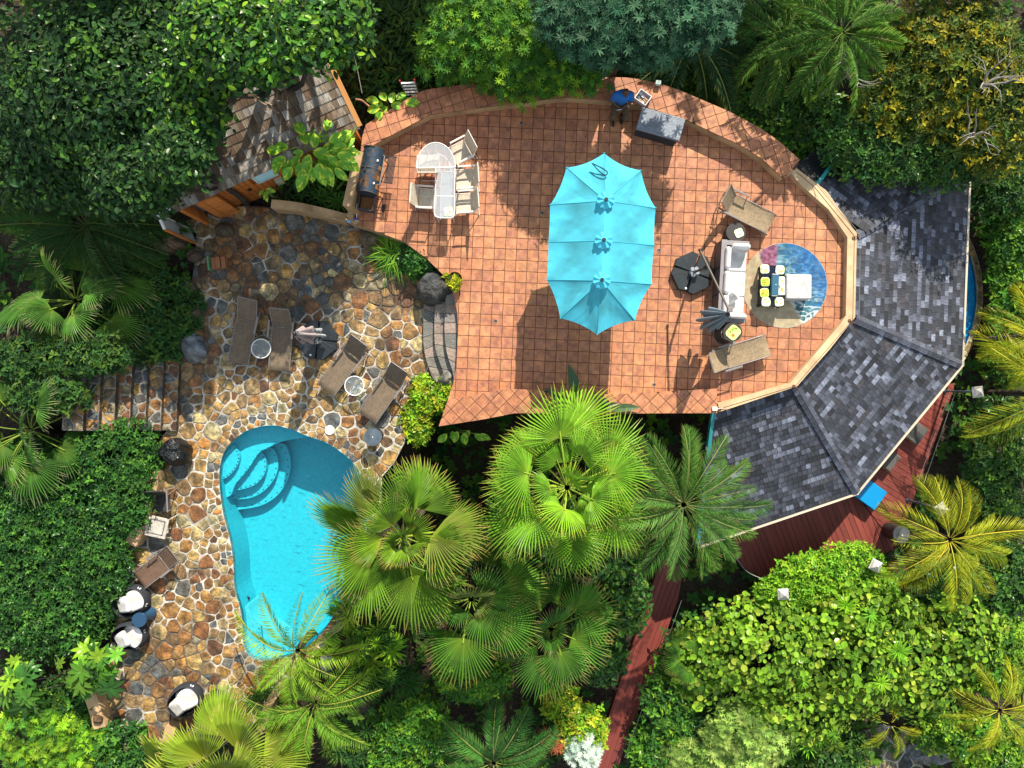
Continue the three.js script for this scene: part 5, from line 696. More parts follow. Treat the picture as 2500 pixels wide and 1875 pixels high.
  const hour = (label, px, py, mat, h, g) => { const o = thing('hourglass_stool', label, 'stool', floorAt(px, py, PATIO, PATIO), 0, g); part('body', lathe([[0, 0], [0.21, 0], [0.215, 0.04], [0.12, h * 0.45], [0.12, h * 0.55], [0.2, h - 0.04], [0.21, h], [0, h]], 32), mat, o); part('top', cyl(0.2, 0.2, 0.012, 0, h, 0, 32), mat, o); return o; };
  hour('black hourglass stool beside the sunlit tub chair and palm', 530, 1699, std(lin(0.015, 0.02, 0.02), { roughness: 0.45 }), 0.62, 'hourglass stools'); hour('blue topped hourglass stool between the two hedge side tub chairs', 366, 1497, std(lin(0.012, 0.05, 0.11), { roughness: 0.3 }), 0.62, 'hourglass stools');
  // drains
  const dr = ['small black floor drain below the middle of the curved ledge', 'small black floor drain between the dining set and the turquoise parasol', 'small round floor drain between the turquoise parasol and the black weights', 'small black floor drain near the top of the curved steps', 'small black floor drain near the tiled ledge below the parasol shadow'];
  [[1273, 300], [1324, 520], [1609, 611], [1210, 784], [1597, 939]].forEach(([x, y], i) => { const o = thing('floor_drain', dr[i], 'drain', W(x, y, 0.002), 0, 'floor drains in the terrace'); part('grate', cyl(0.048, 0.046, 0.006, 0, 0, 0, 20), std(lin(0.03, 0.03, 0.035), { roughness: 0.5 }), o); part('ring', ring(0.046, 0.005, 0, 0.005, 0, 24), M.wire, o); });
}

// ---------- person on the ledge: one body from a field of tapered bones ----------
function bodyMesh(bones, lo, hi, cell, k = 0.05) {        // bones: [ax,ay,az,ra, bx,by,bz,rb]
  const size = Math.max(hi[0] - lo[0], hi[1] - lo[1], hi[2] - lo[2]), n = Math.ceil(size / cell), mc = new MarchingCubes(n, new THREE.MeshBasicMaterial(), false, false, 400000), mid = lo.map((v, i) => (v + hi[i]) / 2);
  mc.isolation = 0; const f = mc.field;
  for (let z = 0; z < n; z++) for (let y = 0; y < n; y++) for (let x = 0; x < n; x++) {
    const p = [x, y, z].map((v, i) => mid[i] + (v / (n / 2) - 1) * size / 2); let d = 1e9;
    for (const b of bones) { const ab = [b[4] - b[0], b[5] - b[1], b[6] - b[2]], ap = [p[0] - b[0], p[1] - b[1], p[2] - b[2]], l2 = ab[0] ** 2 + ab[1] ** 2 + ab[2] ** 2, t = clamp((ap[0] * ab[0] + ap[1] * ab[1] + ap[2] * ab[2]) / (l2 || 1), 0, 1), sx = b[8] || 1, e = Math.hypot((ap[0] - ab[0] * t) / sx, ap[1] - ab[1] * t, (ap[2] - ab[2] * t)) - lerp(b[3], b[7], t), hh = clamp(0.5 + 0.5 * (d - e) / k, 0, 1); d = d > 1e8 ? e : lerp(d, e, hh) - k * hh * (1 - hh); }
    f[x + y * n + z * n * n] = -d;
  }
  mc.update(); const c = mc.count, g = new THREE.BufferGeometry(); g.setAttribute('position', new THREE.BufferAttribute(mc.positionArray.slice(0, c * 3), 3)); g.setAttribute('normal', new THREE.BufferAttribute(mc.normalArray.slice(0, c * 3), 3)); g.scale(size / 2, size / 2, size / 2).translate(...mid); return g;
}
{
  const hip = W(1513, 248, 0.42), o = thing('person', 'person in a blue polo shirt and brown trousers sitting on the tiled ledge writing', 'person', [hip.x, 0, hip.z]);
  // z is towards the terrace, x to the east
  const skin = std(lin(0.07, 0.034, 0.022), { roughness: 0.5 }), shirt = std(lin(0.012, 0.2, 0.72), { map: rep(weave, 2), roughness: 0.85 }), khaki = std(lin(0.13, 0.085, 0.045), { map: rep(weave, 3), roughness: 0.9 });
  const body = [], hd = [0.05, 1.22, 0.06];
  body.push([0, 0.5, -0.02, 0.16, 0, 0.72, 0.0, 0.155, 1.15], [0, 0.72, 0, 0.155, 0.02, 0.93, 0.04, 0.16, 1.25], [-0.15, 1.0, 0.03, 0.075, 0.19, 1.0, 0.03, 0.075], [0.03, 1.0, 0.04, 0.06, 0.045, 1.13, 0.06, 0.052]);
  const arms = [[-0.19, 0.99, 0.03, 0.058, -0.25, 0.74, 0.1, 0.046], [-0.25, 0.74, 0.1, 0.044, -0.05, 0.66, 0.28, 0.03], [0.23, 0.99, 0.03, 0.058, 0.28, 0.74, 0.1, 0.046], [0.28, 0.74, 0.1, 0.044, 0.06, 0.67, 0.27, 0.03]];
  const legs = [[-0.1, 0.49, 0.0, 0.1, -0.2, 0.52, 0.46, 0.072], [-0.2, 0.52, 0.46, 0.07, -0.14, 0.09, 0.34, 0.046], [0.1, 0.49, 0.0, 0.1, 0.19, 0.52, 0.48, 0.072], [0.19, 0.52, 0.48, 0.07, 0.1, 0.09, 0.28, 0.046]];
  part('body', [bodyMesh([...body, ...arms, ...legs], [-0.45, 0, -0.3], [0.5, 1.3, 0.7], 0.016),
    bodyMesh([[hd[0], hd[1] - 0.06, hd[2] + 0.03, 0.066, hd[0], hd[1] + 0.035, hd[2], 0.086], [hd[0], hd[1] - 0.085, hd[2] + 0.06, 0.035, hd[0], hd[1] - 0.07, hd[2] + 0.05, 0.045], [hd[0], hd[1] + 0.005, hd[2] + 0.085, 0.012, hd[0], hd[1] - 0.03, hd[2] + 0.105, 0.017], [hd[0] - 0.088, hd[1] - 0.01, hd[2] + 0.0, 0.018, hd[0] - 0.09, hd[1] - 0.04, hd[2] + 0.01, 0.014], [hd[0] + 0.088, hd[1] - 0.01, hd[2] + 0.0, 0.018, hd[0] + 0.09, hd[1] - 0.04, hd[2] + 0.01, 0.014], [hd[0] - 0.035, hd[1] + 0.02, hd[2] + 0.078, 0.012, hd[0] + 0.035, hd[1] + 0.02, hd[2] + 0.078, 0.012]], [hd[0] - 0.14, hd[1] - 0.16, hd[2] - 0.13], [hd[0] + 0.14, hd[1] + 0.15, hd[2] + 0.15], 0.007, 0.02),
    ...[[-0.05, 0.66, 0.28, 1], [0.06, 0.67, 0.27, -1]].map(([x, y, z, s]) => { const b = [[x, y, z, 0.032, x + s * 0.05, y - 0.005, z + 0.03, 0.03, 1]]; for (let k = 0; k < 4; k++) { const kx = x + s * (0.05 + 0.004 * k), kz = z + 0.055 - k * 0.019, l = [0.036, 0.042, 0.039, 0.03][k]; b.push([kx, y + 0.004, kz, 0.0095, kx + s * l, y + 0.006, kz + 0.008, 0.0085], [kx + s * l, y + 0.006, kz + 0.008, 0.0085, kx + s * (l + 0.018), y - 0.024, kz + 0.012, 0.0078]); } b.push([x + s * 0.01, y + 0.01, z + 0.03, 0.012, x + s * 0.045, y + 0.025, z + 0.065, 0.01], [x + s * 0.045, y + 0.025, z + 0.065, 0.01, x + s * 0.075, y + 0.022, z + 0.07, 0.0085]); return bodyMesh(b, [x - 0.14, y - 0.1, z - 0.08], [x + 0.14, y + 0.1, z + 0.14], 0.0055, 0.012); })], skin, o);
  const grow = (bs, r) => bs.map((b) => { const c = b.slice(); c[3] += r; c[7] += r; return c; }), cut = (b, t) => [b[0], b[1], b[2], b[3], lerp(b[0], b[4], t), lerp(b[1], b[5], t), lerp(b[2], b[6], t), lerp(b[3], b[7], t), b[8]];
  const sh = part('shirt', bodyMesh([...grow(body.slice(0, 3), 0.018), ...grow([cut(arms[0], 0.75), cut(arms[2], 0.75)], 0.022), [0.03, 1.02, 0.04, 0.065, 0.035, 1.06, 0.045, 0.066]], [-0.45, 0.4, -0.3], [0.5, 1.2, 0.6], 0.016), shirt, o);
  part('collar', tube(Array.from({ length: 12 }, (_, i) => { const a = i / 12 * 2 * PI; return [0.035 + Math.cos(a) * 0.085, 1.075 - 0.03 * Math.sin(a), 0.05 + Math.sin(a) * 0.085]; }), 0.016, 36, 6, true), shirt, sh); part('emblem', rbox(0.025, 0.02, 0.01, 0.004, 0.13, 0.95, 0.225), M.metalWhite, sh);
  part('trousers', bodyMesh([...grow([body[0]], 0.012), ...grow(legs, 0.02), ], [-0.45, 0, -0.3], [0.5, 0.75, 0.7], 0.016), khaki, o);
  for (const [x, z] of [[-0.14, 0.38], [0.1, 0.32]]) part('shoe', bodyMesh([[x, 0.05, z - 0.04, 0.045, x, 0.04, z + 0.15, 0.04, 0.95]], [x - 0.12, 0, z - 0.12], [x + 0.12, 0.14, z + 0.24], 0.012), std(lin(0.015, 0.012, 0.01), { roughness: 0.5 }), o);
  for (const s of [-1, 1]) part('eye', new THREE.SphereGeometry(0.011, 10, 8).translate(hd[0] + s * 0.033, hd[1] + 0.0, hd[2] + 0.083), std(lin(0.5, 0.48, 0.45), { roughness: 0.2 }), o);
  const pen = thing('pen', 'white pen held by the person on the ledge', 'pen', [hip.x - 0.03, 0.7, hip.z + 0.33], 0.6); part('barrel', bar([-0.1, 0.05, -0.03], [0.05, -0.01, 0.02], 0.008), M.metalWhite, pen); part('tip', bar([0.05, -0.01, 0.02], [0.065, -0.016, 0.025], 0.007, 6, 0.001), M.black, pen);
  const cl = W(1539, 241, LEDGE), rag = single('towel', (() => { const g = new THREE.BoxGeometry(0.14, 0.012, 0.26, 14, 1, 18), p = g.attributes.position; for (let i = 0; i < p.count; i++) { const x = p.getX(i), z = p.getZ(i); p.setY(i, p.getY(i) + 0.03 + 0.05 * fbm(x * 12 + 9, z * 10 + 4, 64, 3, 3) - (z > 0.09 ? (z - 0.09) * 0.7 : 0)); } g.computeVertexNormals(); return g; })(), std(lin(0.6, 0.62, 0.72), { roughness: 0.95, map: rep(weave, 2) }), 'crumpled white towel on the ledge between the person and the tub', 'towel'); rag.position.set(cl.x, LEDGE, cl.z); rag.rotation.y = -0.3;
  const bin = thing('plastic_tub', 'clear plastic tub of small boxes on the tiled ledge beside the person', 'tub', W(1569, 240, LEDGE + 0.1).setY(LEDGE), -0.62), tp = phy(lin(0.66, 0.63, 0.66), { roughness: 0.35, transmission: 0.2, thickness: 0 });
  part('wall', [box(0.36, 0.17, 0.008, 0, 0.09, 0.15), box(0.36, 0.17, 0.008, 0, 0.09, -0.15), box(0.008, 0.17, 0.3, 0.18, 0.09, 0), box(0.008, 0.17, 0.3, -0.18, 0.09, 0), box(0.36, 0.008, 0.3, 0, 0.006, 0)], tp, bin); part('rim', [[[-0.18, -0.15], [0.18, -0.15]], [[0.18, -0.15], [0.18, 0.15]], [[0.18, 0.15], [-0.18, 0.15]], [[-0.18, 0.15], [-0.18, -0.15]]].map(([a, b]) => bar([a[0], 0.18, a[1]], [b[0], 0.18, b[1]], 0.014)), std(lin(0.68, 0.65, 0.68), { roughness: 0.4 }), bin);
  const bp = bin.position, inTub = (x, y, z) => new V3(x, y, z).applyAxisAngle(UP, bin.rotation.y).add(bp), cols = [[0.7, 0.7, 0.72], [0.03, 0.05, 0.09], [0.65, 0.66, 0.7], [0.05, 0.07, 0.1], [0.7, 0.72, 0.74], [0.5, 0.24, 0.06]], nm = ['white small box nearest the towel inside the plastic tub', 'dark blue small box at the towel end of the plastic tub', 'white small box in the middle of the plastic tub', 'dark small box along the terrace side of the plastic tub', 'white flat box beside the brown one in the plastic tub', 'brown label box at the storage chest end of the plastic tub'];
  [[-0.12, 0.05, -0.08, 0.08], [-0.12, 0.05, 0.05, 0.1], [-0.02, 0.05, -0.06, 0.09], [-0.03, 0.05, 0.08, 0.1], [0.07, 0.05, 0.09, 0.08], [0.09, 0.06, 0.0, 0.11]].forEach(([x, y, z, s], i) => { const k = thing('small_box', nm[i], 'box', inTub(x, 0.012, z), bin.rotation.y + rr(-0.1, 0.1), 'small boxes in the plastic tub'); part('carton', rbox(s, y * 2, s * 0.9, 0.006, 0, y, 0, 2), std(lin(...cols[i]), { roughness: 0.6 }), k); part('flap', box(s * 0.9, 0.004, s * 0.3, 0, y * 2 + 0.002, 0), std(lin(...cols[(i + 2) % 6]), { roughness: 0.6 }), k); });
}

// ---------- lamps, fixtures, ladder ----------
{
  const pale = std(lin(0.6, 0.6, 0.6), { roughness: 0.5, map: rep(mottle, 1) }), poleM = std(lin(0.1, 0.14, 0.18), { roughness: 0.5, metalness: 0.3 });
  const L = ['grey pyramid cap lamp on the red deck corner nearest the slate eave', 'grey pyramid cap deck lamp beside the yellow coconut palm', 'grey pyramid cap lamp standing in the bright green bush', 'grey pyramid cap deck lamp at the end of the sagging wire'];
  [[2307, 955, 2390, 957], [2216, 1221, 2301, 1243], [2112, 1369, 2140, 1382], [1867, 1416, 1914, 1452]].forEach(([bx, by, hx, hy], i) => {
    const b = W(bx, by, DECK), top = [1.9, 2.0, 2.0, 1.9][i]; let hp = W(hx, hy, DECK + top); if (i === 2) { b.copy(hp).setY(DECK); }
    const o = thing('deck_lamp', L[i], 'lamp', [b.x, DECK, b.z], 0, 'pyramid cap lamps round the red deck'), d = new V3(hp.x - b.x, top, hp.z - b.z);
    part('post', bar([0, -0.05, 0], [d.x, top - 0.12, d.z], 0.035, 10), poleM, o); part('flange', cyl(0.08, 0.06, 0.05), poleM, o);
    const cap = new THREE.ConeGeometry(0.24, 0.16, 4).toNonIndexed(); cap.computeVertexNormals(); part('cap', cap.rotateY(0.9 + i * 0.5).translate(d.x, top + 0.02, d.z), pale, o); part('lantern', new THREE.CylinderGeometry(0.14, 0.11, 0.16, 4).rotateY(0.9 + i * 0.5).translate(d.x, top - 0.13, d.z), M.wire, o);
  });
  const wl = thing('ledge_spotlight', 'small pale green spotlight on the tiled ledge beyond the person', 'spotlight', W(1605, 206, LEDGE), -0.1); part('housing', rbox(0.15, 0.11, 0.12, 0.015, 0, 0.09, 0), std(lin(0.34, 0.45, 0.43), { roughness: 0.4 }), wl); part('lens', box(0.11, 0.05, 0.012, 0, 0.1, 0.062), std(lin(0.5, 0.56, 0.56), { roughness: 0.15 }), wl); part('bracket', cyl(0.03, 0.025, 0.05, 0, 0, 0, 10), M.black, wl);
  const wb = thing('junction_box', 'small white electrical box on the end of the tiled ledge by the roof', 'box', W(1744, 998, LEDGE)); part('body', rbox(0.14, 0.07, 0.11, 0.01, 0, 0.035, 0), M.metalWhite, wb); part('conduit', bar([0.06, 0.03, 0], [0.24, 0.01, -0.02], 0.012), M.wire, wb);
  const dm = thing('dome_lamp', 'black domed path lamp on the tiled ledge behind the dark paddle leaves', 'lamp', W(1474, 983, LEDGE)); part('dome', new THREE.SphereGeometry(0.14, 20, 8, 0, 2 * PI, 0, PI / 2).translate(0, 0.12, 0), M.black, dm); part('stem', cyl(0.03, 0.03, 0.13), M.black, dm);
  const ld = thing('ladder', 'small aluminium ladder with red feet leaning outside the tiled ledge', 'ladder', W(1012, 240, -0.9), 0.05); for (const s of [-1, 1]) { part('rail', bar([s * 0.2, 0, 0.05], [s * 0.2, 1.55, 0.12], 0.018), M.wire, ld); part('end_cap', bar([s * 0.2, 1.5, 0.118], [s * 0.2, 1.62, 0.123], 0.024), std(lin(0.55, 0.04, 0.05)), ld); } for (let k = 0; k < 6; k++) part('rung', rbox(0.4, 0.02, 0.05, 0.006, 0, 0.2 + k * 0.24, 0.059 + k * 0.011), M.metalWhite, ld);
  // wires strung in the air
  single('slack_wire', tube([W(1796, 1361, -2.6), W(1825, 1396, -2.75), W(1867, 1416, -2.7)], 0.012, 20, 5), M.wire, 'slack pale wire from the date palm to a deck lamp post', 'wire');
  single('guard_rope', [bar(W(2320, 955, -2.7), W(2240, 1180, -2.7), 0.008, 5), bar(W(2332, 958, -2.9), W(2255, 1182, -2.9), 0.008, 5)], M.wire, 'pair of thin guard wires along the outer edge of the red deck', 'wire');
  single('walkway_wire', [bar(W(1664, 1466, -2.8), W(1525, 1850, -2.8), 0.008, 5)], M.wire, 'thin guard wire along the red boardwalk', 'wire');
  single('overhead_wire', tube([W(850, 85, 1.2), W(868, 150, 1.0), W(884, 228, 0.9)], 0.01, 12, 5), M.wire, 'thin wire hanging from the tree down to the shed corner', 'wire');
  single('pipe', tube([W(868, 242, 0.5), W(885, 246, 0.55), W(905, 262, 0.5), W(930, 268, 0.42)], 0.028, 20, 7), std(lin(0.3, 0.17, 0.1)), 'brown pipe bending from the shed to the tiled ledge', 'pipe');
}
// ---------- things on the red deck ----------
{
  const lounge = (label, px, py, heading, w, l, mat, edge, h = 0.3) => { const o = thing('deck_lounger', label, 'lounger', floorAt(px, py, DECK + h, DECK), -heading, 'loungers on the red deck'); part('pad', rbox(l, 0.07, w, 0.02, 0, h - 0.03, 0), mat, o); for (const s of [-1, 1]) { part('side_rail', box(l + 0.04, 0.05, 0.04, 0, h - 0.08, s * (w / 2 - 0.005)), edge, o); for (const e of [-1, 1]) part('leg', box(0.05, h - 0.08, 0.05, e * (l / 2 - 0.12), (h - 0.08) / 2, s * (w / 2 - 0.04)), edge, o); } return o; };
  const grey = sling(lin(0.13, 0.125, 0.12)), wood = std(lin(0.5, 0.26, 0.1), { map: rep(woodgrain, 1) });
  lounge('grey sling lounger end under the eave, further from the blue lounger', 2229, 1050, 37 * deg, 0.62, 1.4, grey, wood).translateX(-0.28); lounge('grey sling lounger end under the eave, next to the blue lounger', 2163, 1116, 37 * deg, 0.6, 1.4, grey, wood).translateX(-0.3);
  lounge('bright blue padded lounger jutting from under the roof corner', 2127, 1207, 36 * deg, 0.72, 1.2, std(lin(0.0, 0.22, 0.52), { roughness: 0.35 }), std(lin(0.0, 0.07, 0.2)), 0.38).translateX(-0.2);
  const o = thing('round_bin', 'dark round bin with grey lid at the corner of the red deck', 'bin', floorAt(2170, 1294, DECK, DECK)); part('body', cyl(0.25, 0.28, 0.78, 0, 0, 0, 32), std(lin(0.02, 0.02, 0.024), { roughness: 0.5 }), o); part('lid', cyl(0.29, 0.27, 0.05, 0, 0.78, 0, 36), std(lin(0.085, 0.1, 0.115), { roughness: 0.5, map: rep(mottle, 1) }), o); part('knob', cyl(0.02, 0.02, 0.03, 0, 0.83, 0, 10), M.metalWhite, o);
}
// ---------- boulders and rocks ----------
function boulder(label, px, py, y, base, rx, rz, h, tone, seed, turn = 0, name = 'boulder') {
  const g0 = new THREE.IcosahedronGeometry(1, 5), p = g0.attributes.position; for (let i = 0; i < p.count; i++) { const v = new V3().fromBufferAttribute(p, i), n = 0.62 + 0.5 * fbm(v.x * 1.3 + seed + 20, v.y * 1.3 + v.z * 1.7 + 20, 256, seed, 3) + 0.18 * fbm(v.x * 4 + 30, v.z * 4 + v.y * 3 + 30, 256, seed + 3, 3); v.multiplyScalar(n); v.x = Math.sign(v.x) * Math.abs(v.x) ** 0.9; p.setXYZ(i, v.x * rx, v.y * h, v.z * rz); } const uv = g0.attributes.uv; for (let i = 0; i < p.count; i++) uv.setXY(i, p.getX(i) + p.getY(i) * 0.5, p.getZ(i) + p.getY(i) * 0.4); g0.computeVertexNormals(); const g = toCreasedNormals(g0, 0.5);
  const o = single(name, g, std(tone, { map: rep(stoneMap, 0.6), roughness: 0.75, bumpMap: rep(stoneMap, 1.3), bumpScale: 0.05 }), label, 'rock'); const c = W(px, py, y); o.position.set(c.x, base + h * 0.45, c.z); o.rotation.y = turn; return o;
}
boulder('large dark grey boulder at the top of the curved steps', 1060, 698, -0.2, PATIO - 0.05, 0.55, 0.5, 0.55, lin(0.09, 0.095, 0.095), 3, 0.6);
boulder('pale rounded rock at the foot of the curved steps', 1090, 922, -0.4, PATIO - 0.05, 0.3, 0.22, 0.35, lin(0.36, 0.33, 0.27), 4, 0.8);
boulder('glossy black boulder between the hedge and the pool stones', 424, 1106, -0.35, PATIO - 0.05, 0.44, 0.4, 0.5, lin(0.014, 0.017, 0.022), 5).material.roughness = 0.25;
boulder('pale bluish rock at the edge of the shaded planting', 468, 852, -0.5, PATIO - 0.05, 0.34, 0.46, 0.3, lin(0.3, 0.32, 0.35), 6, 0.3);
boulder('tan split rock below the open shed door', 412, 592, -0.5, PATIO - 0.3, 0.5, 0.3, 0.5, lin(0.36, 0.22, 0.13), 7, 0.2);
boulder('tawny flat rock under the ledge beside the grassy plant', 905, 580, -0.5, PATIO - 0.05, 0.34, 0.24, 0.25, lin(0.3, 0.22, 0.14), 8, 0.4);
boulder('grey rock lying in the lower garden by the sea grape', 2290, 1838, -3.4, GROUND, 0.95, 0.55, 0.5, lin(0.26, 0.29, 0.32), 9, 0.2);
boulder('small pale rock between the garden palms', 795, 1630, -0.6, PATIO - 0.3, 0.25, 0.35, 0.3, lin(0.4, 0.4, 0.42), 10);
boulder('brown rock on the short cream wall', 238, 1758, -0.2, -0.28, 0.14, 0.13, 0.12, lin(0.26, 0.13, 0.06), 11);
boulder('orange round stone by the pale bluish rock', 482, 813, -0.55, PATIO - 0.02, 0.17, 0.15, 0.13, lin(0.5, 0.25, 0.08), 12);
[['shaded mossy stone step rock beside the stairs', 470, 760, 13], ['shaded brown edging rock of the planted bed by the patio', 455, 700, 14], ['shaded brown edging rock near the brick planter', 472, 620, 15], ['dark edging rock beside the shed doorway', 545, 560, 16]].forEach(([l, x, y, s]) => boulder(l, x, y, -0.5, PATIO - 0.1, 0.26, 0.24, 0.26, lin(0.17, 0.12, 0.07), s));
{ // lower flagstone path, bottom right
  const y = GROUND + 0.12, a = poly([[2080, 1800], [2150, 1770], [2230, 1790], [2260, 1900], [2060, 1900]], y), l = struct('garden_path', slab(a, y - 0.3, y), M.mortar), pts = []; R = rngOf(91); for (let t = 0; t < 1500; t++) { const x = rr(a[0][0] - 1, a[2][0] + 1), z = rr(a[1][1], a[3][1]); if (inside(x, z, a) && !pts.some((q) => Math.hypot(q[0] - x, q[1] - z) < 0.42)) pts.push([x, z]); } layStones(l, voronoi(pts, 0.7).map((c) => c && clip(a, c)), y, 90, () => R(), 0.035);
  const pl = thing('brick_planter', 'terracotta block planter with green edge in the shade', 'planter', floorAt(533, 642, PATIO + 0.2, PATIO), 0.1); for (let k = 0; k < 3; k++) part('block', rbox(0.13, 0.22 + 0.08 * (k % 2), 0.34, 0.01, -0.14 + k * 0.145, 0.13, 0), std(lin(0.42, 0.18, 0.08), { map: rep(grit, 1) }), pl); part('edge_strip', box(0.03, 0.34, 0.4, -0.25, 0.17, 0), std(lin(0.1, 0.3, 0.16)), pl);
}

// ---------- plants ----------
// leaf shapes, about one unit long, lying along +x, face up
function leafGeo(w, fold = 0.12, droop = 0.15, n = 3) {
  const pos = [], uv = [], rows = []; for (let i = 0; i <= n; i++) { const t = i / n, hw = w / 2 * Math.sin(PI * Math.min(1, t * 0.94 + 0.06)) ** 0.8; rows.push([t, -droop * t * t, i === n ? 0 : hw]); }
  const tri = (a, b, c) => { for (const q of [a, b, c]) { pos.push(...q); uv.push(q[0], q[2]); } };
  for (let i = 0; i < n; i++) { const [x0, y0, w0] = rows[i], [x1, y1, w1] = rows[i + 1]; for (const s of [-1, 1]) { const A = [x0, y0, 0], B = [x1, y1, 0], C = [x1, y1 + fold * w1, s * w1], D = [x0, y0 + fold * w0, s * w0]; if (s > 0) { tri(A, D, B); if (w1 > 0) tri(D, C, B); } else { tri(A, B, D); if (w1 > 0) tri(D, B, C); } } }
  const g = new THREE.BufferGeometry(); g.setAttribute('position', new THREE.Float32BufferAttribute(pos, 3)); g.setAttribute('uv', new THREE.Float32BufferAttribute(uv, 2)); g.computeVertexNormals(); return g;
}
const G = {
  ovate: leafGeo(0.55, 0.25, 0.12, 3), small: leafGeo(0.5, 0.3, 0.1, 2), narrow: leafGeo(0.22, 0.3, 0.2, 3),
  round: (() => { const pos = [], n = 9, uv = []; for (let k = 0; k < n; k++) { const p = (a) => [0.5 - 0.5 * Math.cos(a), 0.09 * Math.abs(Math.sin(a)), 0.46 * Math.sin(a)], A = p(k / n * 2 * PI), B = p((k + 1) / n * 2 * PI); pos.push(0.5, 0, 0, ...B, ...A); uv.push(0.5, 0, B[0], B[2], A[0], A[2]); } const g = new THREE.BufferGeometry(); g.setAttribute('position', new THREE.Float32BufferAttribute(pos, 3)); g.setAttribute('uv', new THREE.Float32BufferAttribute(uv, 2)); g.computeVertexNormals(); return g; })(),
};
const whorl = (geo, n, lift, s = 1) => join(Array.from({ length: n }, (_, k) => geo.clone().scale(s * (0.85 + 0.3 * hash(k, 1, 9)), s, s).rotateZ(lift + 0.25 * (hash(k, 2, 9) - 0.5)).rotateY(k / n * 2 * PI + 0.4 * hash(k, 3, 9))));
G.sprig = join([G.small.clone().rotateZ(0.3), G.small.clone().rotateZ(0.25).rotateY(2.1), G.small.clone().rotateZ(0.4).rotateY(4.2), G.small.clone().scale(0.8, 0.8, 0.8).rotateZ(0.9).rotateY(1)]);
G.sprigBig = join([0, 1, 2, 3, 4].map((k) => G.ovate.clone().scale(0.9, 0.9, 0.9).rotateZ(0.15 + 0.5 * hash(k, 5, 2)).rotateY(k * 1.256 + 0.5 * hash(k, 6, 2)).translate(0, 0.06 * k, 0)));
G.whorl = whorl(G.narrow, 9, 0.35); G.whorl2 = whorl(G.narrow, 14, 0.55, 1); G.rosette = join([whorl(leafGeo(0.13, 0.3, 0.35, 4), 14, 0.25), whorl(leafGeo(0.13, 0.3, 0.2, 4), 9, 0.8, 0.8)]);
const leafMat = (rough = 0.9, o = {}) => phy(0xffffff, { roughness: rough, transmission: 0.28, thickness: 0, clearcoat: 0.2, clearcoatRoughness: 0.35, specularIntensity: 0.35, ...o });
const LM = { gloss: leafMat(0.95, { clearcoat: 0.22, clearcoatRoughness: 0.25 }), soft: leafMat(1, { clearcoat: 0.1 }), palm: leafMat(0.95, { vertexColors: true, clearcoat: 0.15, clearcoatRoughness: 0.3 }), bark: std(lin(0.11, 0.085, 0.06), { map: rep(stoneMap, 1), roughness: 0.95, bumpMap: rep(stoneMap, 2), bumpScale: 0.04 }), greyBark: std(lin(0.3, 0.28, 0.26), { map: rep(stoneMap, 1), roughness: 0.95 }) };
const PALMS = [[1, 1, 1], [0.72, 0.8, 0.8], [1.2, 1.1, 0.9], [0.9, 0.9, 1]].map((c) => { const m = LM.palm.clone(); m.color.setRGB(...c); return m; });
const PAL = {
  deep: [[0.013, 0.05, 0.009], [0.015, 0.06, 0.009], [0.02, 0.072, 0.009], [0.011, 0.05, 0.014], [0.05, 0.13, 0.01], [0.017, 0.066, 0.009]], fresh: [[0.07, 0.21, 0.012], [0.1, 0.25, 0.012], [0.04, 0.15, 0.014], [0.17, 0.32, 0.014], [0.05, 0.17, 0.016]],
  hedge: [[0.018, 0.085, 0.012], [0.024, 0.105, 0.012], [0.04, 0.14, 0.014], [0.014, 0.07, 0.012], [0.07, 0.19, 0.02]], grape: [[0.12, 0.26, 0.012], [0.16, 0.32, 0.014], [0.07, 0.17, 0.012], [0.2, 0.36, 0.02], [0.14, 0.27, 0.012], [0.27, 0.36, 0.03]],
  lime: [[0.13, 0.32, 0.012], [0.18, 0.38, 0.012], [0.09, 0.25, 0.012], [0.25, 0.42, 0.02]], blue: [[0.02, 0.08, 0.04], [0.03, 0.1, 0.05], [0.04, 0.12, 0.06], [0.016, 0.066, 0.03], [0.06, 0.15, 0.075]], olive: [[0.1, 0.14, 0.01], [0.2, 0.2, 0.01], [0.05, 0.09, 0.01], [0.03, 0.07, 0.01], [0.05, 0.11, 0.012], [0.3, 0.26, 0.012]],
  fern: [[0.025, 0.085, 0.016], [0.03, 0.1, 0.016], [0.045, 0.12, 0.016], [0.02, 0.075, 0.02], [0.07, 0.14, 0.016]], sage: [[0.2, 0.34, 0.06], [0.26, 0.4, 0.08], [0.15, 0.28, 0.05], [0.32, 0.44, 0.1]], yellow: [[0.34, 0.38, 0.014], [0.25, 0.34, 0.014], [0.42, 0.42, 0.02], [0.15, 0.27, 0.014]], silver: [[0.5, 0.6, 0.52], [0.38, 0.5, 0.44], [0.6, 0.68, 0.6]], mid: [[0.03, 0.11, 0.012], [0.05, 0.14, 0.012], [0.022, 0.09, 0.012], [0.09, 0.2, 0.014]],
};
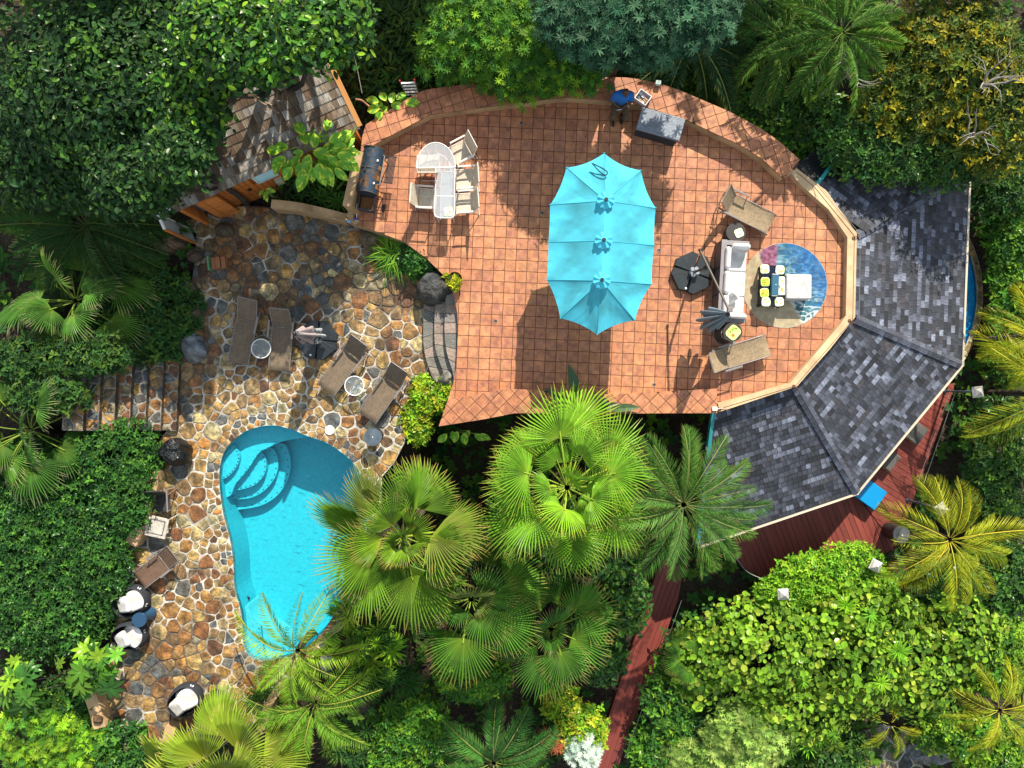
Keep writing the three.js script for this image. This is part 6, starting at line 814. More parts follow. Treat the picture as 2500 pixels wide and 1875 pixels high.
// leaves in clumps over and through a set of ellipsoids [x, y, z, rx, ry, rz] (world, relative to the plant)
function foliage(name, parent, blobs, n, geo, size, pal, mat, { clump = 0.35, perClump = 14, fill = 0.35, upness = 0.6, flat = 1 } = {}) {
  const vol = blobs.map((b) => b[3] * b[5] + 0.0), tot = vol.reduce((a, b) => a + b, 0), mesh = new THREE.InstancedMesh(geo, mat, n), q = new THREE.Quaternion(), m = new THREE.Matrix4(), c = new THREE.Color(), X = new V3(1, 0, 0);
  let k = 0;
  while (k < n) {
    let t = R() * tot, b = 0; while (t > vol[b] && b < blobs.length - 1) t -= vol[b++]; const B = blobs[b];
    const th = R() * 2 * PI, cy = rr(-0.35, 1), sr = Math.sqrt(1 - cy * cy), rad = 1 - fill * R() * R() - 0.12 * R(), d = new V3(Math.cos(th) * sr, cy, Math.sin(th) * sr), C = new V3(B[0] + d.x * B[3] * rad, B[1] + d.y * B[4] * rad, B[2] + d.z * B[5] * rad), tone = pick(pal), lum = rr(0.6, 1.45), cs = clump * rr(0.6, 1.3);
    const out = d.clone().multiply(new V3(1, 1, 1)).lerp(UP, upness).normalize();
    for (let i = 0; i < perClump && k < n; i++) {
      const o = new V3(rr(-1, 1), rr(-0.6, 0.6) * flat, rr(-1, 1)).multiplyScalar(cs), nn = out.clone().add(new V3(rr(-1, 1), rr(-0.4, 0.6), rr(-1, 1)).multiplyScalar(0.7)).normalize();
      q.setFromUnitVectors(UP, nn).multiply(new THREE.Quaternion().setFromAxisAngle(UP, R() * 2 * PI)); const s = size * rr(0.55, 1.4);
      m.compose(C.clone().add(o), q, new V3(s, s, s)); mesh.setMatrixAt(k, m); const u = R() < 0.3 ? pick(pal) : tone, l = lum * rr(0.8, 1.2); mesh.setColorAt(k, c.setRGB(u[0] * l, u[1] * l, u[2] * l)); k++;
    }
  }
  mesh.name = name; mesh.userData.kind = 'stuff'; parent.add(mesh); return mesh;
}
const limb = (a, b, r0, r1, wob = 0.15) => { const A = new V3(...a), B = new V3(...b), n = 7, m = A.clone().lerp(B, 0.5).add(new V3(rr(-1, 1), rr(-0.3, 0.5), rr(-1, 1)).multiplyScalar(wob * A.distanceTo(B))), c = new THREE.CatmullRomCurve3([A, m, B]), g = new THREE.TubeGeometry(c, n, 1, 7), p = g.attributes.position; for (let i = 0; i < p.count; i++) { const t = Math.floor(i / 8) / n, o = c.getPointAt(t), r = lerp(r0, r1, t); p.setXYZ(i, o.x + (p.getX(i) - o.x) * r, o.y + (p.getY(i) - o.y) * r, o.z + (p.getZ(i) - o.z) * r); } g.computeVertexNormals(); return g; };
// a tree or bush from photo pixels: blobs [px, py, rx px, ry px, top height]
function tree(name, label, category, seed, list, n, geo, size, pal, { mat = LM.gloss, base, group, opt = {}, trunk = 0.12, bark = LM.bark, depth = 0.6 } = {}) {
  R = rngOf(seed); const [px, py, , , y] = list[0], c = W(px, py, y), g0 = base ?? groundY(c.x, c.z), o = thing(name, label, category, [c.x, g0, c.z], 0, group);
  const blobs = list.map(([x, z, rx, rz, h]) => { const k = (H - h) / F, ry = Math.min(rx, rz) * k * depth, p = W(x, z, h - ry * 0.6); return [p.x - c.x, h - ry - g0, p.z - c.z, rx * k, ry, rz * k]; });
  if (trunk) { const fork = [0, Math.max(0.1, blobs[0][1] * 0.45), 0]; part('trunk', limb([rr(-0.1, 0.1), -0.1, rr(-0.1, 0.1)], fork, trunk, trunk * 0.75, 0.05), bark, o); for (const b of blobs) for (let k = 0; k < 3; k++) part('limb', limb(fork, [b[0] + rr(-0.5, 0.5) * b[3], b[1] + rr(0, 0.5) * b[4], b[2] + rr(-0.5, 0.5) * b[5]], trunk * 0.55, trunk * 0.12), bark, o); }
  foliage('crown', o, blobs, n, geo, size, pal, mat, opt); return o;
}
// ----- palms -----
const vc = (arr, c, k = 1) => arr.push(c[0] * k, c[1] * k, c[2] * k);
function fanFrond({ petiole = 0.9, R0 = 1.1, n = 42, arc = 4.4, fuse = 0.6, droop = 0.25, cup = 0.25, green = [0.09, 0.26, 0.02], rib = [0.2, 0.36, 0.03], tip = [0.35, 0.22, 0.06], ragged = 0.08, pleat = 0.35, tipDroop = 0.1, tilt = 0.5 }) {
  const age = R(), old = age > 0.93 ? [1, 0.45] : age > 0.65 ? [1.15, 0.1] : [0.9, 0], pos = [], col = [], L = petiole, P = (a, r, up = 0) => { const e = a / (arc / 2), len = r, x = Math.cos(a) * len, z = Math.sin(a) * len, y = -droop * len * len + cup * Math.abs(Math.sin(a)) * len * 0.6 + up; return [L + x, y, z]; };
  for (let k = 0; k < n; k++) {
    const a0 = -arc / 2 + arc * k / n, a1 = a0 + arc / n, am = (a0 + a1) / 2, e = Math.abs(am) / (arc / 2), rad = R0 * (1 - 0.25 * e * e) * (1 + (R() - 0.5) * ragged), rf = rad * fuse, w = rf * (arc / n) / 2, up = w * pleat * 2, up2 = up * 0.5;
    const sh = (0.65 + 0.6 * R()) * old[0], g = green.map((v, i) => lerp(v * sh, [0.2, 0.15, 0.04][i], old[1])), C0 = [L, 0, 0], m1 = P(am, rf * 0.5, up2), E0 = P(a0, rf), E1 = P(a1, rf), Mm = P(am, rf, up), T = P(am + (R() - 0.5) * 0.1, rad, -tipDroop * rad * (0.3 + 1.5 * R() * R())), Q0 = P(lerp(a0, am, 0.55), lerp(rf, rad, 0.55), -tipDroop * 0.2), Q1 = P(lerp(a1, am, 0.55), lerp(rf, rad, 0.55), -tipDroop * 0.2), Mq = P(am, lerp(rf, rad, 0.55), up * 0.5 - tipDroop * 0.2);
    const t = (A, B, C, ca, cb, cc) => { pos.push(...A, ...B, ...C); vc(col, ca); vc(col, cb); vc(col, cc); };
    const tc = R() < 0.75 ? tip : g, gb = g.map((v, i) => lerp(v, rib[i], 0.5));
    t(C0, E0, Mm, gb, g, g); t(C0, Mm, E1, gb, g, g); t(E0, Q0, Mm, g, g, g); t(Mm, Q0, Mq, g, g, g); t(Mm, Mq, Q1, g, g, g); t(Mm, Q1, E1, g, g, g); t(Q0, T, Mq, g, tc, g); t(Mq, T, Q1, g, tc, g);
  }
  const bend = (R() - 0.3) * tilt, sway = (R() - 0.5) * 0.9; const blade = new THREE.BufferGeometry(); blade.setAttribute('position', new THREE.Float32BufferAttribute(pos, 3)); blade.setAttribute('color', new THREE.Float32BufferAttribute(col, 3)); blade.translate(-L, 0, 0).rotateX(sway).rotateZ(-bend).translate(L, 0, 0); blade.computeVertexNormals();
  const pt = tinted(tube([[0, 0, 0], [L * 0.5, 0.06 * L, 0], [L + 0.12, 0.005, 0]], 0.018, 8, 5), lin(...rib)); return join([blade, pt]);
}
function featherFrond({ L = 2.1, n = 46, leaf = 0.5, w = 0.035, rise = 0.35, fall = 0.32, v = 0.45, droop = 0.35, green = [0.05, 0.15, 0.03], rib = [0.25, 0.3, 0.08], tip = [0.2, 0.22, 0.05], bare = 0.14, sweep = 0.7, curl = 0 }) {
  const pos = [], col = [], C = (t) => { const x = L * (t - 0.14 * t * t), y = rise * L * t - fall * L * t * t * 1.6, z = curl * L * t * t; return [x, y, z]; }, rib3 = [];
  for (let i = 0; i <= 10; i++) rib3.push(C(i / 10));
  for (let i = 0; i < n; i++) for (const s of [-1, 1]) {
    const t = bare + (1 - bare) * (i + 0.5 * R()) / n, p = C(t), prof = Math.sin(PI * (0.12 + 0.84 * (t - bare) / (1 - bare))) ** 0.7, l = leaf * prof * (0.88 + 0.24 * R()), sw = sweep + 0.35 * t + 0.15 * (R() - 0.5), d = [Math.sin(sw * 0.9), v * (1 - t * 0.7) + 0.2 * (R() - 0.5), s * Math.cos(sw * 0.9)], e = [p[0] + d[0] * l, p[1] + d[1] * l - droop * l, p[2] + d[2] * l], m = [p[0] + d[0] * l * 0.5, p[1] + d[1] * l * 0.55 - droop * l * 0.2, p[2] + d[2] * l * 0.5], hw = w * (0.7 + 0.5 * R());
    const sh = 0.75 + 0.5 * R(), g = green.map((q) => q * sh), tc = R() < 0.4 ? tip : g;
    const t3 = (A, B, D, c1, c2, c3) => { pos.push(...A, ...B, ...D); vc(col, c1); vc(col, c2); vc(col, c3); };
    const a = [m[0] - hw, m[1] + hw * 0.6, m[2]], b = [m[0] + hw, m[1] + hw * 0.6, m[2]]; t3(p, a, m, g, g, g); t3(p, m, b, g, g, g); t3(a, e, m, g, tc, g); t3(m, e, b, g, tc, g);
  }
  const g = new THREE.BufferGeometry(); g.setAttribute('position', new THREE.Float32BufferAttribute(pos, 3)); g.setAttribute('color', new THREE.Float32BufferAttribute(col, 3)); g.computeVertexNormals();
  return join([g, tinted(tube(rib3, 0.016, 12, 5), lin(...rib))]);
}
function palm(name, label, seed, px, py, y, { make, count, lo = -0.35, hi = 1.25, scale = 1, trunk = 0.16, lean = [0, 0], base, spread = 1, group, skip, variants = 9, roll = 0.3, jit = 0.1, young = 0.72 }) {
  R = rngOf(seed); const c = W(px, py, y), gx = c.x + lean[0], gz = c.z + lean[1], g0 = base ?? groundY(gx, gz), o = thing(name, label, 'palm tree', [gx, g0, gz], 0, group);
  const heart = [c.x - gx, y - g0, c.z - gz]; part('trunk', limb([0, -0.1, 0], heart, trunk, trunk * 0.8, 0.03), LM.bark, o);
  const kinds = Array.from({ length: variants }, () => make()), E = new THREE.Euler();
  for (let k = 0; k < count; k++) {
    const t = (k + 0.5) / count, az = k * 2.39996 + rr(-0.25, 0.25), el = lerp(hi, lo, t ** 0.8 * spread) + rr(-1, 1) * jit; if (skip && skip(az, el)) continue;
    const m = part('frond', pick(kinds), pick(PALMS), o); m.position.set(heart[0] + Math.cos(az) * 0.08, heart[1] + 0.1 * Math.sin(el), heart[2] + Math.sin(az) * 0.08); m.rotation.order = 'YZX'; m.rotation.set(rr(-1, 1) * roll, -az, el); const s = scale * lerp(young, 1.08, Math.min(1, t * 2.2)) * rr(0.88, 1.1); m.scale.setScalar(s);
  }
  return o;
}

// ---------- palms ----------
const limeFan = () => fanFrond({ petiole: 0.75 + 0.7 * R(), R0: 1.0, n: 36, arc: 3.8, fuse: 0.38, droop: 0.22, cup: 0.15, pleat: 0.8, green: [0.16, 0.38, 0.015], rib: [0.34, 0.48, 0.04], tip: [0.4, 0.36, 0.06], tipDroop: 0.14, ragged: 0.12 });
const stiffFan = () => fanFrond({ petiole: 0.6 + 0.35 * R(), R0: 1.4, n: 34, arc: 2.2 + 0.7 * R(), fuse: 0.46, droop: 0.14, cup: 0.3, green: [0.125, 0.27, 0.01], rib: [0.28, 0.4, 0.03], tip: [0.45, 0.3, 0.1], tipDroop: 0.05, pleat: 0.9 });
const darkFan = () => fanFrond({ petiole: 0.5 + 0.4 * R(), R0: 1.15, n: 32, arc: 2.6 + 0.7 * R(), fuse: 0.46, droop: 0.2, cup: 0.3, green: [0.075, 0.22, 0.016], rib: [0.22, 0.34, 0.03], tip: [0.42, 0.3, 0.1], pleat: 0.9 });
const shadeFan = () => fanFrond({ petiole: 0.8 + 0.3 * R(), R0: 1.0, n: 36, arc: 3.6, pleat: 0.8, fuse: 0.45, droop: 0.3, cup: 0.2, green: [0.07, 0.2, 0.02], rib: [0.2, 0.3, 0.03], tip: [0.5, 0.45, 0.25], tipDroop: 0.2 });
const goldFan = () => fanFrond({ petiole: 0.6 + 0.3 * R(), R0: 1.3, n: 40, arc: 2.6, fuse: 0.66, droop: 0.15, cup: 0.3, green: [0.24, 0.36, 0.02], rib: [0.45, 0.45, 0.04], tip: [0.55, 0.42, 0.14], pleat: 0.9 });
palm('fan_palm', 'large stiff fan palm with brown tips overhanging the pool edge', 801, 985, 1310, 1.55, { make: stiffFan, count: 25, lo: -0.45, hi: 1.5, roll: 0.85, jit: 0.38, young: 0.45 });
palm('fan_palm', 'broad lime green fan palm rising beside the tiled ledge', 802, 1384, 1190, 1.7, { make: limeFan, count: 32, lo: -0.55, hi: 1.45, roll: 0.95, jit: 0.42, young: 0.45, scale: 1.14 });
palm('fan_palm', 'smaller fan palm with round brown edged fans below the large pool side palm', 803, 1150, 1462, 0.5, { make: darkFan, count: 15, lo: -0.25, hi: 1.35, roll: 0.7, jit: 0.28, young: 0.5 });
palm('fan_palm', 'shaded fan palm between the round bushes and the lime fan palm', 804, 1345, 1535, -0.5, { make: darkFan, count: 15, lo: -0.25, hi: 1.35, roll: 0.7, jit: 0.28, young: 0.5 });
palm('fan_palm', 'yellowish fan palm behind the black hourglass stool', 805, 560, 1885, 0.6, { make: goldFan, count: 17, lo: -0.1, hi: 1.25, scale: 1.05, roll: 0.5, jit: 0.2 });
palm('fan_palm', 'loose fan palm over the clipped hedge with pale frond tips', 806, 75, 1050, 0.2, { make: shadeFan, count: 18, lo: -0.3, hi: 1.1, scale: 0.95, roll: 0.6, jit: 0.25 });
palm('fan_palm', 'loose fan palm in shade above the stone stairs with one yellow frond', 807, 185, 735, 0.3, { make: shadeFan, count: 18, lo: -0.4, hi: 1.1, scale: 1.0, roll: 0.6, jit: 0.25 });
palm('fan_palm', 'small fan palm beside the red boardwalk', 808, 1690, 1610, -2.2, { make: darkFan, count: 10, lo: -0.1, hi: 1.2, scale: 0.55, trunk: 0.07 });
palm('date_palm', 'dark green feather palm spreading over the slate roof corner', 811, 1668, 1232, 1.25, { make: () => featherFrond({ L: 2.25, n: 50, leaf: 0.46, w: 0.017, rise: 0.25, fall: 0.3, v: 0.6, droop: 0.15, sweep: 0.8, green: [0.08, 0.22, 0.03], rib: [0.16, 0.22, 0.06], tip: [0.28, 0.25, 0.09] }), count: 30, lo: -0.45, hi: 1.0 });
const coco = () => featherFrond({ L: 2.5, n: 50, leaf: 0.72, w: 0.015, rise: 0.35, fall: 0.45, v: 0.25, droop: 0.5, sweep: 0.8, green: [0.36, 0.42, 0.014], rib: [0.55, 0.5, 0.04], tip: [0.5, 0.42, 0.03], curl: (R() - 0.5) * 0.3 });
palm('coconut_palm', 'golden coconut palm at the corner of the red deck', 812, 2318, 1318, -0.9, { make: coco, count: 17, lo: -0.3, hi: 1.0, trunk: 0.12, scale: 0.78 });
palm('coconut_palm', 'golden coconut palm whose fronds reach past a deck lamp from beyond the shrubs', 813, 2570, 965, -0.4, { make: coco, count: 17, lo: -0.3, hi: 0.9, trunk: 0.12 });
palm('coconut_palm', 'short golden palm at the edge of the sea grape thicket', 814, 2440, 1735, -1.2, { make: coco, count: 11, lo: -0.2, hi: 0.9, trunk: 0.1, scale: 0.62 });
palm('coconut_palm', 'small yellow palm drooping over the lower flagstone path', 815, 2175, 1770, -2.2, { make: coco, count: 6, lo: -0.4, hi: 0.5, trunk: 0.08, scale: 0.5 });
const feather = (g, tip) => () => featherFrond({ L: 1.75, n: 50, leaf: 0.4, w: 0.015, rise: 0.6, fall: 0.7, v: 0.6, droop: 0.1, green: g, rib: [0.3, 0.34, 0.05], tip, curl: (R() - 0.5) * 0.5 });
palm('bottle_palm', 'arching yellow green palm leaning over the shallow end of the pool', 816, 728, 1588, 0.4, { make: feather([0.19, 0.36, 0.015], [0.34, 0.36, 0.04]), count: 11, lo: 0.0, hi: 1.0, trunk: 0.12, scale: 0.98 });
palm('bottle_palm', 'dense arching palm below the yellow green one beside the cream wall', 817, 770, 1715, 0.2, { make: feather([0.13, 0.3, 0.018], [0.3, 0.33, 0.05]), count: 15, lo: -0.1, hi: 1.1, trunk: 0.12, scale: 0.98 });
palm('feather_palm', 'dark green feather palm below the two round bushes', 818, 1205, 1862, -1.6, { make: () => featherFrond({ L: 2.0, n: 56, leaf: 0.5, w: 0.026, rise: 0.3, fall: 0.35, v: 0.45, droop: 0.25, green: [0.05, 0.19, 0.03], rib: [0.2, 0.27, 0.06] }), count: 18, lo: -0.2, hi: 1.1 });
palm('feather_palm', 'dark feather palm in deep shade below the big tree', 819, 215, 555, 0.3, { make: () => featherFrond({ L: 2.5, n: 60, leaf: 0.6, w: 0.028, rise: 0.3, fall: 0.4, v: 0.4, droop: 0.35, green: [0.03, 0.1, 0.018], rib: [0.1, 0.16, 0.03], tip: [0.14, 0.2, 0.03] }), count: 24, lo: -0.3, hi: 1.0 });
palm('feather_palm', 'dark feather palm in the shade behind the blue green tree', 820, 1690, 90, 0.2, { make: () => featherFrond({ L: 2.6, n: 60, leaf: 0.55, w: 0.026, rise: 0.25, fall: 0.4, v: 0.4, droop: 0.3, green: [0.02, 0.07, 0.02] }), count: 14, lo: -0.4, hi: 0.6 });
palm('fishtail_palm', 'bright broad leaved palm with dry pale fronds above the roof', 821, 2055, 80, 1.9, { make: () => featherFrond({ L: 2.0, n: 30, leaf: 0.5, w: 0.055, rise: 0.3, fall: 0.45, v: 0.3, droop: 0.4, green: [0.075, 0.19, 0.018], rib: [0.14, 0.2, 0.04], tip: [0.24, 0.28, 0.04] }), count: 20, lo: -0.5, hi: 0.9, roll: 0.5, jit: 0.25, scale: 0.9 });
palm('fishtail_palm', 'broad leaved palm half hidden above the dark bank', 823, 1915, 95, 1.0, { make: () => featherFrond({ L: 2.0, n: 30, leaf: 0.45, w: 0.05, rise: 0.3, fall: 0.45, v: 0.3, droop: 0.4, green: [0.06, 0.16, 0.018], rib: [0.12, 0.18, 0.04] }), count: 16, lo: -0.4, hi: 0.9, roll: 0.5, jit: 0.25, scale: 0.9 });
palm('feather_palm', 'yellow feather palm peeking in beside the slate eave shrubs', 822, 2530, 820, -0.6, { make: coco, count: 10, lo: -0.2, hi: 0.8, trunk: 0.1, scale: 0.6 });

// ---------- trees ----------
tree('broadleaf_tree', 'big glossy dark green tree shading the shed from the west', 'tree', 901, [[230, 180, 290, 220, 3.9], [90, 330, 190, 170, 2.6], [400, 320, 110, 110, 2.4], [330, 60, 240, 140, 3.4]], 24000, G.ovate, 0.155, PAL.deep, { trunk: 0.22, opt: { clump: 0.4, perClump: 12, fill: 0.5 } });
tree('broadleaf_tree', 'glossy tree spreading over the cedar roof with bright new leaves', 'tree', 902, [[570, 75, 150, 110, 4.8], [450, 245, 80, 110, 3.6], [790, 55, 95, 85, 4.2], [690, 80, 90, 60, 4.6]], 12500, G.ovate, 0.16, PAL.deep.concat(PAL.fresh), { trunk: 0.18, opt: { clump: 0.38, perClump: 10, fill: 0.4 } });
tree('broadleaf_tree', 'dark leafy branch tree between the shed doorway and feather palm', 'tree', 903, [[430, 375, 62, 55, 3.8], [320, 425, 105, 80, 3.3], [370, 440, 70, 40, 2.9]], 7000, G.ovate, 0.16, PAL.deep, { trunk: 0.1, opt: { clump: 0.35, perClump: 10 } });
tree('feathery_tree', 'feathery green tree hanging over the curved tiled ledge', 'tree', 904, [[1210, 60, 150, 90, 1.8], [1290, 110, 150, 80, 1.5], [1390, 140, 85, 50, 1.4], [1432, 172, 36, 30, 1.3], [1120, 110, 90, 60, 1.4], [1270, 185, 90, 35, 1.1]], 8200, G.whorl, 0.14, PAL.mid.concat(PAL.fresh), { trunk: 0.14, mat: LM.soft, opt: { clump: 0.35, perClump: 7 } });
tree('blue_green_tree', 'blue green narrow leaved tree above the person on the ledge', 'tree', 905, [[1540, 45, 190, 90, 3.2], [1650, 20, 140, 80, 3.4], [1430, 30, 100, 80, 3.0]], 6800, G.whorl, 0.15, PAL.blue, { trunk: 0.14, mat: LM.soft, opt: { clump: 0.35, perClump: 7 } });
tree('olive_tree', 'yellow olive tree with bare white twigs beyond the slate roof', 'tree', 906, [[2330, 130, 170, 140, 1.8], [2430, 260, 130, 150, 1.5], [2230, 240, 110, 95, 1.3]], 8000, G.sprig, 0.13, PAL.olive, { trunk: 0.14, mat: LM.soft, opt: { clump: 0.4, perClump: 10, fill: 0.5 } });
tree('evergreen_tree', 'dark evergreen overhanging the slate roof', 'tree', 907, [[2170, 350, 130, 75, 0.7], [2310, 365, 130, 75, 0.5], [2080, 315, 80, 55, 0.4], [2455, 430, 80, 80, -1.6]], 9500, G.sprig, 0.13, [...PAL.mid.slice(0, 3), ...PAL.fern], { trunk: 0.12, opt: { clump: 0.35, perClump: 10, fill: 0.5 } });
tree('evergreen_tree', 'green shrubby tree between the slate eave and the golden palm', 'tree', 908, [[2480, 560, 52, 95, -2.4], [2482, 700, 42, 110, -2.6], [2474, 850, 50, 85, -2.6]], 4200, G.sprig, 0.17, [...PAL.mid, ...PAL.fresh], { trunk: 0.1, opt: { clump: 0.32, perClump: 10, fill: 0.45 } });
// tall trees north of the frame, whose shade falls on the upper terrace and patio
const shade = (label, seed, x, z, r, h, n) => { R = rngOf(seed); const g0 = groundY(x, z), o = thing('tall_tree', label, 'tree', [x, g0, z], 0, 'tall trees beyond the garden'); part('trunk', limb([0, -0.1, 0], [0.1, (h - g0) * 0.6, 0], 0.22, 0.14, 0.04), LM.bark, o); for (let k = 0; k < 6; k++) part('limb', limb([0.1, (h - g0) * 0.5, 0], [rr(-1, 1) * r * 0.7, h - g0 - r * rr(0.5, 1), rr(-1, 1) * r * 0.7], 0.1, 0.03), LM.bark, o); foliage('crown', o, [[0, h - g0 - r * 0.8, 0, r, r * 0.8, r], [r * 0.6, h - g0 - r * 1.1, 0.2, r * 0.6, r * 0.5, r * 0.6], [-r * 0.6, h - g0 - r * 1.2, -0.2, r * 0.6, r * 0.5, r * 0.6]], n, G.sprigBig, 0.34, PAL.deep, LM.gloss, { clump: 0.5, perClump: 12, fill: 0.6 }); };
shade('tall tree north of the shed', 911, -9.5, -14.2, 2.3, 7.0, 1800); shade('tall tree behind the ladder', 912, -2.0, -14.4, 2.0, 4.6, 1500); shade('tall tree behind the feathery tree', 913, 2.2, -14.6, 1.8, 4.3, 1000); shade('tall tree behind the blue green tree', 914, 6.4, -14.6, 1.8, 4.6, 1100); shade('tall tree beyond the slate roof', 915, 12.5, -13.5, 2.2, 3.6, 1400); shade('tall tree west of the big glossy tree', 916, -13.5, -13.5, 2.4, 7.0, 1600);

// ---------- hedges, bushes ----------
tree('clipped_hedge', 'large clipped dark green hedge along the cream retaining wall', 'hedge', 921, [[120, 1280, 190, 200, 0.35], [270, 1120, 105, 110, 0.35], [110, 1480, 170, 130, 0.25], [230, 1380, 75, 120, 0.2], [60, 1180, 120, 120, 0.35], [300, 1210, 60, 90, 0.3]], 23000, G.sprig, 0.105, PAL.hedge, { trunk: 0.08, depth: 0.55, opt: { clump: 0.25, perClump: 10, fill: 0.25, upness: 0.8 } });
tree('frangipani_shrub', 'frangipani like shrub with long glossy leaves over the short cream wall', 'shrub', 922, [[215, 1640, 60, 45, 0.5], [80, 1680, 70, 50, 0.4]], 70, whorl(leafGeo(0.36, 0.15, 0.3, 4), 8, 0.3), 0.3, PAL.mid.concat(PAL.fresh), { trunk: 0.05, opt: { clump: 0.3, perClump: 3 } });
tree('bright_bush', 'bright lime bush with whorled leaves at the foot of the hedge', 'bush', 923, [[90, 1800, 110, 90, 0.2], [200, 1830, 70, 60, -0.1]], 1900, G.whorl2, 0.14, PAL.lime.concat(PAL.fresh), { trunk: 0.05, mat: LM.soft, opt: { clump: 0.2, perClump: 6, fill: 0.2 } });
tree('shade_shrub', 'dark green shrub below the bright bush by the short cream wall', 'shrub', 924, [[290, 1830, 60, 70, -0.2], [150, 1720, 70, 50, -0.2]], 1500, G.sprig, 0.13, PAL.hedge, { trunk: 0.04 });
tree('sea_grape', 'wide sea grape thicket with round yellow green leaves', 'thicket', 925, [[1860, 1600, 180, 130, -1.0], [2080, 1620, 180, 150, -0.9], [1720, 1640, 80, 110, -1.6], [2250, 1640, 120, 130, -1.3], [1950, 1740, 150, 90, -1.5], [2350, 1560, 110, 110, -1.3], [2130, 1520, 130, 80, -1.2]], 10500, G.round, 0.155, PAL.grape, { trunk: 0.07, depth: 0.7, opt: { clump: 0.28, perClump: 7, fill: 0.55, upness: 0.35 } });
tree('bright_bush', 'bright yellow green bush growing against the red deck', 'bush', 926, [[2010, 1420, 120, 60, -1.9], [2080, 1380, 80, 45, -1.9], [1930, 1460, 80, 45, -2.1], [2110, 1440, 80, 60, -1.8]], 7500, G.sprig, 0.11, PAL.lime, { trunk: 0.05, opt: { clump: 0.2, perClump: 8, fill: 0.35 } });
tree('sage_bush', 'pale sage green whorled bush in front of the sea grape', 'bush', 927, [[1830, 1810, 105, 85, -1.6], [1760, 1870, 60, 50, -2]], 1700, G.whorl2, 0.16, PAL.sage, { trunk: 0.05, mat: LM.soft, opt: { clump: 0.2, perClump: 6, fill: 0.2 } });
tree('sage_bush', 'small pale sage bush beside the red boardwalk', 'bush', 928, [[1645, 1855, 55, 40, -2.4]], 420, G.whorl2, 0.16, PAL.sage, { trunk: 0.04, mat: LM.soft, opt: { clump: 0.18, perClump: 6 } });
tree('round_bush', 'round bright green bush with a red flower under the fan palms', 'bush', 929, [[1150, 1645, 85, 65, -1.2], [1110, 1610, 45, 40, -1.3], [1190, 1590, 50, 40, -1.4]], 3200, G.sprig, 0.14, PAL.fresh, { trunk: 0.05, opt: { clump: 0.2, perClump: 9, fill: 0.2 } });
tree('round_bush', 'round bright green bush beside the dark feather palm', 'bush', 930, [[1005, 1795, 88, 80, -1.2], [960, 1850, 50, 45, -1.5]], 3000, G.sprig, 0.14, PAL.fresh, { trunk: 0.05, opt: { clump: 0.2, perClump: 9, fill: 0.2 } });
tree('leafy_shrub', 'glossy compact shrub at the terrace edge beside tufted grass', 'shrub', 931, [[1020, 630, 44, 40, -0.05]], 1100, G.sprig, 0.13, PAL.hedge, { base: PATIO, trunk: 0.03, depth: 0.9, opt: { clump: 0.13, perClump: 8, fill: 0.25 } });
tree('yellow_shrub', 'yellow green shrub spilling between the patio and the tiled ledge', 'shrub', 932, [[1045, 965, 45, 45, -0.3], [1015, 1030, 35, 50, -0.5], [1090, 945, 20, 25, -0.4]], 1500, G.sprig, 0.12, [...PAL.yellow, ...PAL.lime], { base: PATIO, trunk: 0.03, depth: 0.8, opt: { clump: 0.15, perClump: 8, fill: 0.4 } });
tree('flowering_shrub', 'shaded ferny shrub with tiny red flowers beside the stone stairs', 'shrub', 933, [[330, 810, 100, 90, 0.1], [210, 865, 90, 40, 0.9], [420, 760, 70, 90, -0.3], [340, 700, 60, 60, 0.0], [60, 880, 90, 40, 1.0], [110, 965, 90, 30, 0.9]], 7500, G.sprig, 0.14, PAL.fern, { trunk: 0.04, mat: LM.soft, opt: { clump: 0.25, perClump: 8, fill: 0.4 } });
tree('yellow_shrub', 'yellow green leafy shrub along the red boardwalk', 'shrub', 934, [[1420, 1790, 60, 60, -2.3], [1370, 1720, 45, 40, -2.5]], 1100, G.sprig, 0.15, [...PAL.yellow, ...PAL.lime], { trunk: 0.04, opt: { clump: 0.2, perClump: 7 } });
tree('silver_shrub', 'silvery white leaved shrub beside the red boardwalk', 'shrub', 935, [[1425, 1840, 38, 45, -2.2]], 300, G.whorl2, 0.13, PAL.silver, { trunk: 0.03, mat: LM.soft, opt: { clump: 0.14, perClump: 5 } });
tree('leafy_shrub', 'dark leafy shrubs filling the bed between lime fan palm and boardwalk', 'shrub', 936, [[1520, 1470, 50, 80, -2.0], [1470, 1600, 45, 70, -2.2], [1440, 1530, 50, 60, -2.1]], 2200, G.ovate, 0.19, PAL.fern.concat(PAL.mid), { trunk: 0.05 });
tree('leafy_shrub', 'green leafy shrub on the far side of the red boardwalk', 'shrub', 937, [[1632, 1720, 48, 80, -2.2], [1665, 1620, 40, 50, -2.3], [1600, 1830, 42, 50, -2.5]], 2300, G.sprig, 0.16, PAL.mid.concat(PAL.fresh), { trunk: 0.04 });
tree('leafy_shrub', 'dark shrubs below the lime fan palm crown', 'shrub', 938, [[1260, 1380, 120, 90, -1.2], [1480, 1330, 90, 80, -1.4], [1330, 1250, 120, 100, -1.2]], 3000, G.ovate, 0.2, PAL.fern.concat(PAL.mid), { trunk: 0.05 });
tree('vine_bank', 'heart leaved green vines on the bank behind the curved ledge', 'vines', 939, [[1900, 310, 90, 55, -0.4], [1790, 235, 70, 40, -0.5], [1960, 360, 60, 40, -0.5], [1720, 200, 70, 30, -0.6]], 2600, G.ovate, 0.16, PAL.mid.concat(PAL.fresh.slice(0, 2)), { trunk: 0.03, opt: { clump: 0.22, perClump: 8, upness: 0.8 } });
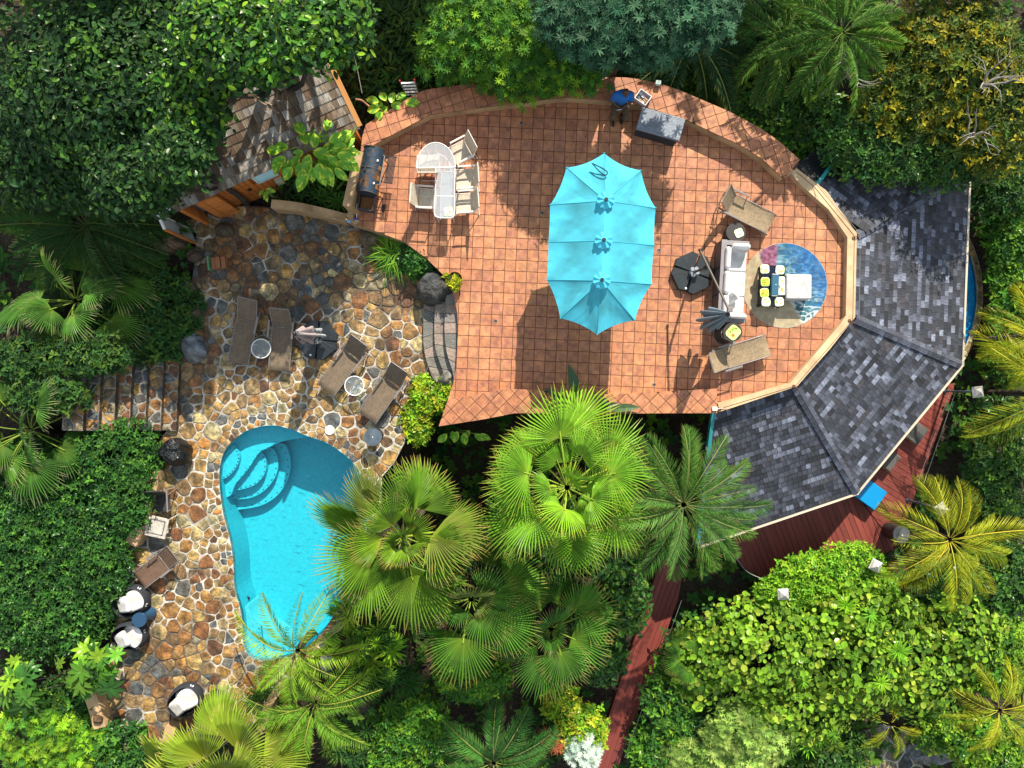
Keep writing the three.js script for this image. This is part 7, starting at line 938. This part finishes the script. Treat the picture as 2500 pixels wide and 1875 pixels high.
tree('dark_understorey', 'dark ferny shrubs behind the ladder and pipe', 'shrub', 940, [[940, 100, 130, 110, -0.1], [1030, 180, 90, 60, -0.4], [920, 210, 60, 50, -0.4], [1040, 50, 80, 80, 0.1]], 3400, G.narrow, 0.3, PAL.fern, { trunk: 0.04, mat: LM.soft, opt: { clump: 0.35, perClump: 9, fill: 0.6 } });
tree('dark_understorey', 'dark shrubs on the bank beyond the person and spotlight', 'shrub', 941, [[1700, 130, 130, 70, -0.4], [1850, 210, 110, 70, -0.3], [1960, 270, 90, 60, -0.2], [1850, 100, 130, 90, 0.3]], 3800, G.sprig, 0.18, PAL.fern.concat(PAL.mid), { trunk: 0.04, opt: { clump: 0.3, perClump: 9, fill: 0.5 } });
tree('leafy_shrub', 'dark green shrubs below the outer edge of the red deck', 'shrub', 942, [[2440, 1080, 62, 120, -2.0], [2440, 1240, 70, 90, -2.2], [2450, 1420, 90, 90, -2.1], [2330, 1440, 100, 60, -2.2]], 5600, G.sprig, 0.16, PAL.mid.concat(PAL.fern), { trunk: 0.05, opt: { clump: 0.28, perClump: 9, fill: 0.4 } });
tree('leafy_shrub', 'green thicket beyond the short golden palm', 'shrub', 943, [[2430, 1600, 90, 110, -1.8], [2420, 1830, 100, 60, -2.0], [2320, 1790, 70, 50, -2.4]], 3200, G.sprig, 0.16, PAL.fresh.concat(PAL.grape), { trunk: 0.05, opt: { clump: 0.25, perClump: 9 } });
tree('leafy_shrub', 'dark shrubs between the sage bush and the lower path', 'shrub', 944, [[1960, 1850, 90, 60, -2.6], [2060, 1840, 60, 60, -2.8], [1730, 1770, 60, 60, -2.6]], 2200, G.sprig, 0.16, PAL.fern.concat(PAL.mid), { trunk: 0.04 });
tree('leafy_shrub', 'shaded low plants in the bed between shed and cream wall', 'shrub', 945, [[770, 470, 70, 35, -0.35], [720, 440, 50, 30, -0.4], [800, 420, 50, 45, -0.2]], 900, G.narrow, 0.22, PAL.fern, { trunk: 0.03, mat: LM.soft });
// strappy clumps beside the pool wall
const strap = (label, seed, px, py, r, y, n, pal, size) => tree('strap_plant', label, 'plant', seed, [[px, py, r, r, y]], n, G.rosette, size, pal, { trunk: 0.04, mat: LM.soft, opt: { clump: 0.2, perClump: 1, fill: 0.3, upness: 0.85 }, group: undefined });
strap('bright strap leaved plants beside the pool coping under the big fan palm', 951, 870, 1480, 60, -0.6, 26, PAL.grape, 0.36); strap('strap leaved plants between the pool coping and the round bushes', 952, 900, 1590, 80, -0.8, 40, PAL.mid.concat(PAL.lime), 0.38); strap('strap leaved plants below the arching palm', 953, 940, 1690, 60, -1.2, 26, PAL.mid, 0.38); strap('spiky dark plant beside the cream wall end by the pool foot', 954, 652, 1712, 28, -0.3, 7, PAL.mid, 0.3); strap('spiky strap plant in the shaded bed by the tall cream wall', 955, 805, 478, 14, -0.3, 3, PAL.mid, 0.5);
strap('spiky rosettes standing in the sea grape thicket', 956, 2110, 1590, 150, -0.9, 26, PAL.lime, 0.32); strap('spiky rosettes along the lower edge of the sea grape', 957, 1970, 1740, 120, -1.2, 16, PAL.lime, 0.3); strap('dark strap plants filling the bed below the strap leaved plants', 958, 850, 1800, 60, -1.6, 18, PAL.fern, 0.34); strap('red tipped bromeliads beside the dark feather palm', 959, 1335, 1825, 22, -2.2, 4, [[0.4, 0.06, 0.03], [0.45, 0.12, 0.05]], 0.3);
// fine grass tuft at the terrace edge
{ R = rngOf(961); const c = floorAt(960, 618, -0.2, PATIO), o = thing('grass_tuft', 'arching fine leaved grass tuft at the terrace edge beside the glossy shrub', 'grass', c); const gs = []; for (let k = 0; k < 340; k++) { const a = rr(0, 2 * PI), l = rr(0.35, 0.75), e = rr(0.3, 1.3), g = leafGeo(0.03, 0.3, 0.9, 5).scale(l, l, l).rotateZ(e).rotateY(a).translate(rr(-0.22, 0.2), 0.15, rr(-0.18, 0.18)), t = pick(PAL.lime.concat(PAL.fresh)); gs.push(tinted(g, lin(...t))); } part('blades', gs, LM.palm, o).userData.kind = 'stuff'; }
// variegated climbers with very large leaves
function bigLeaves(label, seed, spots, y, size, base, flat = 0.35) {
  R = rngOf(seed); const c = W(spots[0][0], spots[0][1], y), o = thing('variegated_climber', label, 'plant', [c.x, base, c.z], 0, 'variegated climbers');
  const vMap = tex(128, (u, v) => { const z = Math.abs((v < 0.5 ? v : v - 1)), n = fbm(u * 6 - z * 9, v * 6, 64, 33, 3), yel = clamp((n - 0.46) * 5, 0, 1); return [lerp(0.38, 0.82, yel), lerp(0.66, 0.86, yel), lerp(0.08, 0.2, yel)]; }), mat = phy(0xffffff, { map: vMap, roughness: 0.9, transmission: 0.3, thickness: 0, clearcoat: 0.5, clearcoatRoughness: 0.3 }), geos = [leafGeo(0.62, 0.35, 0.25, 6), leafGeo(0.55, 0.25, 0.4, 6), leafGeo(0.66, 0.4, 0.15, 6)];
  spots.forEach(([px, py, dx, dz]) => { const p = W(px, py, y + rr(-0.25, 0.15)), m = part('leaf', pick(geos), mat, o); m.position.set(p.x - c.x, p.y - base, p.z - c.z); m.rotation.order = 'YZX'; m.rotation.set(rr(-0.3, 0.3), -Math.atan2(dz, dx) + rr(-0.3, 0.3), rr(-0.5, 0.1) * flat); m.scale.setScalar(size * rr(0.8, 1.15)); part('stalk', bar([p.x - c.x, p.y - base, p.z - c.z], [rr(-0.1, 0.1) + (p.x - c.x) * 0.4, (p.y - base) * 0.35, (p.z - c.z) * 0.4], 0.012, 5), std(lin(0.16, 0.26, 0.05)), o); });
  return o;
}
{ R = rngOf(970); const sp = []; for (let k = 0; k < 46; k++) { const a = k * 2.4, r = Math.sqrt(k / 46); sp.push([765 + Math.cos(a) * r * 88, 372 + Math.sin(a) * r * 58, Math.cos(a) + rr(-0.4, 0.4), Math.sin(a) + 0.35]); } for (let k = 0; k < 7; k++) sp.push([845 + rr(-12, 22), 345 + rr(-16, 22), rr(-1, 1), rr(-1, 1)]); bigLeaves('large variegated climber leaves between the cedar roof and the grill wall', 971, sp, 1.55, 0.46, -0.95);
  const s2 = []; for (let k = 0; k < 15; k++) { const a = k * 2.4, r = Math.sqrt(k / 15); s2.push([955 + Math.cos(a) * r * 40, 258 + Math.sin(a) * r * 20, Math.cos(a), Math.sin(a)]); } bigLeaves('variegated climber leaves spilling over the outer edge of the curved ledge', 972, s2, 0.45, 0.36, -0.95);
  const s3 = []; for (let k = 0; k < 7; k++) s3.push([1090 + k * 14, 1052 + rr(-6, 8), rr(-1, 1), 1]); bigLeaves('variegated climber leaves under the pointed end of the tiled ledge', 973, s3, -0.4, 0.34, -2.0);
  const s4 = [[650, 462, 1, 0.4], [655, 468, -0.6, 1], [643, 466, -1, 0.3], [648, 470, 0.2, 1]]; bigLeaves('few bright leaves hanging in front of the orange shed boards', 974, s4, 0.35, 0.26, -0.9); }
// bird of paradise paddles beside the ledge
{ R = rngOf(981); const c = W(1410, 1020, 0.6), o = thing('paddle_leaf_plant', 'dark paddle leaved plant between the tiled ledge and the lime fan palm', 'plant', [c.x, -2.5, c.z]); const mat = phy(lin(0.022, 0.075, 0.016), { roughness: 0.8, transmission: 0.2, thickness: 0, clearcoat: 0.6, clearcoatRoughness: 0.3 }), pad = leafGeo(0.3, 0.4, 0.25, 8);
  [[1402, 985, 1398, 890, 0.9], [1380, 985, 1335, 945, 0.7], [1440, 985, 1465, 965, 0.7], [1490, 1000, 1560, 990, 0.6], [1450, 1000, 1510, 985, 0.5], [1410, 970, 1400, 905, 0.8], [1385, 975, 1350, 968, 0.5]].forEach(([x0, y0, x1, y1, yy]) => { const a = W(x0, y0, yy - 0.1), b = W(x1, y1, yy), d = b.clone().sub(a), m = part('leaf', pad, mat, o); m.position.set(a.x - c.x, a.y + 2.5, a.z - c.z); m.rotation.order = 'YZX'; m.rotation.set(rr(-0.5, 0.5), -Math.atan2(d.z, d.x), 0.25); m.scale.setScalar(d.length()); part('stalk', bar([a.x - c.x, a.y + 2.5, a.z - c.z], [0, 0.1, 0.2], 0.02, 6), LM.bark, o); }); }
// potted plant
{ R = rngOf(991); const o = thing('potted_plant', 'terracotta pot of yellow green foliage on the terrace edge by the boulder', 'plant', floorAt(1110, 683, 0.25, 0)); const pot = part('pot', lathe([[0, 0], [0.15, 0], [0.22, 0.24], [0.245, 0.25], [0.245, 0.3], [0.21, 0.3], [0.2, 0.25], [0, 0.24]], 32), std(lin(0.45, 0.17, 0.06), { map: rep(mottle, 1), roughness: 0.85 }), o); part('soil', cyl(0.2, 0.2, 0.01, 0, 0.245, 0, 24), M.soil, pot); foliage('foliage', o, [[-0.05, 0.28, 0.05, 0.2, 0.12, 0.22], [-0.18, 0.3, -0.1, 0.1, 0.08, 0.08], [0.02, 0.26, 0.2, 0.1, 0.06, 0.1]], 170, G.sprig, 0.075, PAL.yellow, LM.soft, { clump: 0.05, perClump: 6 }); }
// bare pale twigs in the olive tree, dry frond branches, fallen leaf litter
{ R = rngOf(995); const twig = (label, px, py, y, n, spread, mat) => { const c = W(px, py, y), g0 = groundY(c.x, c.z), o = thing('bare_branch', label, 'branch', [c.x, g0, c.z], 0, 'bare pale branches'), h = y - g0; part('stem', limb([0, 0, 0], [0, h - 0.4, 0], 0.06, 0.035, 0.04), mat, o); for (let k = 0; k < n; k++) { const e = [rr(-1, 1) * spread, h + rr(-0.2, 0.3), rr(-1, 1) * spread], m = [e[0] * 0.5 + rr(-0.1, 0.1), h - 0.1, e[2] * 0.5 + rr(-0.1, 0.1)]; const b = part('twig', limb([0, h - 0.45, 0], m, 0.03, 0.014, 0.2), mat, o); part('twiglet', [limb(m, e, 0.013, 0.005, 0.25), limb(m, [e[0] + rr(-0.3, 0.3), e[1], e[2] + rr(-0.3, 0.3)], 0.012, 0.004, 0.25)], mat, b); } };
  const white = std(lin(0.25, 0.23, 0.21), { roughness: 0.9 });
  twig('bare white branches rising from the olive tree', 2430, 190, 2.1, 9, 0.8, white); twig('bare white branches at the lower side of the olive tree', 2400, 320, 1.6, 8, 0.6, white); twig('dry pale drooping stalks below the broad leaved palm', 2090, 165, 2.0, 10, 0.6, white); twig('bare grey branch over the cedar roof', 648, 245, 2.5, 5, 0.4, std(lin(0.3, 0.22, 0.15))); twig('pale dead twigs beside the big glossy tree crown', 85, 90, 3.5, 6, 0.5, std(lin(0.26, 0.22, 0.18))); }
{ R = rngOf(997); const n = 5200, geo = G.small, mesh = new THREE.InstancedMesh(geo, LM.soft, n), m = new THREE.Matrix4(), q = new THREE.Quaternion(), c = new THREE.Color(); for (let k = 0; k < n; k++) { const x = rr(-17, 17), z = rr(-13, 13), y = groundY(x, z) + 0.04 - (inside(x, z, pool) ? 2.2 : 0); q.setFromEuler(new THREE.Euler(rr(-0.5, 0.5), rr(0, 6.28), rr(-0.4, 0.4))); const s = rr(0.08, 0.2); m.compose(new V3(x, y, z), q, new V3(s, s, s)); mesh.setMatrixAt(k, m); const t = pick([[0.12, 0.07, 0.03], [0.2, 0.12, 0.05], [0.06, 0.04, 0.02], [0.05, 0.09, 0.02]]); mesh.setColorAt(k, c.setRGB(...t)); } mesh.name = 'leaf_litter'; mesh.userData = { kind: 'stuff', label: 'brown fallen leaf litter over the garden soil', category: 'leaf litter' }; scene.add(mesh); }
// low ground cover that fills the beds
{ R = rngOf(998); const n = 5200, mesh = new THREE.InstancedMesh(G.sprigBig, LM.soft, n), m = new THREE.Matrix4(), q = new THREE.Quaternion(), c = new THREE.Color(); let k = 0; const deckZone = poly([[1780, 1180], [2090, 1180], [2280, 900], [2330, 940], [2190, 1340], [1860, 1425], [1790, 1370]], DECK), walk = poly([[1600, 1360], [1680, 1380], [1665, 1470], [1500, 1900], [1400, 1900], [1450, 1826]], DECK), lap = poly([[2200, 560], [2420, 560], [2420, 880], [2200, 880]], DECK); for (let t = 0; t < 40000 && k < n; t++) { const x = rr(-18, 18), z = rr(-13.5, 13.5), g = groundY(x, z); if (inside(x, z, terrace) || inside(x, z, patio) || inside(x, z, pool) || inside(x, z, deckZone) || inside(x, z, walk) || inside(x, z, lap) || (x < -9.5 && z > -0.9 && z < 1.5) || (x < -3.5 && x > -12 && z < -4 && z > -11 && !(x > -5 && z > -6))) continue; q.setFromEuler(new THREE.Euler(rr(-0.4, 0.4), rr(0, 6.28), rr(-0.4, 0.4))); const s = rr(0.14, 0.34); m.compose(new V3(x, g + rr(0.05, 0.45), z), q, new V3(s, s, s)); mesh.setMatrixAt(k, m); const u = pick(PAL.fern.concat(PAL.mid)), l = rr(0.7, 1.3); mesh.setColorAt(k, c.setRGB(u[0] * l, u[1] * l, u[2] * l)); k++; } mesh.count = k; mesh.name = 'ground_cover'; mesh.userData = { kind: 'stuff', label: 'low dark green ground cover filling the garden beds', category: 'ground cover' }; scene.add(mesh); }

scene.traverse((o) => { if (o.isMesh) { o.castShadow = true; o.receiveShadow = true; } });
renderer.render(scene, camera);
